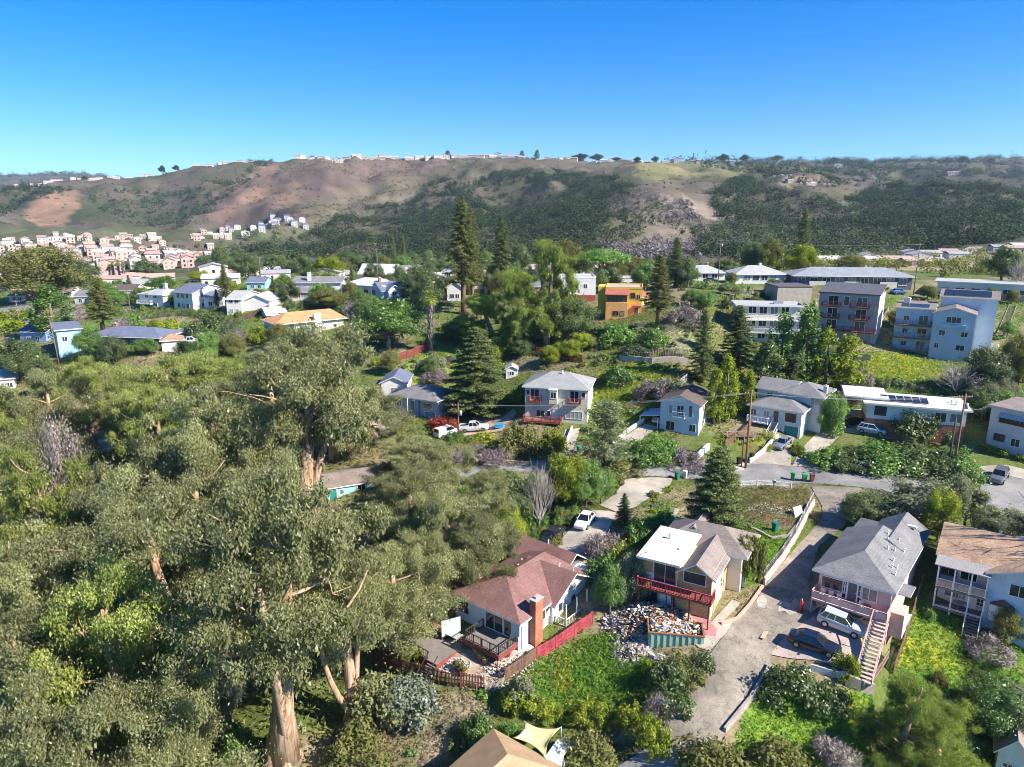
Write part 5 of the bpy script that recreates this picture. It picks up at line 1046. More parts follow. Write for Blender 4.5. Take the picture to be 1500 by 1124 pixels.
# white house with green garage door
b = Bld('house', 'white stepped house with grey hip roofs and dark green garage door', 'house', (1171, 644, 605), (1099, 593), 'R', 5.0)
W_, H_ = b.W, b.h; b.walls(WHITE, (0, 0, W_, 5)); b.hip(R_GREY, (0, 0, W_, 5.5), H_, 1.2, 'x', .5)
RU = (-.3, 4.5, W_ + 2.2, 11.5); HU = H_ + 2.1; b.walls(WHITE, RU, -2, HU, 'upper_wall'); b.gable(R_GREY, (RU[0], 4.5, W_ * .65, 11.5), HU + .1, 1.3, 'x', .45, name='upper_roof'); b.hip(R_GREY, (W_ * .45, 3.9, W_ + 2.2, 11.6), HU, 1.5, 'y', .45, name='upper_roof')
b.door('f', .83, 0, 2.3, 2.1, GREEND, name='garage_door'); b.win('f', .80, H_ - 2.0, 1.9, 1.6, nx=1); b.win('f', .33, H_ - 1.7, .9, 1.0); b.win('f', .08, H_ - 1.7, .9, 1.0); b.door('f', .52, H_ - 2.4, .9, 2.0, BRNW)
b.win('f', .20, HU - 1.3, .9, .8, RU); b.win('f', .88, HU - 1.5, 1.3, 1.1, RU); b.win('r', .3, H_ - 1.7, .7, 1.1, (0, 0, W_, 5)); b.win('r', .75, H_ - 1.7, .7, 1.1, (0, 0, W_, 5)); b.win('r', .3, HU - 1.6, .8, 1.2, RU)
b.chimney(W_ + 1.9, 6.8, HU, HU + 1.5, .6, .8, WHITE); b.balcony('f', 0.0, .42, H_ - 2.5, 1.6, TRIM, TRIM, None, .9, bal=.25, name='terrace'); b.steps(W_ * .55, -.2, H_ - 2.5, W_ * .5, -3.2, -.2, 1.2, concrete, TRIM)
# flat roofed house with solar panels
b = Bld('house', 'long white flat roofed house with rows of solar panels and open carport', 'house', (1266, 634, 591), (1417, 603), 'L', 7.0)
W_, H_ = b.W, b.h; b.walls(WHITE, (0, 0, W_, 7.5), m2=BRICK, zsplit=max(.8, H_ - 2.6)); b.flat(R_WHITE, (0, 0, W_, 7.5), H_, .7, .28); b.flat(R_WHITE, (-3.2, 1.5, 3.0, 9.0), H_ + .55, .4, .28, name='carport_roof')
for x, y in ((-3.3, 1.4), (-3.3, 8.8)): m = MB(); m.bar((x, y, -1.5), (x, y, H_ + .55), .15, .15, TRIM); b.part(m, 'carport_post')
b.solar(2.2, 1.2, H_ + .45, 9.5, 3.6, H_ + .95, 6, 2); b.win('f', .14, H_ - 2.0, 1.9, 1.7, nx=1); b.win('f', .9, H_ - 2.1, 1.6, 1.5); b.win('f', .75, H_ - 2.1, 1.6, 1.5); b.pipe(W_ * .93, 3, H_ + .3, .6, .15); b.pipe(W_ * .9, 4, H_ + .3, .4, .15)
FLATH = b
b = Bld('apartment_building', 'pale two storey apartment building with striped awning at the right edge', 'apartments', (1444, 649, 596), (1530, 612), 'L', 9.0)
W_, H_ = b.W, b.h; b.walls(wallm('pale_lilac_grey', (0.62, 0.57, 0.56), False)); b.flat(R_BROWN, None, None, .35, .35, trim=surf('fascia_pink', (0.62, 0.50, 0.46), 0.7)); b.win('f', .52, H_ - 2.2, 5.0, 1.3, nx=5, trim=BRNW); b.win('f', .24, .9, 1.5, 1.1, nx=3, trim=BRNW); b.win('f', .56, .6, 1.2, 1.2)
m = MB(); m.poly([(W_ * .2, -.02, H_ - .6), (W_ * .85, -.02, H_ - .6), (W_ * .85, -.95, H_ - 1.15), (W_ * .2, -.95, H_ - 1.15)], surf('awning_striped', (0.62, 0.55, 0.52), 0.8, lines=('X', 0.5, 0.5))); m.poly([(W_ * .2, -.95, H_ - 1.2), (W_ * .85, -.95, H_ - 1.2), (W_ * .85, -.02, H_ - .65), (W_ * .2, -.02, H_ - .65)], TRIM); b.part(m, 'awning')
# hillside apartments
b = Bld('apartment_building', 'four storey grey stucco apartment block with dark red balconies', 'apartments', (1280, 505, 434), (1201, 429), 'R', 10.0)
W_, H_ = b.W, b.h; b.walls(GREYW, None, -4, H_); b.walls(surf('wall_side_pale', (0.58, 0.56, 0.55), 0.8, 0.1, 0.6), (W_ - .01, 0, W_ + .1, 10), -4, H_ - .02, name='side_wall'); b.flat(R_DGREY, None, None, .25, .3, trim=BRNW, tilt=1.4); 
lv = H_ / 4.0
for k in range(1, 4):
    z = lv * k + .15
    b.win('f', .25, z, 2.0, 2.0, name='glass_door'); b.win('f', .73, z, 2.0, 2.0, name='glass_door')
    if k > 1: b.balcony('f', .06, .38, z - .1, 1.2, REDW, REDW, None, .95, bal=.3); b.balcony('f', .54, .88, z - .1, 1.2, REDW, REDW, None, .95, bal=.3)
b.win('f', .47, lv * 3 + .2, 1.0, 2.0, nx=1); b.balcony('f', .1, 1.0, lv + .05, 1.5, REDW, REDW, None, .95, bal=.3); b.win('f', .2, lv * 1.9, .9, .9); b.win('r', .5, lv * 2, .6, 1.3, (0, 0, W_ + .1, 10), nx=1); b.win('r', .78, lv * 2.4, .6, 1.3, (0, 0, W_ + .1, 10), nx=1)
b = Bld('apartment_building', 'tall powder blue apartment building with white trim, decks and dark roof panels', 'apartments', (1419, 531, 462), (1368, 458), 'R', 7.0)
W_, H_ = b.W, b.h; b.walls(BLUE, None, -3, H_, gable=('y', 1.2)); b.gable(R_BROWN, (0, 0, W_, 8), H_, 1.2, 'y', .35)
b.win('f', .5, H_ - 1.9, 2.6, 1.2, nx=3); b.win('f', .26, H_ - 4.7, 1.1, 1.1); b.win('f', .8, H_ - 4.7, 1.1, 1.0); b.win('f', .17, H_ - 7.4, .7, 1.1); b.win('f', .74, H_ - 7.6, 1.5, 1.1); m = MB(); m.box(W_ * .2, -.5, H_ - 3.0, W_ * .8, -.004, H_ - 2.2, BLUE); b.part(m, 'bay')
RL = (-W_ * .95, 1.2, 0, 8); b.walls(BLUE, RL, -3, H_ + .3, 'wing_wall'); b.flat(R_BROWN, RL, H_ + .3, .3, .2, tilt=.9, name='wing_roof'); b.solar(RL[0] + .8, 2.0, H_ + .75, -1.0, 5, H_ + 1.12, 4, 1)
for k in range(3):
    z = H_ - 3.0 - k * 2.75; b.balcony('f', 0.0, .98, z, 1.5, BRNW, GREYF if k else BRNW, RL, 1.0, bal=.25); b.win('f', .75, z + .1, 1.7, 1.9, RL, name='glass_door'); b.win('f', .3, z + .8, 1.0, 1.0, RL)
RT = (.8, 7.5, W_ + 3.6, 16); b.walls(PBLUE, RT, -2, H_ + 2.7, 'rear_wall', gable=('x', 1.2)); b.gable(R_BROWN, RT, H_ + 2.7, 1.2, 'x', .4, name='rear_roof'); b.solar(1.2, 7.7, H_ + 3.05, W_ + 2.4, 11.2, H_ + 4.0, 5, 2); b.chimney(-W_ * .75, 6, H_, H_ + 2.2, 1.2, 1.0, WHITE); b.grid('r', 3, 2, .7, 1.2, RT, z=2.0); b.balcony('r', .0, .5, 1.5, 1.4, BRNW, TRIM, RT, 1.0)
b = Bld('building', 'box of weathered vertical boards beside the grey apartment block', 'building', (1136, 462, 421), (1190, 421), 'L', 9.0); b.walls(WOODS); b.flat(R_DGREY, None, None, .1, .25, trim=BRNW); b.win('r', .5, 3, 1, 1.2)
b = Bld('apartment_building', 'flat roofed pale apartment house with white balcony rails behind the conifers', 'apartments', (1168, 502, 450), (1081, 448), 'R', 8.0)
W_, H_ = b.W, b.h; b.walls(CREAM); b.flat(R_LGREY, None, None, .6, .3); b.grid('f', 3, 4, 1.6, 1.6, z=.7, dz=2.9); b.balcony('f', 0, 1, H_ - 3.0, 1.4, TRIM, TRIM, None, .95); b.balcony('f', 0, 1, H_ - 5.9, 1.4, TRIM, TRIM, None, .95)
m = MB(); m.box(W_ * .6, 2, H_ + .3, W_ * .75, 3.2, H_ + 1.0, STEEL); b.part(m, 'roof_unit')
b = Bld('house', 'long low grey building with charcoal hip roof on the crest', 'building', (1163, 419, 404), (1337, 406), 'L', 11.0)
b.walls(DWALL); b.hip(roofm('blue_grey', (0.27, 0.29, 0.32)), None, None, 2.0, 'x', .8)
for i in range(9): b.win('f', .06 + i * .108, .5, 2.0, 1.9, nx=2, name='glass_door' if i % 2 else 'window')
for i in range(3): m = MB(); x = b.W * (.12 + i * .3); m.box(x, -1.2, -.5, x + 4.5, -1.1, 1.5, CREAM); b.part(m, 'screen_wall')
b = Bld('house', 'low white house with flat tan roof on the right crest', 'house', (1371, 432, 413), (1530, 420), 'L', 10.0); b.walls(WHITE, m2=SALMON, zsplit=.9); b.flat(R_LGREY, None, None, .7, .3, trim=TRIM)
for i in range(6): b.win('f', .08 + i * .15, 1.0, 1.9, 1.2)
b = Bld('house', 'ochre yellow and orange stucco house with red tiled porch roof', 'house', (886, 467, 423), (941, 424), 'L', 9.0)
W_, H_ = b.W, b.h; b.walls(YELLOW, m2=ORANGE, zsplit=H_ * .5); b.flat(R_LGREY, None, None, .05, .2, trim=YELLOW, parapet=.3); b.walls(YELLOW, (-2, 3, 0, 9), -2, H_ + .2, 'side_wall')
m = MB(); m.box(.2, -1.6, -2, W_ * .62, -.01, H_ * .58, ORANGE); b.part(m, 'bay'); m = MB(); c = [(.0, -1.9, H_ * .82), (W_ * .66, -1.9, H_ * .82), (W_ * .66, -.01, H_ * .98), (0, -.01, H_ * .98)]; d = [(x, y, z + .14) for x, y, z in c]; m.poly(c[::-1], R_RED); m.poly(d, R_RED)
for k in range(4): m.poly([c[k], c[(k + 1) % 4], d[(k + 1) % 4], d[k]], R_RED)
b.part(m, 'porch_roof'); b.win('f', .33, H_ * .60, W_ * .52, 1.5, nx=5, trim=BRNW, off=1.2); b.win('f', .3, 1.1, 1.2, 1.0, trim=BRNW, off=1.6); b.win('f', .48, 1.1, .9, 1.0, trim=BRNW, off=1.6); b.win('f', .75, H_ - 2.2, .9, 1.2, trim=BRNW); b.win('f', .9, H_ - 2.4, .8, 1.0, trim=SALMON); m = MB(); m.box(W_ * .78, -.8, H_ * .42, W_ * .98, -.01, H_ * .47, R_RED); b.part(m, 'canopy'); b.door('f', .86, .8, 1.0, 2.0, REDW)
b = Bld('house', 'white flat roofed house behind the yellow house', 'house', (892, 424, 408), (938, 408), 'L', 7.0); b.walls(WHITE); b.flat(R_LGREY, None, None, .1, .2); b.grid('f', 1, 3, 1.3, 1.1)
b = Bld('house', 'white stucco house with dark red base and balcony left of the yellow house', 'house', (818, 446, 408), (873, 408), 'L', 9.0); W_, H_ = b.W, b.h; b.walls(WHITE, m2=surf('wall_oxblood', (0.32, 0.06, 0.06), 0.8), zsplit=H_ * .36); b.flat(R_LGREY, None, None, .05, .2, parapet=.3); b.win('f', .35, H_ * .5, 1.6, 1.9); b.win('f', .72, H_ * .62, 1.0, 1.1); b.balcony('f', .0, .55, H_ * .45, 1.8, TRIM, TRIMD, None, 1.0); b.win('r', .5, H_ * .6, 1, 1)
b = Bld('house', 'white bungalow with grey hip roof on the crest beside a utility pole', 'house', (1004, 412, 400), (1062, 400), 'L', 9.0); b.walls(WHITE); b.hip(R_LGREY, None, None, 2.0, 'x', .6); b.chimney(b.W * .65, 5, b.h, b.h + 2.8); b.grid('f', 1, 3, 1.6, 1.2)
b = Bld('house', 'white bungalow with pale grey hip roof left of the long building', 'house', (1077, 416, 402), (1150, 402), 'L', 10.0); b.walls(WHITE); b.hip(R_LGREY, None, None, 2.1, 'x', .6); b.chimney(b.W * .6, 5, b.h, b.h + 2.7, m=WHITE); b.grid('f', 1, 4, 1.8, 1.3)
# left of the cream house
b = Bld('house', 'slate blue house with grey hip roof next to the big cedar', 'house', (640, 619, 588), (574, 579), 'R', 8.0); W_, H_ = b.W, b.h; b.walls(DBLUE, (0, 0, W_ * .6, 8)); b.walls(BLUE, (W_ * .6, .6, W_, 8), name='right_wall'); b.hip(R_GREY, None, None, 1.8, 'x', .6); b.win('f', .14, H_ - 2.0, 1.6, 1.2, nx=3); b.win('f', .76, H_ - 1.9, 1.7, 1.0, off=-.55); b.door('f', .47, H_ - 2.6, 1.0, 2.1, DWALL); b.door('f', .82, -.2, 2.4, 1.9, DBLUE, name='garage_door', off=-.55); m = MB(); m.bar((W_ * .4, -.7, -1), (W_ * .4, -.7, H_), .16, .16, TRIM); b.part(m, 'post')
b = Bld('house', 'small white gable house behind the slate blue house', 'house', (559, 582, 561), (595, 561), 'L', 8.0); b.walls(WHITE, gable=('y', 1.2)); b.gable(R_SLATE, None, None, 1.2, 'y', .4); b.win('f', .5, .9, 1.2, 1.1); b.win('r', .5, .9, 1.2, 1.1)
b = Bld('house', 'white and peach stucco house at the head of the left driveway', 'house', (533, 606, 585), (557, 581), 'L', 7.0); b.walls(WHITE, m2=SALMON, zsplit=1.0); b.gable(R_LGREY, None, None, 1.1, 'x', .4); b.win('f', .5, 1.2, 1.0, 1.0)
b = Bld('shed', 'small white garden shed behind the cedar', 'shed', (741, 556, 541), (758, 541), 'L', 3.0); b.walls(WHITE, gable=('y', .6)); b.gable(R_LGREY, None, None, .6, 'y', .25); b.win('f', .5, .9, .9, .8); b.door('r', .5, 0, .8, 1.9)
b = Bld('house', 'white house with orange tan hip roof and broad white chimney', 'house', (432, 493, 473), (503, 466), 'L', 9.0); W_, H_ = b.W, b.h; b.walls(WHITE); b.hip(R_ORANGE, (-4.5, -.2, W_, 9), None, 2.0, 'x', .7, ends=(1, .45)); b.walls(WHITE, (-4.4, 1.5, .1, 8.8), -3, H_, 'wing_wall'); b.win('f', .17, 1.2, 1.3, 1.0); b.win('f', .82, 1.4, .8, .8, nx=1); b.chimney(W_ * .45, -.45, -2, H_ + 1.8, 1.8, .8, WHITE)
b = Bld('house', 'small white annexe with dark flat roof beside the round green tree', 'house', (505, 506, 485), (525, 485), 'L', 6.0); b.walls(PALE); b.flat(R_DGREY, None, None, .3, .2); b.win('f', .4, 1.4, 1.2, 1.0); b.win('r', .5, 1.4, 1.2, 1.0)
# row of white houses on the left
b = Bld('house', 'white two storey house with hip roof and open verandas, left in the row', 'house', (206, 452, 431), (238, 433), 'L', 9.0); W_, H_ = b.W, b.h; b.walls(WHITE); b.hip(R_LGREY, None, None, 1.6, 'x', .5); b.grid('f', 2, 2, 1.3, 1.2, z=.7); b.balcony('f', 0, .6, H_ - 2.6, 1.4, TRIM, TRIM, None, .9); b.chimney(W_ * .7, 4, H_, H_ + 3, 1.0, .8, WHITE); b.grid('r', 2, 2)
b = Bld('house', 'white house with blue grey gable roof beside the veranda house', 'house', (256, 453, 428), (281, 430), 'L', 13.0); W_, H_ = b.W, b.h; b.walls(WHITE, gable=('x', 2.0)); b.gable(R_SLATE, None, None, 2.0, 'x', .5); b.grid('f', 2, 3, 1.1, 1.3, z=.6, dz=2.9); b.grid('r', 2, 3, .8, 1.1, z=.8)
b = Bld('house', 'white barn shaped house with pale roof and small tower, end of the left row', 'house', (333, 462, 439), (353, 439), 'L', 15.0); W_, H_ = b.W, b.h; b.walls(WHITE, gable=('x', 1.6)); b.gable(R_LGREY, None, None, 1.6, 'x', .4); b.grid('f', 2, 2, .9, 1.1, z=.6); b.grid('r', 1, 2, .8, 1.0, z=2.4); b.walls(WHITE, (W_, 2, W_ + 7, 12), -2, H_ - .6, 'wing_wall', gable=('y', 1.6)); b.gable(R_LGREY, (W_, 2, W_ + 7, 12), H_ - .6, 1.6, 'y', .4, name='wing_roof')
b = Bld('house', 'white house with stepped grey roofs above the olive round tree', 'house', (421, 441, 428), (453, 428), 'L', 7.0); W_, H_ = b.W, b.h; b.walls(WHITE); b.hip(R_GREY, None, None, 1.5, 'x', .5); b.walls(WHITE, (0, 7, W_ + 8, 15), -2, H_ + 2.2, 'rear_wall'); b.gable(R_GREY, (0, 7, W_ + 8, 15), H_ + 2.2, 1.4, 'x', .5, name='rear_roof'); b.grid('f', 1, 3, 1.3, 1.2); b.chimney(W_ * .7, 8, H_, H_ + 5, 1, .8, WHITE); b.grid('r', 1, 2)
b = Bld('house', 'white pavilion house with white hip roof and columns', 'house', (502, 434, 417), (561, 420), 'L', 10.0); b.walls(WHITE); b.hip(R_WHITE, None, None, 1.8, 'x', .6); b.grid('f', 1, 4, 1.5, 1.6, z=.8)
for i in range(5): m = MB(); x = b.W * i / 4; m.bar((x, -.5, -1), (x, -.5, b.h), .2, .2, TRIM); b.part(m, 'column')
b = Bld('house', 'pale blue house with dark gable roof and brick chimney above the round green tree', 'house', (560, 438, 426), (611, 423), 'L', 9.0); W_, H_ = b.W, b.h; b.walls(PBLUE); b.gable(R_SLATE, None, None, 2.0, 'x', .5); b.gable(R_SLATE, (W_ * .1, -1.5, W_ * .5, 5), H_, 1.5, 'y', .4, name='front_roof'); b.walls(PBLUE, (W_ * .12, -1.3, W_ * .48, .1), -2, H_, 'front_wall', gable=('y', 1.45)); b.grid('f', 1, 2, 1.4, 1.1, u0=.5, u1=1); b.win('f', .3, 1, 1.4, 1.1, off=1.3); b.chimney(W_ * .15, 6, H_, H_ + 3.2)
b = Bld('house', 'white house with white gable roof and dormer windows on the crest', 'house', (526, 413, 401), (576, 402), 'L', 9.0); b.walls(WHITE, m2=BRICK, zsplit=1.0); b.gable(R_WHITE, None, None, 3.0, 'x', .4); b.grid('f', 1, 3, 1.3, 1.1, z=1.4)
b = Bld('house', 'house with steep charcoal roof and two white dormers', 'house', (585, 416, 407), (617, 407), 'L', 9.0); W_, H_ = b.W, b.h; b.walls(PALE, gable=('x', 3.6)); b.gable(R_GREY, None, None, 3.6, 'x', .4)
for u in (.28, .72):
    m = MB(); m.box(W_ * u - .9, 1.2, H_ + .4, W_ * u + .9, 4, H_ + 2.3, WHITE); m.prism([(W_ * u - 1.1, H_ + 2.3), (W_ * u + 1.1, H_ + 2.3), (W_ * u, H_ + 3.2)], 1.0, 4.2, R_WHITE); b.part(m, 'dormer'); b.win('f', u, H_ + .8, .9, 1.1, off=-1.2)
b.grid('f', 1, 3, 1.1, 1.1)
for nm, c, o, wm_, rm_, lab in (('house', (648, 409, 398), (676, 398), PBLUE, R_LGREY, 'grey blue gabled house left of the twin redwoods, upper'), ('house', (655, 441, 421), (677, 421), WHITE, R_LGREY, 'white gabled house just left of the twin redwood trunks'),
      ('house', (691, 433, 417), (714, 416), WHITE, R_TAN, 'white house with tan roof right of the redwood trunks'), ('house', (706, 417, 404), (752, 405), PALE, R_TAN, 'grey house with peach roof behind the redwoods'),
      ('house', (165, 437, 425), (197, 425), WHITE, R_DBROWN, 'white house with brown roof left of the veranda house'), ('house', (302, 416, 407), (328, 407), SALMON, R_SALMON, 'salmon roofed house above the left row'),
      ('house', (362, 426, 414), (388, 414), TEAL, R_SLATE, 'teal house with slate roof right of the cone tree'), ('house', (300, 452, 436), (326, 436), PBLUE, R_SLATE, 'blue grey house in the middle of the left row'),
      ('house', (175, 425, 415), (215, 416), WHITE, R_LGREY, 'long white house behind the left row'), ('house', (392, 470, 462), (420, 460), WHITE, R_WHITE, 'white flat porch house behind the orange roof'),
      ('house', (0, 574, 556), (20, 554), WHITE, R_LGREY, 'white house with grey roof at the left edge'), ('house', (31, 503, 486), (66, 487), DBLUE, R_SLATE, 'dark blue roofed house left of the sky blue house'),
      ('house', (14, 443, 434), (36, 434), CREAM, R_SALMON, 'cream cottage at the far left by the road bend'), ('house', (78, 437, 428), (104, 428), WHITE, R_BROWN, 'white cottage under the big left oak'), ('house', (110, 446, 434), (134, 434), PALE, R_GREY, 'pale cottage right of the big left oak'), ('house', (760, 436, 420), (790, 420), SALMON, R_GREY, 'pinkish house behind the dark central trees'),
      ('house', (1168, 391, 383), (1200, 383), WHITE, R_LGREY, 'white house behind the long charcoal roof'), ('house', (960, 405, 396), (990, 396), PALE, R_LGREY, 'pale house left of the crest bungalows'), ('house', (820, 402, 394), (858, 394), PALE, R_LGREY, 'pale house under the umbrella pine'), ('house', (930, 452, 436), (952, 434), YELLOW, R_RED, 'yellow annexe with red tile roof right of the ochre house')):
    b = Bld(nm, lab, 'house', c, o, 'L', 8.0); ax = 'y' if 'gabled' in lab else 'x'; b.walls(wm_, gable=(ax, 1.5)); b.gable(rm_, None, None, 1.5, ax, .4); b.grid('f', 2 if b.h > 5 else 1, 2, 1.1, 1.1, z=.8); b.grid('r', 1, 2, .9, 1.0)
b = Bld('house', 'dark house with slate hip roof, brick chimney and pink porch walls below the left road', 'house', (132, 510, 492), (233, 495), 'L', 9.0); W_, H_ = b.W, b.h; b.walls(DWALL); b.hip(R_SLATE, None, None, 1.7, 'x', .8); b.chimney(W_ * .2, 5, H_, H_ + 2.4, 1.2, .9); b.grid('f', 1, 5, 1.5, 1.2); m = MB(); m.box(W_ * .04, -.5, -1, W_ * .12, -.01, 2, SALMON); b.part(m, 'porch_wall')
b = Bld('garage', 'white garage with tan roof in front of the slate roofed house', 'garage', (238, 516, 500), (266, 498), 'L', 6.0); b.walls(WHITE); b.hip(R_TAN, None, None, 1.1, 'x', .5); b.door('f', .5, 0, 2.6, 2.1, TRIM, name='garage_door')
b = Bld('house', 'sky blue house with dark shallow roof below the left road', 'house', (122, 512, 482), (82, 485), 'R', 8.0); b.walls(SKYB); b.flat(R_SLATE, None, None, .5, .25, tilt=.8); b.win('f', .3, 2.5, 1.0, 1.0); b.win('f', .75, 2.5, 1.0, 1.0)
# ------------------------------------------------------------------ far woods and ridge lines
def far_points(poly, n, dmin, dmax, seed, clump=0.0, cs=60.0):
    m = inpoly(PX, PY, poly) & (DEP > dmin) & (DEP < dmax)
    if clump: m &= fbm(GX / cs, GY / cs, 4, seed) > clump
    idx = np.flatnonzero(m.ravel()); rng = np.random.default_rng(seed)
    if len(idx) == 0: WARN.append('no far points'); return np.zeros((0, 3)), rng
    wt = R_.ravel()[idx] ** 2 * np.ones(len(idx)); i = rng.choice(idx, n, p=wt / wt.sum())
    a = GA.ravel()[i] + (rng.random(n) - .5) * (gaz[1] - gaz[0]); r = np.exp(GR.ravel()[i] + (rng.random(n) - .5) * (glr[1] - glr[0]))
    x = r * np.sin(a); y = r * np.cos(a); return np.stack([x, y, ground_np(x, y)], 1), rng
def wood(label, poly, n, dmin=300, dmax=2600, seed=1, rad=4.2, kind='far', per=60, clump=0.0, cs=60.0, leafs=1.7, tall=1.0, name='wood'):
    P, rng = far_points(poly, n, dmin, dmax, seed, clump, cs)
    if not len(P): return
    rr = rad * (.6 + .7 * rng.random(n)); C = P.copy(); C[:, 2] += rr * .75 * tall; o0 = C.mean(0)
    V, Q, T = leaves(rng, C - o0, rr, per, leafs, .55, 0, .5, (1, 1, .85 * tall), .75, .85, .0)
    return tag(link(np_mesh(name, V, Q, [LF[kind]], None, T), name, None, tuple(o0)), label, None, None, 'stuff')
wood('dark oak wood on the middle hillside', [(350,372),(430,352),(500,318),(560,298),(600,300),(640,258),(690,275),(740,250),(850,258),(900,262),(935,290),(890,320),(870,372),(700,384),(520,380)], 3000, 430, 1500, 3, 6.4, 'far', 85, .16, 80, 1.6)
wood('dark oak wood on the middle hillside', [(560,372),(600,322),(700,300),(880,290),(950,330),(900,385),(700,392)], 800, 330, 1100, 5, 5.8, 'far', 95, 0, 60, 1.4)
wood('olive scrub trees on the middle hillside', [(480,340),(700,270),(900,300),(960,380),(600,385)], 500, 330, 1300, 6, 3.2, 'olive', 80, .45, 50, 1.1)
wood('oak wood on the right spur', [(1030,290),(1090,262),(1130,280),(1230,300),(1300,272),(1400,268),(1500,280),(1500,352),(1380,366),(1250,385),(1110,392),(1010,372),(1060,330)], 3600, 320, 1250, 7, 6.0, 'far', 85, .12, 80, 1.5)
wood('grey green trees at the foot of the spur', [(1010,330),(1120,330),(1300,350),(1360,340),(1320,385),(1180,392),(1040,388)], 620, 300, 900, 8, 4.2, 'grey', 80, .3, 40, 1.1)
wood('pinkish bare brush on the spur', [(860,355),(890,300),(960,285),(1010,300),(1040,345),(1020,385),(900,388)], 420, 320, 1000, 9, 3.4, 'mauve', 55, .42, 50, 1.2, 1.3, 'brush')
wood('scrub on the grassy spur', [(860,355),(890,300),(960,285),(1010,300),(1040,345),(1020,385),(900,388)], 260, 320, 1000, 29, 2.6, 'far', 40, .5, 50, 1.2)
wood('dark trees along the far right ridge', [(960,236),(1100,224),(1500,222),(1500,262),(1300,262),(1100,258)], 2300, 1200, 2900, 11, 9.0, 'far', 34, .12, 160, 3.4, 1.15)
wood('trees between the far ridge and the spur', [(1080,246),(1300,246),(1500,250),(1500,285),(1300,278),(1130,268)], 1500, 900, 2300, 12, 7.0, 'far', 36, .25, 120, 2.6)
wood('wood on the left hills', [(0,268),(60,272),(110,282),(40,300),(0,318)], 460, 700, 2200, 13, 6.2, 'far', 38, .3, 80, 2.4)
wood('wood on the left hills', [(120,272),(200,280),(290,280),(300,250),(400,236),(380,262),(320,300),(280,335),(200,332),(150,310)], 1100, 700, 2200, 14, 6.0, 'far', 38, .38, 90, 2.2)
wood('trees at the foot of the left hills', [(330,372),(350,345),(470,340),(520,330),(520,372),(400,384)], 330, 380, 1300, 15, 4.6, 'far', 50)
wood('brush over the brown ridge', [(300,330),(420,236),(700,234),(760,260),(640,320),(480,345)], 1500, 700, 1800, 16, 2.0, 'olive', 20, .36, 70, 1.3)
wood('trees on the far left mountain', [(0,250),(200,258),(190,270),(0,270)], 220, 3000, 5200, 17, 14, 'far', 26, .3, 300, 6)
wood('tree belt behind the crest houses', [(330,400),(560,386),(760,388),(990,388),(1010,400),(900,405),(560,404),(350,408)], 260, 230, 520, 18, 3.8, 'far', 80, 0, 50, 1.2)
wood('trees along the valley floor', [(0,352),(160,352),(330,352),(470,362),(330,392),(150,400),(0,402)], 260, 400, 1200, 19, 3.4, 'far', 40, .4, 60, 1.5)
wood('trees in the right valley', [(1150,392),(1300,384),(1500,362),(1500,392),(1330,402),(1200,400)], 130, 260, 800, 20, 2.5, 'olive', 130, 0, 60, .8)

wood('scattered scrub over all the far slopes', [(0,262),(300,246),(420,236),(760,234),(1060,246),(1300,262),(1500,270),(1500,360),(1000,385),(500,350),(330,336),(0,330)], 2600, 500, 2200, 33, 1.9, 'far', 16, .3, 60, 1.4, .8, 'scrub')
wood('tree belt below the crest on the right', [(1000,392),(1170,392),(1340,398),(1500,398),(1500,412),(1340,408),(1160,400)], 80, 220, 460, 34, 2.5, 'olive', 170, 0, 50, .6)
# ------------------------------------------------------------------ far houses: valley terraces, ridge houses, right valley (each one a thing)
def mini(kind, W_, D_, H_, rise, wm, rm, ax='x', nwin=3, rows=2):
    mw = MB(); mw.box(-W_ / 2, 0, -4, W_ / 2, D_, H_, wm)
    if ax == 'y': mw.prism([(-W_ / 2, H_), (W_ / 2, H_), (0, H_ + rise)], 0, D_, wm)
    m = MB(); ov = .4; e = H_
    a0, a1 = (-ov, D_ + ov) if ax == 'x' else (-W_ / 2 - ov, W_ / 2 + ov); b0, b1 = (-W_ / 2 - ov, W_ / 2 + ov) if ax == 'x' else (-ov, D_ + ov); mid = (a0 + a1) / 2
    pr = [(a0, e - .1), (mid, e + rise), (a1, e - .1), (a1, e + .1), (mid, e + rise + .2), (a0, e + .1)]; P = [[(a, b, z) if ax == 'y' else (b, a, z) for a, z in pr] for b in (b0, b1)]
    for i in range(6): j = (i + 1) % 6; m.poly([P[0][i], P[0][j], P[1][j], P[1][i]], rm)
    for q in P: m.poly([q[0], q[1], q[4], q[5]], rm); m.poly([q[1], q[2], q[3], q[4]], rm)
    r = m.build('roof'); B_ = []
    for k in range(rows):
        for i in range(nwin): x = -W_ / 2 + W_ * (i + .5) / nwin; B_.append((x - .55, -.06, .9 + k * 2.7, x + .55, -.01, 2.2 + k * 2.7))
    for k in range(rows): B_.append((W_ / 2 + .01, D_ * .3, .9 + k * 2.7, W_ / 2 + .06, D_ * .3 + 1.2, 2.2 + k * 2.7))
    obs = [('roof', r)]
    if kind == 'r':                                   # near enough to show single windows
        for q in B_: g = MB(); g.box(*q, GL); obs.append(('window', g.build('window')))
    else:
        for q in B_: mw.box(*q, GL)
    obs.append(('wall', mw.build('wall'))); res = [(n_, o.data) for n_, o in obs]
    for _, o in obs: bpy.data.objects.remove(o)
    return res
FARW = [wallm('far_white', (0.58, 0.53, 0.49), False), wallm('far_cream', (0.50, 0.42, 0.35), False), wallm('far_pinkish', (0.48, 0.35, 0.30), False), wallm('far_grey', (0.45, 0.44, 0.44), False)]
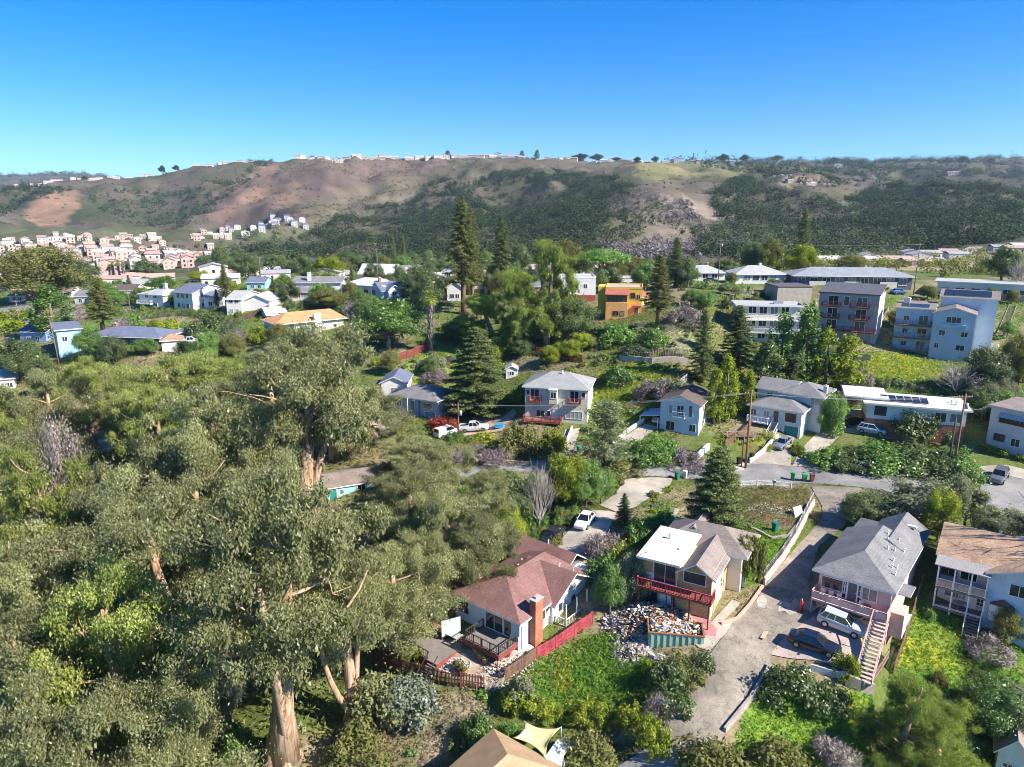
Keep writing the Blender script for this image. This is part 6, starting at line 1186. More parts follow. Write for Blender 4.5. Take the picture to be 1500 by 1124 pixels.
FARR = [roofm('far_red', (0.42, 0.28, 0.24)), roofm('far_grey', (0.34, 0.33, 0.34)), roofm('far_tan', (0.44, 0.33, 0.27)), roofm('far_pale', (0.56, 0.52, 0.50))]
MINI_T = [mini('t', 7.5, 9, 6.2, 1.6, FARW[i % 3], FARR[j], 'x' if k else 'y', 2, 2) for i, j, k in ((0, 0, 1), (1, 0, 0), (2, 2, 1), (0, 2, 0), (1, 3, 1), (2, 0, 0))]
MINI_B = [mini('b', 9, 10, 6.5, 1.4, FARW[0], R_SLATE, 'y', 2, 2), mini('b', 8, 10, 7.5, 1.5, FARW[3], R_SLATE, 'x', 2, 2)]
MINI_R = [mini('r', 15, 10, 3.4, 1.5, FARW[i], FARR[j], 'x', 4, 1) for i, j in ((0, 1), (1, 2), (0, 3), (0, 0))] + [mini('r', 12, 10, 6, 1.6, FARW[0], FARR[1], 'y', 3, 2)]
def put_mini(me3, name, x, y, rz, s, label, cat, group):
    o = thing(name, label, cat, (x, y, ground(x, y)), rz, group)
    for nm, me in me3: link(me, nm, o, scale=(s, s, s))
    return o
rr = random.Random(11)
def street_rows(polys, n, protos, name, label, cat, group, dmin, dmax, gap, s=(.9, 1.15), ori=0.3):
    """rows of terraces across an area, each house facing roughly the valley road"""
    P, rng = far_points(polys, n * 14, dmin, dmax, len(label)); taken = []
    for p in P:
        if len(taken) >= n: break
        if all((p[0] - q[0]) ** 2 / (gap[0] ** 2) + (p[1] - q[1]) ** 2 / (gap[1] ** 2) > 1 for q in taken):
            taken.append(p); az = -math.atan2(p[0], p[1]); put_mini(rr.choice(protos), name, p[0], p[1], az * .6 + ori * (rr.random() - .5) + .25, s[0] + (s[1] - s[0]) * rr.random(), label, cat, group)
street_rows([(0,352),(100,346),(165,352),(215,346),(240,352),(330,338),(345,345),(320,362),(270,372),(215,385),(130,395),(0,405),(-40,370)], 190, MINI_T, 'townhouse', 'pale townhouse with a reddish or tan roof in the valley estate below the left hills', 'townhouse', 'townhouses of the valley estate', 640, 1250, (8.5, 17))
street_rows([(0,362),(230,362),(335,364),(335,392),(230,398),(130,404),(0,408)], 100, MINI_T, 'townhouse', 'pale townhouse with a reddish or tan roof in the valley estate below the left hills', 'townhouse', 'townhouses of the valley estate', 380, 640, (10, 17))
street_rows([(318,340),(340,330),(400,323),(455,322),(470,332),(440,338),(340,346)], 26, MINI_B, 'townhouse', 'white townhouse with a dark slate roof at the foot of the brown ridge', 'townhouse', 'slate roofed townhouses', 700, 1400, (10, 18))
street_rows([(1130,388),(1170,378),(1290,386),(1400,372),(1500,358),(1500,375),(1420,378),(1330,398),(1240,398)], 26, MINI_R, 'house', 'white bungalow in the valley beyond the right crest', 'house', 'bungalows in the right valley', 300, 800, (17, 22), (.75, 1.0))
def ridge_row(x0, x1, n, dmin, dmax, label, group, protos=MINI_R, s=(.8, 1.2), lift=0):
    for i in range(n):
        px = x0 + (x1 - x0) * (i + rr.random() * .8) / n; a = math.atan2((px - CX) / F, 1.0)
        r = np.exp(np.linspace(math.log(dmin), math.log(dmax), 160)); X = r * math.sin(a); Y = r * math.cos(a); Z = ground_np(X, Y); el = (Z - CAMZ) / r; k = int(np.argmax(el))
        k = min(max(k + rr.choice((-1, 0, 0, 1)), 0), 159); put_mini(rr.choice(protos), 'house', X[k], Y[k], -a + .5 * (rr.random() - .5), s[0] + (s[1] - s[0]) * rr.random(), label, 'house', group)
ridge_row(445, 660, 24, 900, 2000, 'small pale house on the skyline of the brown ridge', 'houses along the brown ridge skyline', s=(1.0, 1.5))
ridge_row(660, 760, 12, 900, 2000, 'pale house on the skyline above the central hillside', 'houses above the central hillside', s=(1.1, 1.7))
ridge_row(760, 1080, 26, 900, 1900, 'pale house on the skyline above the oak wood', 'houses above the oak wood', s=(.8, 1.2))
ridge_row(300, 400, 9, 900, 2200, 'pale house on the knoll at the left end of the brown ridge', 'houses on the left knoll', s=(.8, 1.2))
ridge_row(36, 120, 8, 900, 2200, 'white house on the low ridge at the far left', 'houses on the far left ridge', s=(.8, 1.2)); ridge_row(128, 245, 12, 900, 2200, 'white house on the low ridge right of the bare red bluff', 'houses right of the red bluff', s=(.8, 1.2))
street_rows([(1105,262),(1160,258),(1215,262),(1340,276),(1330,284),(1200,275),(1120,270)], 12, MINI_R, 'house', 'house on the crest of the right spur', 'house', 'houses on the right spur', 700, 1300, (22, 30), (.8, 1.1))
street_rows([(1170,240),(1300,238),(1470,236),(1480,262),(1340,258),(1180,250)], 16, MINI_R, 'house', 'pale house among the trees of the far right ridge', 'house', 'houses on the far right ridge', 1100, 2700, (40, 60), (1.3, 1.9))
# single far trees on the skyline
for px, top, w, k in ((470,226,10,'far'),(660,219,10,'cypdark'),(785,214,9,'cypdark'),(845,222,22,'far'),(868,222,18,'far'),(764,219,8,'cypdark'),(148,255,8,'far'),(258,239,9,'far'),(278,239,9,'far'),(1045,222,16,'far'),(1075,222,12,'far'),(950,226,10,'far'),(1120,223,18,'far'),(1200,222,14,'far'),(1420,222,10,'far'),(1380,224,14,'far'),(895,228,14,'far'),(925,226,10,'far')):
    a = math.atan2((px - CX) / F, 1.0); r = np.exp(np.linspace(math.log(900), math.log(2400), 160)); X = r * math.sin(a); Y = r * math.cos(a); Z = ground_np(X, Y); k_ = int(np.argmax((Z - CAMZ) / r)); dep = Y[k_] * CP + (CAMZ - Z[k_]) * SP
    tm, cm, Hn, Wn = proto(k, 0); wm_ = w * dep / F; hm = max(7.0, z_row(X[k_], Y[k_], top) - Z[k_]); hm = min(hm, 26)
    o = thing('tree', 'dark tree standing on the hill skyline', 'tree', (X[k_], Y[k_], Z[k_] - 2.5), 0, 'lone trees on the skyline'); link(tm, 'trunk', o, scale=(wm_ / Wn, wm_ / Wn, hm / Hn)); link(cm, 'crown', o, scale=(wm_ / Wn, wm_ / Wn, hm / Hn))

# ------------------------------------------------------------------ the eucalyptus grove on the left
EG = 'eucalyptus of the left grove'
E = 'tall grey green eucalyptus in the dense grove filling the left of the view'
tree('euct', 'big eucalyptus with a bare thick pale trunk in front, right edge of the grove', 415, 690, 290, base=1106, var=0)
tree('euct', 'leaning eucalyptus with a thin pale trunk right of the thick trunk', 520, 800, 170, base=1054, var=1)
tree('euct', 'tallest eucalyptus, its orange trunk forking beside the narrow grey house', 425, 482, 235, d=96, var=2)
for px, top, w, d, k in ((300,575,210,92,'euc'),(235,605,150,97,'euc'),(35,650,150,92,'eucy'),(545,565,125,124,'euc'),(600,690,140,90,'euc'),(665,705,150,84,'euc'),(570,800,190,75,'euc'),(250,720,240,76,'euc'),(115,735,240,76,'euc'),(-15,770,230,73,'euc'),(160,845,230,61,'eucy'),(25,890,240,61,'euc'),(215,965,220,55,'euc'),(90,985,240,52,'euc'),(-40,1010,230,52,'euc'),(230,520,150,128,'eucy'),(215,560,110,117,'eucy'),(345,530,130,122,'euc'),(20,610,150,112,'euc'),(700,750,110,80,'euc'),(440,765,90,86,'euc'),(370,660,170,86,'euc'),(620,640,100,104,'euc'),(605,640,100,112,'euc'),(395,600,110,104,'euc'),(620,780,120,78,'euc'),(270,640,190,86,'euc'),(160,680,170,90,'euc'),(700,680,100,92,'euc'),(480,520,130,118,'euc'),(280,535,140,132,'eucy'),(190,545,130,124,'eucy'),(60,535,120,128,'euc'),(-20,560,120,125,'eucy'),(400,500,110,132,'euc'),(300,512,110,138,'eucy'),(120,525,110,134,'eucy')):
    tree(k, E if k == 'euc' else 'yellower green young eucalyptus among the left grove', px, top, w, d=d, group=EG if k == 'euc' else 'yellow green eucalyptus of the grove')
tree('eucg', 'blue grey young eucalyptus in the shade left of the thick trunk', 330, 945, 90, base=1085); tree('mauvetree', 'dead looking pinkish tree in the left grove', 68, 590, 70, d=95)
bush('green', 'bright green bush at the foot of the thick eucalyptus trunk', 350, 1045, 50, base=1105); bush('euc', 'olive grey sapling right of the leaning trunk', 560, 975, 100, base=1050, name='sapling', cat='tree'); bush('olive', 'grey olive bush under the leaning eucalyptus', 530, 1050, 90, base=1120); bush('eucg', 'grey bush above the dark fence', 600, 985, 90, base=1040)

# ------------------------------------------------------------------ single trees of the place
T = [('olive','big spreading olive green oak on the far left crest',62,357,112,442,None),('oak','dark oak right of the big spreading left oak',116,374,62,432,None),('cypress','broad cone shaped green tree by the left road bend',80,418,54,494,None),('redwood','brownish cone tree below the left row of houses',152,405,50,492,None),
 ('green','round green tree behind the veranda house',236,404,44,426,None),('lime','yellow green tree left of the salmon roof',293,396,30,414,None),('redwood','thin brown conifer between the white houses of the left row',332,386,22,452,None),('oak','dark oak above the left row of houses',320,360,52,408,None),('oak','dark oak right of the salmon roof',364,368,40,410,None),('oak','grey green tree left of the salmon roof by the palms',214,380,44,412,None),('lime','olive lime round tree behind the stepped grey roofs',481,372,48,420,None),('oak','dark tree left of the olive lime round tree',447,372,42,418,None),
 ('olive','olive round tree below the stepped grey roofs',482,420,48,452,None),('oak','dark tree left of the palm',632,398,54,468,None),('green','big round bright green tree above the red fence',570,437,92,513,None),('palm','tall skirted palm with a pale trunk above the red fence',632,428,26,516,None),('redwood','tallest redwood on the central crest with twin trunks',679,289,62,460,None),('redwood','second redwood trunk behind the tallest redwood',692,306,44,452,None),('conifer','dark spiky conifer on the crest right of the redwoods',735,316,48,430,None),
 ('ragged','tall lumpy green tree in the centre, right crown',800,350,84,506,None),('ragged','tall lumpy green tree in the centre, left crown',763,382,72,512,None),('olive','olive tree between the tall green trees and umbrella pine',828,347,56,420,None),('pine','umbrella pine with a flat bright crown behind the yellow house',883,362,82,424,None),('conifer','dark full conifer right of the umbrella pine',989,347,42,420,None),('redwood','brown green conifer right of the yellow house',963,372,52,480,None),
 ('ragged','dark green tree below the central white houses',726,426,88,508,None),('oak','dark oak left of the yellow house',832,428,72,500,None),('green','low green tree below the redwoods',676,461,56,502,None),('cedar','broad layered cedar beside the slate blue house',700,476,122,606,None),('cyplime','yellow green column shrub behind the cedar',727,493,24,530,None),('olive','small olive cone tree at the end of the red fence',573,511,30,548,None),
 ('conifer','dark conifer left of the blue black conifer group',1027,452,48,560,None),('conifer','largest blue black conifer left of the apartments',1078,446,72,542,None),('cyplime','first of the yellow green columns above the blue gable house',1046,538,28,622,None),('cyplime','tallest yellow green column above the blue gable house',1062,520,34,618,None),('cyplime','yellow green column nearest the white stepped house',1090,542,34,606,None),
 ('cypress','green cypress in front of the pale apartment house',1140,462,50,572,None),('cypress','taller green cypress before the weathered board box',1176,450,54,578,None),('cyplime','yellow cypress below the grey apartment block, left',1206,482,50,582,None),('cyplime','yellow cypress below the grey apartment block, right',1236,490,46,580,None),('cypdark','dark cypress at the bottom of the yellow group',1120,500,52,582,None),('cypdark','dark shaded tree behind the stepped house',1158,520,46,585,None),
 ('grey','large grey green tree hiding the top of the alley',1336,700,112,772,None),('lime','bright yellow green tree behind the pink house',1372,714,54,792,None),('grey','grey green tree right of the yellow green one',1412,700,66,780,None),('grey','rounded grey tree above the tan roof',1462,742,72,800,None),('oak','dark green tree at the right edge above the tan roof',1496,752,60,812,None),('oak','dark tree at the top of the alley',1262,722,60,770,None),
 ('cedar','large dark cedar throwing its shadow on the concrete drive',1046,652,122,802,None),('willow','drooping olive tree beside the gutted house',1090,782,54,852,None),('airy','thin grey feathery tree standing at the street edge',887,588,100,692,None),('lime','yellow green weeping shrub tree by the street, left',832,656,62,748,None),('green','green shrub tree by the street, middle',858,668,54,746,None),('green','green shrub tree by the street, right',880,686,40,738,None),('baretree','bleached bare tree left of the white car',790,684,52,772,None),('lime','bright young tree behind the maroon roof',742,742,54,806,None),('oak','dark tree on the slope behind the eucalyptus edge',752,692,64,772,None),('oak','dark tree behind the maroon roof',712,770,60,820,None),
 ('conifer','young conifer beside the concrete drive',914,722,30,768,None),('grey','grey green small tree at the corner of the gutted house',925,808,50,884,None),('green','green small tree left of the debris heap',893,822,44,900,None),('oak','dark tree behind the left sky blue house',18,498,60,545,None),('oak','dark tree before the dark blue roof',44,500,56,560,None),('oak','black green tree at the right crest',1466,360,56,418,None),('baretree','bare pale tree on the right crest',1492,378,40,432,None),('conifer','tall dark conifer behind the long building',1172,303,36,402,None),('lime','yellow green tree below the tall dark conifer',1172,356,44,404,None),('olive','olive tree behind the right bungalow',1126,346,36,402,None),('oak','dark olive tree behind the bungalows',1100,350,34,402,None),('olive','low olive tree behind the long roof',1246,372,44,398,None),
 ('baretree','grey leafless tree below the blue apartment building',1400,535,80,578,None),('oak','dark tree right of the blue apartment building',1440,508,60,575,None),('olive','olive conifer shaped tree at the right edge of the slope',1482,485,40,570,None),('grey','grey green tree behind the flat roofed house',1440,560,46,605,None),('green','green tree right of the stepped white house',1216,575,40,636,None),('green','shaded green tree in the lower right corner plot',1450,995,90,1075,None),('grey','grey green tree by the lower right cottage',1480,1000,90,1085,None),('ragged','feathery green tree mass at the bottom right, left crown',1310,1000,120,1130,None),('ragged','feathery green tree mass at the bottom right, right crown',1375,1030,120,1140,None),('olive','dark tree under the tan roofed house wall',1470,885,40,940,None)]
for k, lab, px, top, w, base, d in T: tree(k, lab, px, top, w, base, d)
for px, top, w, base in ((340,366,30,392),(405,372,34,398),(510,366,40,398),(535,372,30,398),(560,370,36,400),(600,368,34,402),(625,366,30,400),(655,372,30,404),(716,366,34,408),(757,352,40,410),(850,366,36,404),(920,372,34,400),(945,378,36,404),(1062,378,30,402)): tree('oak', 'dark tree among the crest houses against the hillside', px, top, w, base=base, group='dark trees along the crest')
for px, top, w in ((577,342,12),(592,342,13)): tree('redwood', 'thin bare poplar on the crest before the hillside', px, top, w, base=400, group='thin poplars')
for px, top in ((168,384),(176,382),(183,385),(163,388)): tree('palm', 'slim palm of the group in the left distance', px, top, 9, base=414, group='distant palms')
# more small houses along the crest, each a thing
def crest_houses(poly, n, label, group, seed, gap, protos):
    r_ = random.Random(seed); xs = [q[0] for q in poly]; ys = [q[1] for q in poly]; got = []; t = 0
    while len(got) < n and t < 3000:
        t += 1; px = r_.uniform(min(xs), max(xs)); py = r_.uniform(min(ys), max(ys))
        if not inpoly(np.array([px]), np.array([py]), poly)[0]: continue
        p = hit(px, py)
        if in_block(np.array([p.x, p.x + 6, p.x - 6, p.x]), np.array([p.y, p.y, p.y, p.y + 9])).any() or any((p - q).length < gap for q in got): continue
        got.append(p); az = -math.atan2(p.x, p.y) + r_.uniform(-.35, .25); put_mini(r_.choice(protos), 'house', p.x, p.y, az, r_.uniform(.75, 1.0), label, 'house', group)
        c, s_ = math.cos(az), math.sin(az); BLOCK.append([(p.x + c * a - s_ * b_, p.y + s_ * a + c * b_) for a, b_ in ((-7, -1), (7, -1), (7, 10), (-7, 10))])
crest_houses([(0,408),(200,408),(420,402),(420,418),(200,428),(0,445)], 16, 'small pale house among the trees of the left crest', 'houses of the left crest', 21, 15, MINI_R)
crest_houses([(420,398),(1000,394),(1000,408),(640,425),(420,425)], 16, 'small pale house behind the central crest trees', 'houses of the central crest', 22, 15, MINI_R)
# garden trees between the houses
def treescatter(poly, n, kinds, label, group, h, seed):
    r_ = random.Random(seed); k = 0; t = 0; xs = [q[0] for q in poly]; ys = [q[1] for q in poly]
    while k < n and t < 4000:
        t += 1; px = r_.uniform(min(xs), max(xs)); py = r_.uniform(min(ys), max(ys))
        if not inpoly(np.array([px]), np.array([py]), poly)[0]: continue
        p = hit(px, py)
        if in_block(np.array([p.x]), np.array([p.y]))[0]: continue
        kd = r_.choice(kinds); hh = r_.uniform(*h); tm, cm, Hn, Wn = proto(kd, r_.randrange(3)); ww = hh * r_.uniform(.75, 1.1) if kd not in ('conifer', 'redwood', 'cypress') else hh * .42
        o = thing(KIND_NAME.get(kd, 'tree'), label, KIND_CAT.get(kd, 'tree'), p, r_.random() * 6.28, group); link(tm, 'trunk', o, scale=(ww / Wn, ww / Wn, hh / Hn)); link(cm, 'crown', o, scale=(ww / Wn, ww / Wn, hh / Hn)); k += 1
treescatter([(0,425),(200,410),(420,408),(520,420),(560,470),(400,470),(300,450),(120,450),(0,450)], 54, ['green', 'redwood', 'oak', 'olive', 'green', 'lime'], 'garden tree among the houses of the left slope', 'garden trees of the left slope', (3, 7.5), 3)
treescatter([(120,520),(420,515),(430,540),(200,545),(60,540)], 16, ['green', 'oak', 'olive'], 'tree at the back edge of the grove below the left houses', 'trees behind the grove', (4, 8), 4)
treescatter([(480,400),(1000,396),(1010,425),(700,445),(520,430)], 64, ['oak', 'green', 'olive', 'conifer', 'oak'], 'garden tree among the central crest houses', 'garden trees of the crest', (3.5, 9), 5)
treescatter([(1000,412),(1160,418),(1130,500),(1060,470),(1000,450)], 14, ['olive', 'green', 'oak'], 'garden tree on the terraces left of the apartments', 'garden trees of the terraces', (2.5, 5), 6)
treescatter([(1300,425),(1500,430),(1500,520),(1440,500),(1300,520)], 9, ['olive', 'green', 'oak'], 'garden tree around the blue apartment building', 'garden trees by the blue apartments', (2.5, 5), 7)
treescatter([(560,500),(760,500),(900,480),(900,520),(760,560),(600,560)], 20, ['green', 'olive', 'oak', 'grey', 'lime'], 'small tree in the gardens between palm and cream house', 'small trees of the upper gardens', (2.5, 5), 8)
treescatter([(1440,560),(1500,560),(1500,630),(1430,620),(1420,590)], 8, ['oak', 'green', 'grey'], 'tree behind the pale apartment building at the right', 'trees behind the right building', (3, 6), 9)
tree('baretree', 'bare tree right of the tan roof throwing branch shadows on it', 1590, 640, 200, base=905)
# shrubs
B = [('olive','olive round shrub before the cream house',760,608,58,662),('lime','yellow olive shrub under the red deck',812,618,42,660),('red','red flowering bush at the slate blue house corner',648,606,44,628),('green','low green bush below the red flowers',668,628,30,645),('flow','yellow flowering bank beside the white pickup',712,632,62,656),('mauve','purple grey shrub below the white pickup',690,645,60,672),('mauve','purple grey shrub on the street bank',730,650,60,676),('green','green bank shrub above the street',942,640,70,672),('green','tallest green shrub on the street bank',965,632,60,668),('mauve','purple grey shrub right on the street bank',1005,648,50,684),('olive','low olive shrub at the street edge',905,664,70,688),('grey','grey low shrub under the feathery tree',870,668,50,692),
 ('con','spiky dark juniper before the solar roof house',1320,586,70,640),('con','second spiky juniper before the solar roof house',1362,590,60,642),('lime','clipped bush by the green garage',1168,642,22,664),('green','rounded laurel right of the stepped house',1215,588,34,634),('lime','small clipped lime shrub by the deck',605,938,34,970),('grey','grey shrub at the fence corner',760,975,44,1030),('mauve','pinkish shrub beside the white car',885,770,50,812),('flow','yellow flowering weeds by the footpath',915,790,50,835),('green','green shrub at the drive bottom',885,800,56,848),('green','green bush beside the footpath bend',940,750,44,790),('green','dark green bush under the large cedar',975,740,50,775),
 ('dark','dark green shrub below the dumpster, left',980,956,56,1004),('olive','brownish shrub below the dumpster, middle',1004,954,54,995),('dark','dark green shrub below the dumpster, right',1028,950,46,988),('dark','dark shrub on the alley bank',985,985,60,1040),('lime','yellow bush beside the debris bag',952,962,26,985),('mauve','leafless pink shrub above the yellow hedge',965,1005,44,1050),('lime','round yellow green bush where the alley bends',955,1042,50,1095),
 ('dark','dark round bush beside the alley and driveway',1158,966,84,1030),('dark','second dark bush below the car',1212,990,60,1034),('lime','small round lime bush at the stair foot',1237,948,38,990),('olive','olive bush at the bottom, left of the alley foot',1040,1085,110,1150),('olive','olive bush at the bottom, right of the alley foot',1135,1078,100,1150),('bare','grey leafless bush at the bottom',1215,1072,80,1130),('green','leafy bush right of the dry grass',700,1040,50,1085),('green','bright leafy bush by the tan roof',745,1052,40,1088),('olive','olive bush beyond the shade sail',860,1070,80,1124),
 ('bare','grey twiggy bush by the lower veranda',1450,925,60,960),('olive','green bush by the blue bay window',1478,905,50,935),('green','round hedge plant left of the veranda stairs',1360,885,20,905),('lime','yellow green shrubs at the left road bend',20,446,44,468),('lime','second yellow shrub at the left road bend',18,462,40,486),('mauve','reddish bush below the left cone tree',108,440,30,470),('green','green clipped bush below the white houses',200,455,26,480),('lime','yellow green bush on the left road bank',228,462,24,488),('oakd','dark bush on the left road bank',300,452,50,488),('lime','light green bush above the left road',250,462,26,486),('oakd','dark bush right on the left road bank',335,466,44,500),('mauve','twiggy bush by the slate roof',180,462,34,488),('bare','bare pale bush above the eucalyptus crowns',345,478,36,505),('lime','light green bush left of the orange roof',385,470,40,500),('mauve','pink blossom bush below the pavilion house',520,436,36,465),
 ('red','red leaved bush left of the yellow house',605,403,14,414),('red','orange red bush before the crest houses',717,410,14,424),('bare','pale twiggy bush by the yellow house terraces',1000,440,60,475),('green','dark round bush on the terraces',955,470,40,505),('green','green bush below the yellow house',905,466,50,505),('dark','dark bush at the terrace wall',930,500,46,520),('mauve','purple bare shrub above the blue gable house',960,545,50,585),('grey','grey green shrub right above the blue gable house',990,545,46,585),('green','low bush below the long retaining wall',905,530,44,560),('lime','bright bush behind the shed',720,510,30,540),('grey','blue grey agave bed above the cedar',640,515,50,540),('mauve','heather bush left of the cedar',640,535,46,560),('green','dark bush by the garden shed',765,555,40,585),('lime','yellow bush at the fence end',555,518,24,535),('bare','pale bush on the hill steps',1255,520,40,570),('mauve','pale pink bush below the yellow cypress',1240,555,40,590)]
LF['oakd'] = LF['dark']
for k, lab, px, top, w, base in B: bush(k, lab, px, top, w, base)
for px, top, w, base, k in [(1215,648,64,680,'green'),(1250,642,70,680,'dark'),(1290,644,80,682,'green'),(1330,644,80,682,'dark'),(1368,650,70,684,'dark'),(1398,655,60,690,'green'),(1310,654,60,688,'green'),(1230,656,50,684,'dark'),(1345,660,60,690,'green'),(1385,668,50,698,'dark'),(1415,676,50,706,'green')]: bush(k, 'shrub of the thick bank between the street and the flat roofed house', px, top, w, base, group='shrubs of the bank above the street')
rs = random.Random(5)
SCRUB = []
def scatter(poly, n, kinds, label, group, h=(.7, 1.6), w=(1.2, 2.6), single=False):
    xs = [p[0] for p in poly]; ys = [p[1] for p in poly]; k = 0; tries = 0
    while k < n and tries < n * 30:
        tries += 1; px = rs.uniform(min(xs), max(xs)); py = rs.uniform(min(ys), max(ys))
        if not inpoly(np.array([px]), np.array([py]), poly)[0]: continue
        p = hit(px, py)
        if in_block(np.array([p.x]), np.array([p.y]))[0]: continue
        if not single:
            SCRUB.append((p, rs.choice(kinds), rs.uniform(*h), rs.uniform(*w))); k += 1; continue
        me, Hn, Wn = bush_proto(rs.choice(kinds), rs.randrange(3)); hh = rs.uniform(*h); ww = rs.uniform(*w)
        tag(link(me, 'shrub', None, (p.x, p.y, p.z - .1), rs.random() * 6.28, (ww / Wn, ww / Wn, hh / Hn)), label, 'shrub', group); k += 1
scatter([(760,500),(900,480),(1020,500),(1010,560),(930,620),(880,600),(870,560),(760,540)], 70, ['green','olive','grey','mauve','lime','flow'], 'small shrub on the overgrown slope between the cream and blue houses', 'shrubs on the overgrown slope')
scatter([(640,440),(760,480),(880,470),(900,500),(760,520),(640,500)], 36, ['green','dark','olive','oakd'], 'small shrub below the redwoods', 'shrubs below the redwoods')
scatter([(920,430),(1060,430),(1060,500),(930,500)], 40, ['olive','grey','bare','green','mauve'], 'small shrub on the terraces right of the yellow house', 'shrubs on the terraces')
scatter([(580,520),(660,500),(740,520),(720,560),(640,590),(600,560)], 36, ['lime','green','grey','olive'], 'small shrub in the garden above the slate blue house', 'shrubs in the upper garden')
scatter([(20,440),(420,440),(520,450),(420,520),(300,480),(120,470),(20,520)], 80, ['green','lime','dark','olive','mauve'], 'small shrub between the houses on the left slope', 'shrubs on the left slope', (.8, 2.4), (1.5, 3.4))
scatter([(1260,560),(1500,550),(1500,640),(1430,600),(1260,560)], 36, ['green','olive','dark','grey'], 'small shrub behind the flat roofed house', 'shrubs behind the flat roof', (.8, 2.2), (1.4, 3))
scatter([(1200,400),(1500,430),(1500,560),(1420,560),(1300,480)], 24, ['green','olive','lime'], 'small shrub around the hillside apartments', 'shrubs around the apartments')
scatter([(880,690),(1000,720),(990,800),(940,840),(890,860),(860,800)], 36, ['green','olive','lime','mauve'], 'small shrub between the drive and the gutted house', 'shrubs by the footpath', (.5, 1.2), (.9, 2.0))
scatter([(700,690),(830,690),(880,740),(820,800),(740,820),(690,790)], 60, ['green','dark','olive','green'], 'leafy shrub on the bank behind the maroon roof', 'shrubs on the bank behind the maroon roof', (1.2, 3.0), (1.6, 3.4), True)
scatter([(560,690),(700,640),(740,690),(700,760),(600,760)], 30, ['olive','grey','green'], 'shrub at the edge of the grove near the street', 'shrubs at the grove edge', (1, 2.5), (1.6, 3))
scatter([(450,1040),(700,1000),(740,1080),(640,1124),(400,1124)], 24, ['olive','grey','green','bare'], 'low shrub on the dry slope below the dark fence', 'shrubs on the dry slope', (.4, 1.1), (.7, 1.8))
scatter([(1290,1000),(1500,1000),(1500,1124),(1290,1124)], 24, ['con','green','olive','lime'], 'leafy shrub on the lower right slope', 'shrubs on the lower right slope', (1.0, 2.2), (1.6, 3.2), True)
scatter([(640,400),(1000,400),(1010,440),(640,440)], 34, ['green','dark','olive'], 'garden shrub among the central crest houses', 'shrubs among the crest houses', (1, 2.6), (1.6, 3.4))
def scrub_mass():
    rng = np.random.default_rng(77); kinds = sorted({q[1] for q in SCRUB}); parts = []; fm = []
    for p, k, hh, ww in SCRUB:
        m_ = 9; a = rng.random(m_) * 6.28; s_ = np.sqrt(rng.random(m_)) * .8; C = np.stack([p.x + ww / 2 * s_ * np.cos(a), p.y + ww / 2 * s_ * np.sin(a), p.z + .15 + (hh - .5) * (1 - s_ ** 2) * rng.random(m_) ** .5], 1)
        q = leaves(rng, C, ww * .16 + .1 * rng.random(m_), 44, .22 + .03 * ww, .4, .1, .5, (1, 1, .9), .6 if k not in ('bare', 'mauve') else .13, .5, .06); parts.append(q); fm += [kinds.index(k)] * len(q[1])
    V, Q, T = join(parts); o0 = V.mean(0)
    tag(link(np_mesh('scrub', V - o0, Q, [LF[k] for k in kinds], np.array(fm), T), 'scrub', None, tuple(o0)), 'low scrub and garden shrubs between the houses', None, None, 'stuff')
# hedges
hedge('lime', 'yellow green overgrown hedge along the bottom of the grass plot', [(735,1035),(790,1052),(860,1062),(930,1068),(960,1060)], 2.2, 2.1, per=5.0, size=.17)
hedge('lime', 'clipped yellow hedge before the pale apartment building', [(1428,655),(1450,664),(1530,682)], 1.2, 1.1, per=2.5)
hedge('dark', 'dark clipped hedge below the yellow meadow', [(1262,562),(1310,566),(1370,568)], 1.6, 1.6, per=2); hedge('green', 'ivy hedge before the crest bungalow', [(990,420),(1040,424),(1100,428)], 3.0, 2.4, seed=3, per=1.6)
hedge('green', 'low green hedge along the left road', [(200,483),(260,478),(310,486),(330,500)], 1.6, 1.2, seed=4); hedge('dark', 'dark hedge below the white left row', [(200,470),(260,462),(330,470),(350,482)], 2.4, 2.2, seed=6)
hedge('flow', 'yellow flowering strip along the street bank', [(690,672),(740,674),(820,670)], .9, .5, seed=7); hedge('lime', 'yellow leaved plants in the front garden of the stepped house', [(1052,650),(1065,640),(1090,648)], 1.6, .8, seed=8); hedge('lime', 'yellow leaved border by the garden wall', [(1105,652),(1128,640),(1138,650),(1118,664)], 1.6, .9, seed=9)
scrub_mass()
# ground cover nobody could count
cover('lawn_grass', ['grass','flow'], [(770,975),(860,935),(905,925),(965,985),(960,1035),(920,1050),(800,1055),(760,1020)], 42, .34, .5, 1)
cover('lawn_grass', ['grass','flow'], [(1090,1040),(1125,1000),(1180,1025),(1280,1015),(1280,1130),(1060,1130)], 34, .32, .4, 2)
cover('lawn_grass', ['grass','flow'], [(1330,880),(1440,930),(1500,945),(1500,1130),(1300,1130),(1300,990)], 26, .34, .5, 3)
cover('lawn_grass', ['grass'], [(1055,770),(1090,755),(1150,790),(1165,800),(1110,850),(1075,840)], 34, .26, .3, 4)
cover('dry_grass', ['dry','olive'], [(560,1060),(600,1000),(700,1020),(735,1050),(660,1130),(520,1130)], 26, .3, .35, 5)
cover('meadow', ['flow','grass'], [(1258,545),(1270,515),(1330,520),(1390,540),(1380,560),(1300,562)], 12, .4, .4, 6)
cover('weeds', ['lime','flow'], [(870,560),(930,540),(1005,560),(990,600),(940,625),(880,600)], 12, .4, .5, 7)
cover('weeds', ['green','flow'], [(890,860),(905,800),(960,740),(1000,735),(940,800),(915,850)], 22, .3, .4, 8)
cover('weeds', ['olive','dry'], [(1085,715),(1190,715),(1185,750),(1150,775),(1085,765)], 18, .26, .3, 9)
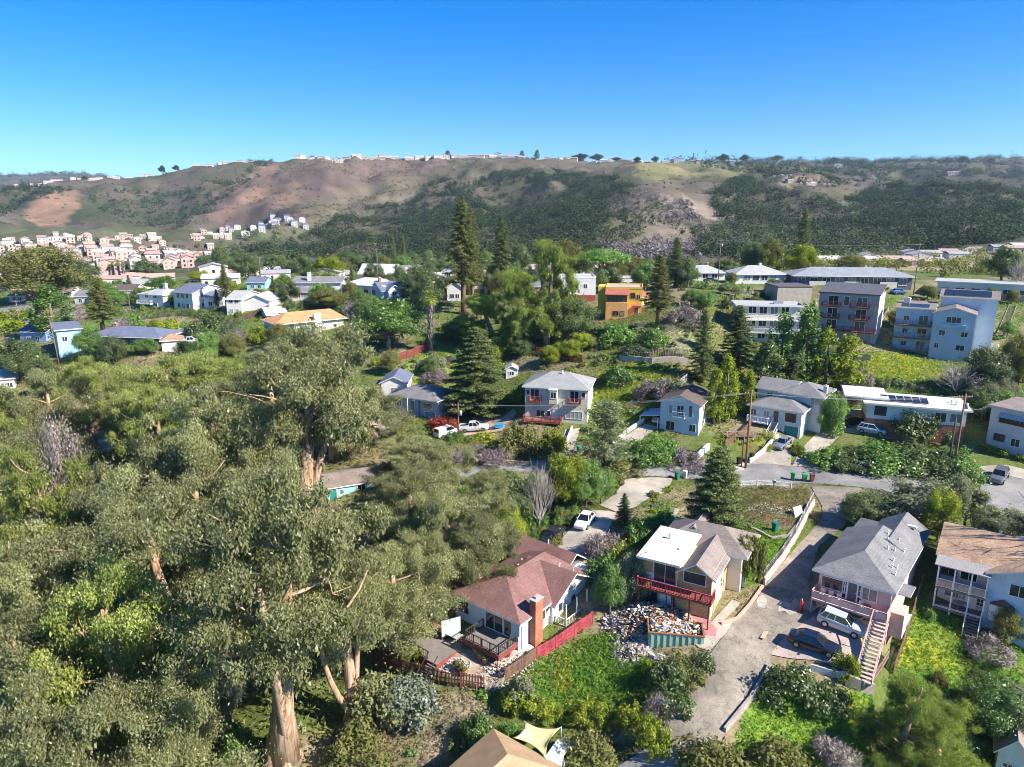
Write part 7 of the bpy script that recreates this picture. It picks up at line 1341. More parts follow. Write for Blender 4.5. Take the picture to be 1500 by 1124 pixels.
cover('undergrowth', ['olive','green'], [(0,560),(360,520),(620,640),(760,700),(720,830),(560,960),(420,1124),(0,1124)], 3.2, .6, .8, 10, maxn=60000)
cover('undergrowth', ['olive','green'], [(560,600),(760,480),(1060,440),(1200,560),(1060,640),(760,690),(600,690)], 4.5, .45, .5, 11, maxn=60000)
cover('undergrowth', ['green','olive'], [(0,430),(620,400),(700,500),(560,600),(400,520),(0,560)], 2.2, .6, .7, 12, maxn=60000)
cover('undergrowth', ['green','olive'], [(1050,440),(1500,430),(1500,640),(1200,600)], 3.0, .5, .6, 13, maxn=50000)
cover('undergrowth', ['olive','green'], [(700,690),(1250,700),(1190,800),(1080,960),(960,1100),(900,1124),(720,1060),(700,900)], 7, .3, .4, 14, maxn=60000)
# ------------------------------------------------------------------ vehicles
TYRE = surf('tyre_rubber', (0.025, 0.025, 0.025), 0.85, 0.1); RIM = shiny('wheel_alloy', (0.45, 0.45, 0.46), 0.3, 0.8); CARGL = shiny('car_glass', (0.012, 0.015, 0.02), 0.05, 0, 0, 0.8); LAMP = shiny('headlight_clear', (0.75, 0.76, 0.78), 0.15); TAIL = shiny('tail_light_red', (0.45, 0.02, 0.02), 0.2); PLAS = surf('black_plastic', (0.03, 0.03, 0.03), 0.6, 0.1)
CARS = {}
def car_proto(kind, col):
    key = (kind, col)
    if key in CARS: return CARS[key]
    paint = shiny(f'car_paint_{kind}_{len(CARS)}', col, 0.28, 0.15, 0.6)
    st = {'sedan': [(-2.36, .62, .36, .66), (-2.2, .84, .22, .76), (-1.4, .91, .19, .86), (-.85, .92, .19, .95), (.9, .92, .19, 1.0), (1.7, .90, .22, 1.0), (2.25, .82, .30, .93), (2.36, .68, .42, .80)],
          'suv': [(-2.34, .66, .40, .80), (-2.15, .88, .26, .96), (-1.4, .94, .24, 1.04), (-.9, .95, .24, 1.10), (1.0, .95, .24, 1.14), (2.0, .93, .26, 1.12), (2.28, .86, .34, 1.04), (2.34, .72, .44, .95)],
          'van': [(-2.7, .70, .40, .95), (-2.5, .95, .30, 1.15), (-1.7, 1.0, .28, 1.3), (0, 1.0, .28, 1.35), (2.4, 1.0, .28, 1.35), (2.65, .95, .34, 1.3), (2.7, .85, .4, 1.2)],
          'pickup': [(-2.75, .72, .42, .88), (-2.55, .93, .30, 1.03), (-1.6, .96, .28, 1.08), (-.9, .97, .28, 1.14), (.9, .97, .28, 1.14), (2.6, .96, .30, 1.14), (2.75, .9, .42, 1.1)]}[kind]
    cab = {'sedan': ((-.98, 1.75, .80, .95), (-.2, 1.02, .62, 1.44)), 'suv': ((-1.0, 2.18, .84, 1.08), (-.3, 1.75, .68, 1.68)), 'van': ((-1.9, 2.6, .92, 1.28), (-1.1, 2.5, .80, 2.05)), 'pickup': ((-1.0, .95, .86, 1.1), (-.35, .75, .70, 1.76))}[kind]
    mb = MB(); vs = []; fs = []
    for x, w, zb, zt in st:
        zm = zb + (zt - zb) * .55; vs += [(x, -w * .9, zb), (x, -w, zm), (x, -w * .93, zt - .04), (x, -w * .74, zt), (x, w * .74, zt), (x, w * .93, zt - .04), (x, w, zm), (x, w * .9, zb)]
    n = 8
    for i in range(len(st) - 1):
        for k in range(n): fs.append((i * n + k, i * n + (k + 1) % n, (i + 1) * n + (k + 1) % n, (i + 1) * n + k))
    fs.append(tuple(range(n))); fs.append(tuple(range((len(st) - 1) * n, len(st) * n))[::-1]); mb.add(vs, fs, paint, True)
    if kind == 'pickup':
        mb.box(1.05, -.78, 1.142, 2.62, .78, 1.147, PLAS)
        for q in (-.9, .82): mb.box(1.0, q, 1.14, 2.7, q + .08, 1.36, paint)
        mb.box(2.64, -.82, 1.14, 2.72, .82, 1.34, paint)
    body = mb.build('body'); md = body.modifiers.new('bevel', 'BEVEL'); md.width = .03; md.segments = 2
    (a0, a1, aw, az), (b0, b1, bw, bz) = cab; g = MB(); ng = 10
    lo = [(a0, -aw, az), (a1, -aw, az), (a1, aw, az), (a0, aw, az)]; hi = [(b0, -bw, bz), (b1, -bw, bz), (b1, bw, bz), (b0, bw, bz)]
    for i in range(4): g.poly([lo[i], lo[(i + 1) % 4], hi[(i + 1) % 4], hi[i]], CARGL)
    gl = g.build('window'); r = MB(); r.box(b0 - .04, -bw - .02, bz - .02, b1 + .04, bw + .02, bz + .05, paint)
    for i in range(4): r.bar(lo[i], hi[i], .09, .09, paint)
    for s in (-1, 1):
        xm = (a0 + a1) / 2 * .5 + (b0 + b1) / 2 * .5; r.bar((xm, s * aw, az), (xm, s * bw, bz), .09, .06, paint)
        if kind in ('suv', 'van'): r.bar((xm + (a1 - xm) * .55, s * aw, az), ((b1 + xm) / 2, s * bw, bz), .09, .06, paint)
        if kind == 'van': r.box(xm, s * (aw - .06) - .03, az, a1, s * (aw - .06) + .05, bz - .05, paint)
    rf = r.build('roof', bevel=.03); parts = [('body', body, None), ('window', gl, None), ('roof', rf, None)]
    wr = .33 if kind == 'sedan' else .37; wx = st[-1][0] * .62
    t = MB(); t.tube([(0, -.12, 0), (0, .12, 0)], [wr, wr], TYRE, 18, False); tm = t.build('tyre'); t = MB(); t.tube([(0, -.13, 0), (0, .13, 0)], [wr * .62, wr * .62], RIM, 14, False); rm = t.build('rim')
    h = MB(); h.box(-.05, -.16, -.07, .05, .16, .07, LAMP); hl = h.build('headlight', bevel=.02); h = MB(); h.box(-.04, -.15, -.07, .04, .15, .07, TAIL); tl = h.build('tail_light', bevel=.02)
    m = MB(); m.box(-.06, -.1, -.05, .06, .1, .07, paint); mr = m.build('mirror', bevel=.02)
    data = dict(parts=[(nm, o) for nm, o, _ in parts], tyre=tm, rim=rm, head=hl, tail=tl, mir=mr, st=st, wr=wr, wx=wx, cab=cab)
    for o in [p[1] for p in parts] + [tm, rm, hl, tl, mr]: COL.objects.unlink(o)
    CARS[key] = data; return data
def car(kind, col, label, rear, front, group=None, s=1.0, name='car', cat='car', z=0.0):
    R0 = hit(*rear); F0 = hit(*front); c = (R0 + F0) / 2; d = F0 - R0; yaw = math.atan2(-d.y, -d.x)
    zg = max(ground(c.x, c.y), 0 * c.z + ground(c.x, c.y)) + .1 + z; D = car_proto(kind, col)
    o = thing(name, label, cat, (c.x, c.y, zg), yaw, group); pit = math.atan2(F0.z - R0.z, math.hypot(d.x, d.y)); o.rotation_euler = (0, max(-.2, min(.2, pit)), yaw); o.scale = (s, s, s)
    def sub(src, nm, loc=(0, 0, 0), parent=None):
        q = src.copy(); q.name = nm; COL.objects.link(q); q.parent = parent or o; q.location = loc; return q
    for nm, src in D['parts']: sub(src, nm)
    L = D['st'][0][0]; w = D['st'][2][1]
    for sx in (-1, 1):
        for sy in (-1, 1):
            wh = bpy.data.objects.new('wheel', None); COL.objects.link(wh); wh.parent = o; wh.location = (sx * D['wx'], sy * (w - .08), D['wr']); wh.empty_display_size = .2
            sub(D['tyre'], 'tyre', (0, 0, 0), wh); sub(D['rim'], 'rim', (0, 0, 0), wh)
    for sy in (-1, 1):
        sub(D['head'], 'headlight', (L + .10, sy * .58, D['st'][0][3] - .06)); sub(D['tail'], 'tail_light', (-L - .03, sy * .60, D['st'][-1][3] - .1)); sub(D['mir'], 'mirror', (D['cab'][0][0] + .35, sy * (w + .06), D['cab'][0][3] + .06))
    return o
car('sedan', (0.78, 0.78, 0.78), 'white sedan parked on the concrete drive behind the maroon roof', (867, 757), (846, 783))
car('sedan', (0.02, 0.02, 0.022), 'black sedan half hidden behind the maroon roof', (818, 783), (799, 801))
car('suv', (0.50, 0.52, 0.55), 'silver SUV parked under the pink balcony', (1203, 913), (1259, 935))
car('sedan', (0.012, 0.014, 0.03), 'navy black muscle car on the pinkish driveway', (1160, 942), (1224, 963), s=1.06)
car('sedan', (0.45, 0.45, 0.44), 'silver sedan parked at the kerb by the alley mouth', (1246, 690), (1287, 692))
car('sedan', (0.22, 0.25, 0.31), 'grey blue hatchback before the green garage door', (1154, 648), (1139, 660), s=.92)
car('suv', (0.015, 0.015, 0.017), 'black SUV in the shade beside the flat roofed house', (1235, 626), (1262, 619), s=.95)
car('suv', (0.40, 0.44, 0.49), 'silver blue SUV in front of the dark sedan by the solar roof', (1256, 633), (1294, 640))
car('sedan', (0.10, 0.105, 0.115), 'dark sedan behind the silver blue SUV', (1283, 626), (1311, 633))
car('suv', (0.14, 0.15, 0.165), 'dark grey SUV parked on the street at the right edge', (1470, 694), (1456, 713))
car('pickup', (0.78, 0.78, 0.78), 'white pickup truck with open bed before the big cedar', (676, 632), (714, 629), name='pickup_truck', cat='pickup')
car('van', (0.78, 0.77, 0.75), 'white van parked left of the pole near the pickup', (640, 643), (666, 635), name='van', cat='van', s=.85)
car('sedan', (0.50, 0.50, 0.50), 'pale car inside the lean-to carport', (967, 608), (962, 621), s=.9)
car('van', (0.80, 0.80, 0.80), 'white van at the bottom edge beside the ochre roof', (812, 1134), (828, 1110), name='van', cat='van', s=.85)
car('pickup', (0.78, 0.78, 0.78), 'white pickup on the left road bend', (268, 505), (291, 503), name='pickup_truck', cat='pickup')
car('sedan', (0.05, 0.14, 0.35), 'blue car on the crest below the long grey building', (1309, 431), (1322, 431), s=.95)
car('sedan', (0.05, 0.05, 0.055), 'dark car in front of the long grey building', (1168, 419), (1180, 419), s=.95); car('sedan', (0.06, 0.06, 0.065), 'dark car before the crest bungalow', (1036, 414), (1047, 414), s=.95)

# ------------------------------------------------------------------ fences and walls
def run(pts, step=.5):
    P = [hit(*p) for p in pts]; out = []
    for a, b in zip(P[:-1], P[1:]):
        k = max(1, int((b - a).length / step))
        for i in range(k): q = a.lerp(b, i / k); out.append((q.x, q.y))
    out.append((P[-1].x, P[-1].y)); return out
def board_fence(label, pts, h, m, m2=None, board=.15, gap=.02, posts=2.4, rails=True, name='fence', cat='fence', top=False, jit=.04):
    rng = random.Random(len(label)); P = run(pts, .2); L = [0.0]
    for a, b in zip(P[:-1], P[1:]): L.append(L[-1] + math.hypot(b[0] - a[0], b[1] - a[1]))
    A = np.array(P); Ls = np.array(L)
    def q(t): x = float(np.interp(t, Ls, A[:, 0])); y = float(np.interp(t, Ls, A[:, 1])); return Vector((x, y, ground(x, y)))
    m2 = m2 or m; o = thing(name, label, cat, q(0)); bd = MB(); n = int(L[-1] / board); org = q(0)
    for i in range(n):
        a = q(i * board + gap) - org; b = q((i + 1) * board - gap) - org; hh = h + rng.uniform(-jit, jit); up = Vector((0, 0, 1)); nn = (b - a).cross(up).normalized() * .012
        v = [a - nn - up * .25, b - nn - up * .25, b + nn - up * .25, a + nn - up * .25]; w = [p + up * (hh + .25) for p in v]
        bd.add(v + w, [(0, 3, 2, 1), (4, 5, 6, 7), (0, 1, 5, 4), (1, 2, 6, 5), (2, 3, 7, 6), (3, 0, 4, 7)], m)
    bd.build('boards', o); rl = MB(); k = max(1, round(L[-1] / posts))
    for i in range(k + 1):
        p = q(L[-1] * i / k) - org; pm = MB(); pm.bar(p - Vector((0, 0, .4)), p + Vector((0, 0, h + .06)), .12, .12, m2); pm.build('post', o)
        if rails and i:
            p0 = q(L[-1] * (i - 1) / k) - org
            for z in ((.2, .5, .88) if h > 1.3 else (.3, .85)): rl.bar(p0 + Vector((0, 0, h * z)), p + Vector((0, 0, h * z)), .06, .09, m2)
    if rails: rl.build('rails', o)
    return o
def solid_wall(label, pts, h, t, m, name='wall', cat='wall', level=False, dz=0):
    P = run(pts, .6); mb = MB(); z0 = ground(*P[0]); o0 = Vector((P[0][0], P[0][1], z0)); zt = max(ground(*p) for p in P) + h if level else None
    for a, b in zip(P[:-1], P[1:]):
        A_ = Vector((a[0], a[1], ground(*a))) - o0; B_ = Vector((b[0], b[1], ground(*b))) - o0; u = (B_ - A_); u.z = 0; nn = Vector((-u.y, u.x, 0)).normalized() * t / 2; up = Vector((0, 0, 1))
        ta = (zt - z0) * up + Vector((A_.x, A_.y, 0)) if level else A_ + up * h; tb = (zt - z0) * up + Vector((B_.x, B_.y, 0)) if level else B_ + up * h; dn = up * .6
        mb.add([A_ - nn - dn, B_ - nn - dn, B_ + nn - dn, A_ + nn - dn, ta - nn, tb - nn, tb + nn, ta + nn], [(0, 3, 2, 1), (4, 5, 6, 7), (0, 1, 5, 4), (1, 2, 6, 5), (2, 3, 7, 6), (3, 0, 4, 7)], m)
    bm = mb.build(name, None, o0); me = bm.data; b2 = bmesh.new(); b2.from_mesh(me); bmesh.ops.remove_doubles(b2, verts=b2.verts, dist=.004); b2.to_mesh(me); b2.free(); return tag(bm, label, cat)
def wire_fence(label, pts, h, base=0.0, posts=2.2, m=None):
    P = run(pts, posts); o0 = Vector((*P[0], ground(*P[0]) + base)); o = thing('wire_fence', label, 'fence', o0); m = m or STEEL; up = Vector((0, 0, 1)); w = MB()
    for i, p in enumerate(P):
        q = Vector((*p, ground(*p) + base)) - o0; pm = MB(); pm.tube([q - up * .3, q + up * h], [.03, .03], m, 6); pm.build('post', o)
        if i:
            for z in np.linspace(.1, 1, 8): w.tube([q0 + up * h * z, q + up * h * z], [.006, .006] if z < 1 else [.022, .022], m, 4)
            k = 9
            for j in range(k): a = q0.lerp(q, j / k); b = q0.lerp(q, (j + 1) / k); w.tube([a, b + up * h], [.005, .005], m, 3); w.tube([a + up * h, b], [.005, .005], m, 3)
        q0 = q
    w.build('wire_mesh', o); return o
board_fence('dark brown board fence curving below the grey decks', [(543, 972), (600, 990), (655, 1006), (709, 1012)], 1.65, DARKF, REDW, board=.16, gap=.035)
board_fence('weathered brown fence between the stone yard and the grass plot', [(740, 998), (770, 979), (785, 967)], 1.5, BRNW, BRNW)
board_fence('crimson painted board fence below the brick chimney', [(786, 966), (826, 942), (868, 914)], 1.5, REDB, REDB)
board_fence('low grey board fence closing the yard corner', [(711, 1014), (728, 1010), (739, 1001)], .8, GREYF, GREYF)
board_fence('new yellow timber fence beside the white cottage', [(652, 868), (676, 854), (699, 842)], 1.8, surf('wood_new_cedar', (0.55, 0.34, 0.10), 0.7, 0.2), None)
board_fence('white picket fence along the street', [(1085, 713), (1120, 712), (1159, 715)], .95, TRIM, TRIM, board=.16, gap=.035)
board_fence('red stained fence in the upper garden near the palm', [(583, 529), (600, 524), (620, 516), (634, 506)], 1.8, REDW, REDW)
board_fence('red and grey fence behind the cream house garden', [(785, 519), (815, 526), (853, 532)], 1.7, REDW, REDW)
board_fence('grey wooden fence above the blue gable house', [(981, 578), (994, 569), (1006, 560)], 1.7, GREYF, GREYF)
board_fence('low rustic rail fence on the overgrown slope', [(916, 599), (940, 584), (966, 570)], .9, BRNW, BRNW, board=.9, gap=.38)
board_fence('dark fence below the last white house of the left row', [(350, 472), (372, 464), (394, 455)], 1.5, DARKF, DARKF)
board_fence('brown fence between the pink house and the yellow slope', [(1350, 858), (1338, 900), (1322, 950), (1308, 990)], 1.5, BRNW, BRNW)
board_fence('short brown board fence at the foot of the outside stair', [(1279, 1001), (1290, 985), (1300, 968)], 1.3, BRNW, GREYF)
board_fence('brown fence right of the flat roofed house carport', [(1062, 655), (1090, 636), (1102, 622)], 1.2, BRNW, BRNW)
board_fence('dark lattice fence on the long retaining wall', [(908, 524), (955, 527), (1006, 528)], 2.2, GREYF, BRNW, board=.5, gap=.2, posts=2.2)
board_fence('low fence line below the blue apartment building', [(1270, 500), (1285, 480), (1302, 455)], 1.1, GREYF, BRNW, board=.2); board_fence('wooden fence below the grey apartment block', [(1190, 520), (1230, 524), (1275, 530)], 1.3, GREYF, GREYF)
solid_wall('long pale retaining wall under the lattice fence', [(907, 529), (955, 533), (1007, 534)], 1.2, .3, concrete)
solid_wall('pinkish retaining wall between lawn and alley', [(1192, 740), (1166, 790), (1146, 822), (1119, 857)], .9, .25, surf('wall_pinkish_render', (0.62, 0.47, 0.40), 0.85, 0.15))
wire_fence('chain link fence on the pinkish alley wall', [(1190, 740), (1165, 790), (1145, 822), (1118, 857)], 1.1, .85)
solid_wall('low salmon kerb wall at the alley edge by the gutted house', [(1117, 861), (1098, 888), (1080, 908), (1056, 916)], .35, .25, SALMON)
solid_wall('grey concrete wall between the alley and the lower lawn', [(1128, 978), (1098, 1028), (1061, 1074)], .55, .25, concrete2)
solid_wall('broken concrete wall below the pinkish driveway', [(1238, 1003), (1260, 1012), (1279, 1018)], 1.2, .35, concrete)
solid_wall('white retaining wall along the carport drive', [(897, 652), (920, 634), (943, 619)], .8, .3, TRIM); solid_wall('white garden wall beside the green garage drive', [(1098, 679), (1118, 664), (1139, 642)], .8, .3, TRIM)
solid_wall('white stone wall at the street bank end', [(1016, 680), (1026, 668), (1038, 657)], .9, .5, TRIM); solid_wall('tan low wall along the street bank', [(700, 678), (740, 679), (779, 681)], .6, .3, surf('wall_tan_stone', (0.52, 0.40, 0.26), 0.85, 0.2))
solid_wall('white side wall of the cream house steps', [(826, 664), (832, 645), (838, 630)], .8, .25, TRIM); solid_wall('rough stone edging at the grass by the alley', [(1036, 968), (1020, 995), (1002, 1025)], .25, .4, concrete2); solid_wall('curved stone border round the rockery', [(1085, 758), (1100, 775), (1130, 790), (1155, 786), (1172, 765)], .3, .3, concrete2)
solid_wall('white board wall of the pinkish driveway edge', [(1187, 982), (1222, 992), (1268, 1002)], .7, .12, TRIM); solid_wall('low white garden wall in the left grove', [(540, 945), (560, 930), (572, 922)], .7, .25, concrete)

# ------------------------------------------------------------------ utility poles and wires
def pole(label, px, base, top, arms=1, r=.15, dx=0, trans=False, m=None):
    p = hit(px, base); zt = z_row(p.x, p.y, top); h = max(4, zt - p.z); o = thing('utility_pole', label, 'utility pole', p); m = m or bark_red
    mb = MB(); lean = dx * h * .01; mb.tube([(0, 0, -1), (lean * .5, 0, h * .5), (lean, 0, h)], [r, r * .85, r * .65], m, 10); mb.build('post', o)
    for k in range(arms):
        a = MB(); z = h - .5 - k * .9; a.bar((lean - 1.1, 0, z), (lean + 1.1, 0, z), .12, .12, m); c = a.build('crossarm', o)
        for x in (-1.0, -.5, .5, 1.0): i = MB(); i.tube([(lean + x, 0, z + .06), (lean + x, 0, z + .22)], [.04, .03], TRIM, 6); i.build('insulator', c)
    if trans: t = MB(); t.tube([(lean + .4, 0, h - 2.4), (lean + .4, 0, h - 1.5)], [.26, .26], TRIMG, 12); t.build('transformer', o)
    return Vector((p.x + lean, p.y, p.z + h - .4))
def wires(label, a, b, n=3, sag=.5, spread=1.0, drop=0.0):
    for i in range(n):
        off = (i - (n - 1) / 2) * spread; A = a + Vector((off, 0, -drop)); B = b + Vector((off, 0, -drop)); mb = MB()
        pts = [A.lerp(B, t / 10) - A - Vector((0, 0, sag * (1 + .12 * i) * 4 * (t / 10) * (1 - t / 10))) for t in range(11)]
        mb.tube(pts, [.013] * 11, TRIMG, 5); tag(mb.build('power_line', None, A), label, 'wire', label)
P1 = pole('red brown utility pole on the pavement before the stepped white house', 1092, 686, 572, 1, r=.2); P1b = pole('thin bare pole stub leaning beside the red brown pole', 1086, 684, 640, 0, r=.1)
P2 = pole('weathered orange utility pole beside the thick street bank', 1396, 692, 577, 1, .2, dx=1, trans=True); P2b = pole('dark cable covered pole next to the weathered orange pole', 1388, 690, 612, 0, .17, dx=1, m=bark_dark)
P3 = pole('tall grey pole in front of the long charcoal roof', 1338, 432, 356, 1, m=bark_grey); P4 = pole('pole with transformer on the crest before the dark hillside', 1052, 412, 350, 2, m=bark_grey, trans=True); P5 = pole('brown pole behind the left row of houses', 383, 420, 376, 1); P6 = pole('pale pole behind the left oak', 278, 414, 382, 1, m=bark_grey)
P7 = pole('leaning pole before the sky blue house', 88, 540, 462, 1, dx=-6); P8 = pole('pole at the far left road bend', 30, 483, 440, 1, m=bark_grey); P9 = pole('pole before the white gable roof on the crest', 554, 420, 364, 1, m=bark_grey); P10 = pole('pole beside the red flowering bush', 672, 645, 590, 1, trans=True); P11 = pole('slim pole below the veranda house', 193, 470, 428, 0, r=.1, m=bark_grey)
wires('power line crossing in front of the cream house', P10, P1, 3, .8, .8); wires('power line over the street bank', P1, P2, 3, .7, .8); wires('power line along the crest', P4, P3, 2, .8, 1.0); wires('power line on the left slope', P8, P7, 2, .6, .8); wires('power line behind the left row', P6, P5, 2, .6, .8)
wires('service wire to the pale apartment building', P2 - Vector((0, 0, 1)), at(1450, 592, 118), 2, 1.0, .3); wires('service wire to the blue gable house', P1 - Vector((0, 0, 1.2)), at(1022, 600, 122), 1, .6); wires('service wire to the right grove', at(1463, 760, 84), at(1500, 735, 95), 1, .3)

# ------------------------------------------------------------------ bins, dumpster, debris, garden things
def bin_(label, px, py, col, h=1.1, w=.62):
    p = hit(px, py); m = shiny('bin_plastic_%d' % int(col[0] * 1000 + col[1] * 77 + col[2] * 9), col, .5); o = thing('wheelie_bin', label, 'bin', p + Vector((0, 0, .1)), TRNG.random())
    b = MB(); a = w / 2; c = w / 2 * .8; b.add([(-c, -c, .08), (c, -c, .08), (c, c, .08), (-c, c, .08), (-a, -a, h), (a, -a, h), (a, a, h), (-a, a, h)], [(0, 3, 2, 1), (4, 5, 6, 7), (0, 1, 5, 4), (1, 2, 6, 5), (2, 3, 7, 6), (3, 0, 4, 7)], m); b.build('body', o)
    l = MB(); l.box(-a - .03, -a - .06, h + .003, a + .03, a + .05, h + .09, m); l.bar((-a, a + .08, h + .02), (a, a + .08, h + .02), .05, .05, m); l.build('lid', o)
    for s in (-1, 1): k = MB(); k.tube([(s * a * .8 - .03, c, .1), (s * a * .8 + .03, c, .1)], [.1, .1], TYRE, 10); k.build('wheel', o)
bin_('bright green bin on the street by the picket fence', 1161, 704, (0.03, 0.30, 0.10)); bin_('dark grey bin between the green and maroon bins', 1178, 705, (0.05, 0.045, 0.04), .95); bin_('maroon bin at the end of the picket fence', 1189, 706, (0.16, 0.06, 0.05)); bin_('dark green bin on the street shaded by the cedar', 992, 703, (0.02, 0.18, 0.10)); bin_('white bin beside the shaded green bin', 1003, 701, (0.72, 0.72, 0.70)); bin_('teal green bin at the lawn edge under the rockery', 1135, 779, (0.01, 0.16, 0.12)); bin_('black bin at the foot of the red brown pole', 1082, 681, (0.02, 0.02, 0.02)); bin_('black bin right of the red brown pole', 1101, 675, (0.02, 0.02, 0.022)); bin_('green bin beside the cream house drive', 848, 664, (0.02, 0.28, 0.20))
# dumpster heaped with rubble
A_ = hit(949, 950); B_ = hit(1030, 945); u = B_ - A_; yaw = math.atan2(u.y, u.x); Lb = u.length; Hb = 1.75; Wb = 2.5; GREENP = shiny('dumpster_paint_green', (0.30, 0.46, 0.37), .6)
o = thing('dumpster', 'green steel dumpster heaped with broken boards below the gutted house', 'dumpster', A_ + Vector((0, 0, .1)), yaw)
m = MB(); m.box(0, 0, 0, Lb, .08, Hb, GREENP); m.box(0, Wb - .08, 0, Lb, Wb, Hb, GREENP); m.box(0, .08, 0, .08, Wb - .08, Hb, GREENP); m.box(Lb - .08, .08, 0, Lb, Wb - .08, Hb, GREENP); m.box(.08, .08, .1, Lb - .08, Wb - .08, .2, GREENP); m.build('body', o)
for i in range(9): m = MB(); x = Lb * (i + .5) / 9; m.box(x - .05, -.09, .05, x + .05, -.003, Hb - .1, GREENP); m.build('rib', o)
m = MB(); RUST = surf('rusty_steel', (0.30, 0.13, 0.06), .85, .3); m.box(-.06, -.1, Hb + .002, Lb + .06, .1, Hb + .1, RUST); m.box(-.06, Wb - .1, Hb + .002, Lb + .06, Wb + .06, Hb + .1, RUST); m.box(-.06, .1, Hb + .002, .1, Wb - .1, Hb + .1, RUST); m.box(Lb - .1, .1, Hb + .002, Lb + .06, Wb - .1, Hb + .1, RUST); m.build('rim', o)
DEB = [surf('debris_plaster', (0.52, 0.48, 0.43), .85, .15), surf('debris_wood', (0.48, 0.30, 0.16), .85, .3), surf('debris_dark', (0.06, 0.055, 0.05), .85, .3), surf('debris_grey', (0.45, 0.43, 0.41), .85, .2), surf('debris_rust', (0.42, 0.20, 0.10), .85, .3), surf('debris_white', (0.66, 0.64, 0.61), .7, .1), surf('debris_pink', (0.52, 0.38, 0.33), .85, .2)]
def heap(label, ctr, sx, sy, h, n, wts, size, yaw=0, seed=1, z=None, name='debris_heap', core=True):
    rng = random.Random(seed); o0 = ctr.copy(); mb = MB()
    if core: mb.tube([(0, 0, -.5), (0, 0, h * .35), (0, 0, h * .75)], [min(sx, sy) * .8, min(sx, sy) * .6, .2], DEB[2], 9)
    for i in range(n):
        a = rng.random() * 6.28; s = math.sqrt(rng.random()); x = sx * s * math.cos(a); y = sy * s * math.sin(a); xx = x * math.cos(yaw) - y * math.sin(yaw); yy = x * math.sin(yaw) + y * math.cos(yaw)
        zz = (ground(o0.x + xx, o0.y + yy) - o0.z if z is None else 0) + h * max(0, 1 - s ** 1.6) * (.55 + .45 * rng.random()) + .05 + (0 if z is None else rng.random() * .2)
        L = size * (.4 + 1.5 * rng.random() ** 2); w = size * (.12 + .5 * rng.random()); t = .03 + .05 * rng.random()
        R = Euler((rng.gauss(0, .5), rng.gauss(0, .5), rng.random() * 6.28)).to_matrix(); c = Vector((xx, yy, zz)); vs = [c + R @ Vector((q[0] * L / 2, q[1] * w / 2, q[2] * t / 2)) for q in ((-1, -1, -1), (1, -1, -1), (1, 1, -1), (-1, 1, -1), (-1, -1, 1), (1, -1, 1), (1, 1, 1), (-1, 1, 1))]
        mb.add(vs, [(0, 3, 2, 1), (4, 5, 6, 7), (0, 1, 5, 4), (1, 2, 6, 5), (2, 3, 7, 6), (3, 0, 4, 7)], rng.choices(DEB, wts)[0])
    ob = mb.build(name, None, o0); tag(ob, label, None, None, 'stuff'); return ob
dc = o.location + Matrix.Rotation(yaw, 3, 'Z') @ Vector((Lb / 2, Wb / 2, 1.55)); heap('broken boards and plaster heaped in the green dumpster', dc, Lb / 2 - .3, Wb / 2 - .3, .45, 420, (3, 3.5, 1, 1.5, 1.5, 4, 0), .6, yaw, 3, z=1, core=False)
heap('large heap of demolition rubble beside the gutted house', hit(948, 912), 5.0, 3.0, 1.7, 1500, (3, 4.5, 1.0, 2.5, 2.4, 2, .9), .44, -.3, 4); heap('rubble spilled before the dumpster', hit(925, 938), 2.4, 1.8, .6, 360, (3, 2.5, 2, 2, .8, 3.5, .3), .48, .2, 5)
heap('heap of pinkish broken plaster on the grass', hit(926, 958), 2.1, 1.7, .7, 620, (4, .4, .3, 1.2, .2, 2, 3), .28, 0, 6); heap('small pile of white sacks and rubble at the grass edge', hit(962, 972), 1.0, 1.0, .8, 130, (2, .2, .3, 2, .1, 5, .2), .4, 0, 7)
heap('scattered planks on the left of the heap', hit(902, 912), 1.2, 1.4, .4, 60, (2, 2, .5, 2, 1, 4, 0), .9, 0, 8, core=False)
heap('pale stones covering the yard below the decks', hit(742, 980), 3.6, 1.8, .12, 420, (2, .6, 0, .6, 0, 2, 2), .34, .5, 9, name='yard_stones', core=False); heap('pale stones beside the dark fence', hit(650, 975), 3.2, 1.0, .1, 220, (2, .8, 0, .8, 0, 2, 1.5), .32, -.25, 10, name='yard_stones', core=False)
heap('stones of the rockery below the picket fence', hit(1130, 745), 3.6, 2.0, .15, 160, (2, .6, .3, 2, .3, 2, 1), .3, 0, 11, name='rockery_stones', core=False)
# pots
def pot(label, px, py, s, m, plant='green', group=None):
    p = hit(px, py); o = thing('plant_pot', label, 'plant pot', p + Vector((0, 0, .1)), 0, group); b = MB(); b.tube([(0, 0, 0), (0, 0, .5 * s), (0, 0, .55 * s), (0, 0, .62 * s)], [.24 * s, .36 * s, .42 * s, .42 * s], m, 14); b.tube([(0, 0, .621 * s), (0, 0, .63 * s)], [.36 * s, .3 * s], bark_dark, 12); b.build('pot', o)
    if plant: me, Hn, Wn = bush_proto(plant, 1); link(me, 'plant', o, (0, 0, .6 * s), 0, (.25 * s, .25 * s, .28 * s))
TERRA = surf('terracotta', (0.52, 0.22, 0.11), .8, .2); REDG = shiny('glazed_red_pot', (0.55, 0.04, 0.03), .25)
pot('large glazed red pot on the patio below the lower door', 743, 962, 1.35, REDG, None)
for px, py in ((704, 965), (711, 972), (716, 965), (698, 958), (725, 958), (731, 966), (720, 948)): pot('terracotta pot in the cluster at the foot of the upper deck', px, py, .85 + .3 * TRNG.random(), TERRA, 'green', 'terracotta pots below the upper deck')
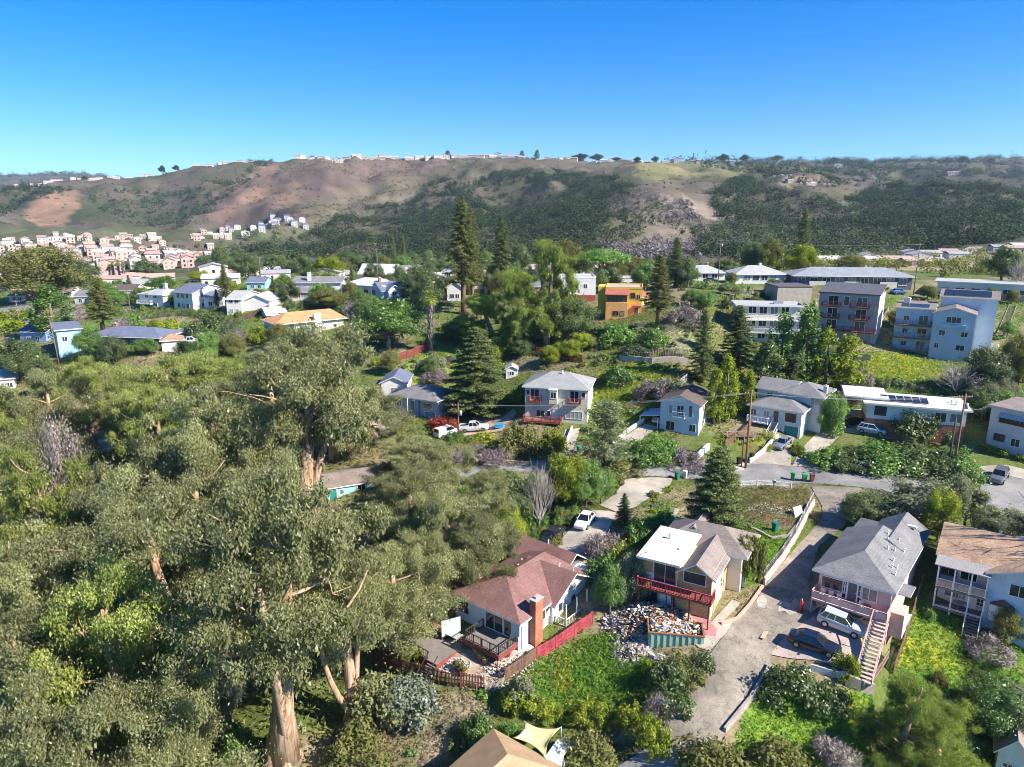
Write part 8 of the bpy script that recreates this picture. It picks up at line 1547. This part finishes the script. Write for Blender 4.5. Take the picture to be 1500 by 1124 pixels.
for px, py in ((668, 980), (674, 985), (679, 990)): pot('terracotta trough pot beside the lower deck stairs', px, py, .9, TERRA, 'olive', 'terracotta pots beside the deck stairs')
# shade sail
Q = [at(769, 1058, 66), at(822, 1066, 65), at(800, 1112, 60.5), at(750, 1080, 63.5)]; mb = MB(); n = 12; SAIL = surf('sail_cloth_cream', (0.66, 0.59, 0.30), .8, .06, .5); V = {}
for i in range(n + 1):
    for j in range(n + 1):
        a = i / n; b = j / n; cu = 1 - .28 * math.sin(math.pi * b) * abs(2 * a - 1) ** 3; cv = 1 - .28 * math.sin(math.pi * a) * abs(2 * b - 1) ** 3; aa = .5 + (a - .5) * cu; bb = .5 + (b - .5) * cv
        p = Q[0].lerp(Q[1], aa).lerp(Q[3].lerp(Q[2], aa), bb); p.z -= .35 * math.sin(math.pi * a) * math.sin(math.pi * b) + .05 * math.sin(9 * b + 4 * a); V[i, j] = p - Q[3]
mb.add([V[i, j] for i in range(n + 1) for j in range(n + 1)], [(i * (n + 1) + j, (i + 1) * (n + 1) + j, (i + 1) * (n + 1) + j + 1, i * (n + 1) + j + 1) for i in range(n) for j in range(n)], SAIL, True)
o = thing('shade_sail', 'cream shade sail stretched beside the ochre roof', 'shade sail', Q[3]); s_ = mb.build('cloth', o); md = s_.modifiers.new('thick', 'SOLIDIFY'); md.thickness = .012
for q in (Q[0], Q[1], Q[2]): pm = MB(); zz = ground(q.x, q.y) - Q[3].z; a = q - Q[3]; pm.tube([(a.x, a.y, zz - .3), (a.x, a.y, a.z + .1)], [.05, .05], STEEL, 8); pm.build('post', o)
# small things
p = hit(1133, 718); o = thing('mailbox_post', 'dark mailbox post behind the white picket fence', 'mailbox', p); m = MB(); m.bar((0, 0, -.3), (0, 0, 1.25), .12, .12, BRNW); m.build('post', o); m = MB(); m.box(-.16, -.28, 1.25, .16, .28, 1.55, PLAS); m.prism([(-.18, 1.552), (.18, 1.552), (0, 1.68)], -.3, .3, TRIM); m.build('mailbox', o)
p = hit(1173, 897); o = thing('gas_cylinder', 'tall red cylinder at the corner of the pink house carport', 'cylinder', p + Vector((0, 0, .1))); m = MB(); m.tube([(0, 0, 0), (0, 0, 1.15), (0, 0, 1.32), (0, 0, 1.4)], [.2, .2, .12, .06], REDG, 14); m.build('tank', o); m = MB(); m.tube([(0, 0, 1.4), (0, 0, 1.5)], [.05, .05], STEEL, 8); m.box(-.12, -.03, 1.501, .12, .03, 1.54, STEEL); m.build('valve', o)
p = hit(731, 627); o = thing('storage_chest', 'blue tarpaulin covered chest on the tan drive beside the pickup', 'chest', p + Vector((0, 0, .1)), .1); TARP = shiny('tarp_blue', (0.03, 0.28, 0.50), .5); m = MB(); m.box(-.8, -.5, 0, .8, .5, .6, TARP); m.build('box', o, bevel=.05); m = MB(); m.box(-.85, -.55, .603, .85, .55, .7, TARP); m.build('lid', o, bevel=.03)
p = hit(661, 933); o = thing('privacy_panel', 'pale grey upright panel at the back corner of the lower deck', 'panel', p, math.radians(25)); m = MB(); m.box(-1.1, -.04, .3, 1.1, .04, 2.2, PALE); m.build('panel', o)
for x in (-1.0, 1.0): m = MB(); m.bar((x, .08, -.3), (x, .08, 2.25), .1, .08, BRNW); m.build('post', o)
def table(label, w, loc, rz, L=1.6, Wd=.9, h=.74, m=None):
    o = thing('table', label, 'table', loc, rz); m = m or TRIMG; t = MB(); t.box(-L / 2, -Wd / 2, h - .05, L / 2, Wd / 2, h, m); t.build('tabletop', o)
    for x in (-1, 1):
        for y in (-1, 1): k = MB(); k.bar((x * (L / 2 - .1), y * (Wd / 2 - .1), 0), (x * (L / 2 - .1), y * (Wd / 2 - .1), h - .05), .07, .07, m); k.build('leg', o)
table('grey rectangular table on the lower deck', None, GH.w(GH.W * .2, -2.6, GH.h - 2.45 - 1.34), GH.rz, 2.2, 1.1); table('small table in the lower veranda of the pale blue house', None, RV and b.w(0, 0, 0) if False else hit(1405, 893) + Vector((0, 0, .2)), .2, 1.4, .8)
p = hit(1171, 757); o = thing('garden_panel', 'white board leaning on the fence at the rockery corner', 'board', p, .5); m = MB(); vs = [(-.8, 0, 0), (.8, 0, 0), (.8, .5, 1.3), (-.8, .5, 1.3)]; m.add(vs + [(x, y + .05, z + .02) for x, y, z in vs], [(0, 3, 2, 1), (4, 5, 6, 7), (0, 1, 5, 4), (1, 2, 6, 5), (2, 3, 7, 6), (3, 0, 4, 7)], TRIM); m.build('board', o)
p = hit(1120, 930); o = thing('plank', 'reddish plank lying in the middle of the alley', 'plank', p + Vector((0, 0, .1)), 1.0); m = MB(); m.box(-1.0, -.22, 0, 1.0, .22, .05, SALMON); m.build('board', o)
p = hit(1313, 915); o = thing('storage_box', 'white flat lidded box beside the outside stair', 'box', p, PK.rz); m = MB(); m.box(-1.1, -.9, -.4, 1.1, .9, 1.1, TRIM); m.build('box', o); m = MB(); m.box(-1.2, -1.0, 1.103, 1.2, 1.0, 1.2, TRIM); m.build('lid', o)
p = hit(1080, 640); o = thing('terrace', 'weathered raised terrace with posts before the white stepped house', 'terrace', p, .1); m = MB(); m.box(-2.4, -1.2, .3, 2.4, 1.6, .5, BRNW); m.build('floor', o)
for x in (-2.3, -.8, .8, 2.3): m = MB(); m.bar((x, -1.1, -.8), (x, -1.1, 1.4), .12, .12, GREYF); m.build('post', o)
m = MB(); m.bar((-2.3, -1.1, 1.35), (2.3, -1.1, 1.35), .08, .1, GREYF); m.build('handrail', o)
p = hit(1485, 480); o = thing('hillside_stairs', 'long wooden stairs climbing the slope right of the blue apartments', 'stairs', hit(1467, 490)); a = Vector((0, 0, .3)); t = hit(1484, 448); bb = t - hit(1467, 490) + Vector((0, 0, .3)); m = MB(); k = Vector((-bb.y, bb.x, 0)).normalized()
for q in (-.8, .8): m.bar(a + k * q, bb + k * q, .1, .25, GREYF)
m.build('stringer', o); m = MB()
for i in range(26): c = a.lerp(bb, (i + .5) / 26); m.bar(c - k * .75, c + k * .75, .26, .06, GREYF)
m.build('treads', o)
p = hit(1130, 440); o = thing('pergola', 'weathered timber pergola left of the weathered board box', 'pergola', hit(1085, 445)); 
for x in (-2, 2):
    for y in (0, 3): m = MB(); m.bar((x, y, -.5), (x, y, 2.6), .15, .15, GREYF); m.build('post', o)
m = MB()
for i in range(9): m.bar((-2.6 + i * .65, -.5, 2.65), (-2.6 + i * .65, 3.5, 2.65), .08, .15, GREYF)
m.build('beams', o)
for c_ in [d for d in CARS.values()]:
    for q in [x[1] for x in c_['parts']] + [c_[k] for k in ('tyre', 'rim', 'head', 'tail', 'mir')]: bpy.data.objects.remove(q)
# ------------------------------------------------------------------ the air
def haze_box(density):
    zb = float(GZ.min()) - 1.0; zt = max(float(GZ.max()) + 40, CAMZ + 5)
    mb = MB(); m, nt = newmat('air_haze'); out = N(nt, 'ShaderNodeOutputMaterial'); v = N(nt, 'ShaderNodeVolumePrincipled')
    v.inputs['Color'].default_value = (0.60, 0.76, 1.0, 1); v.inputs['Density'].default_value = density; v.inputs['Anisotropy'].default_value = 0.2
    nt.links.new(v.outputs[0], out.inputs['Volume'])
    mb.box(-7600, -60, zb, 7600, 7600, zt, m); o = mb.build('haze'); tag(o, kind='stuff'); return o
haze_box(0.00007)
for w in WARN: print('WARN', w)
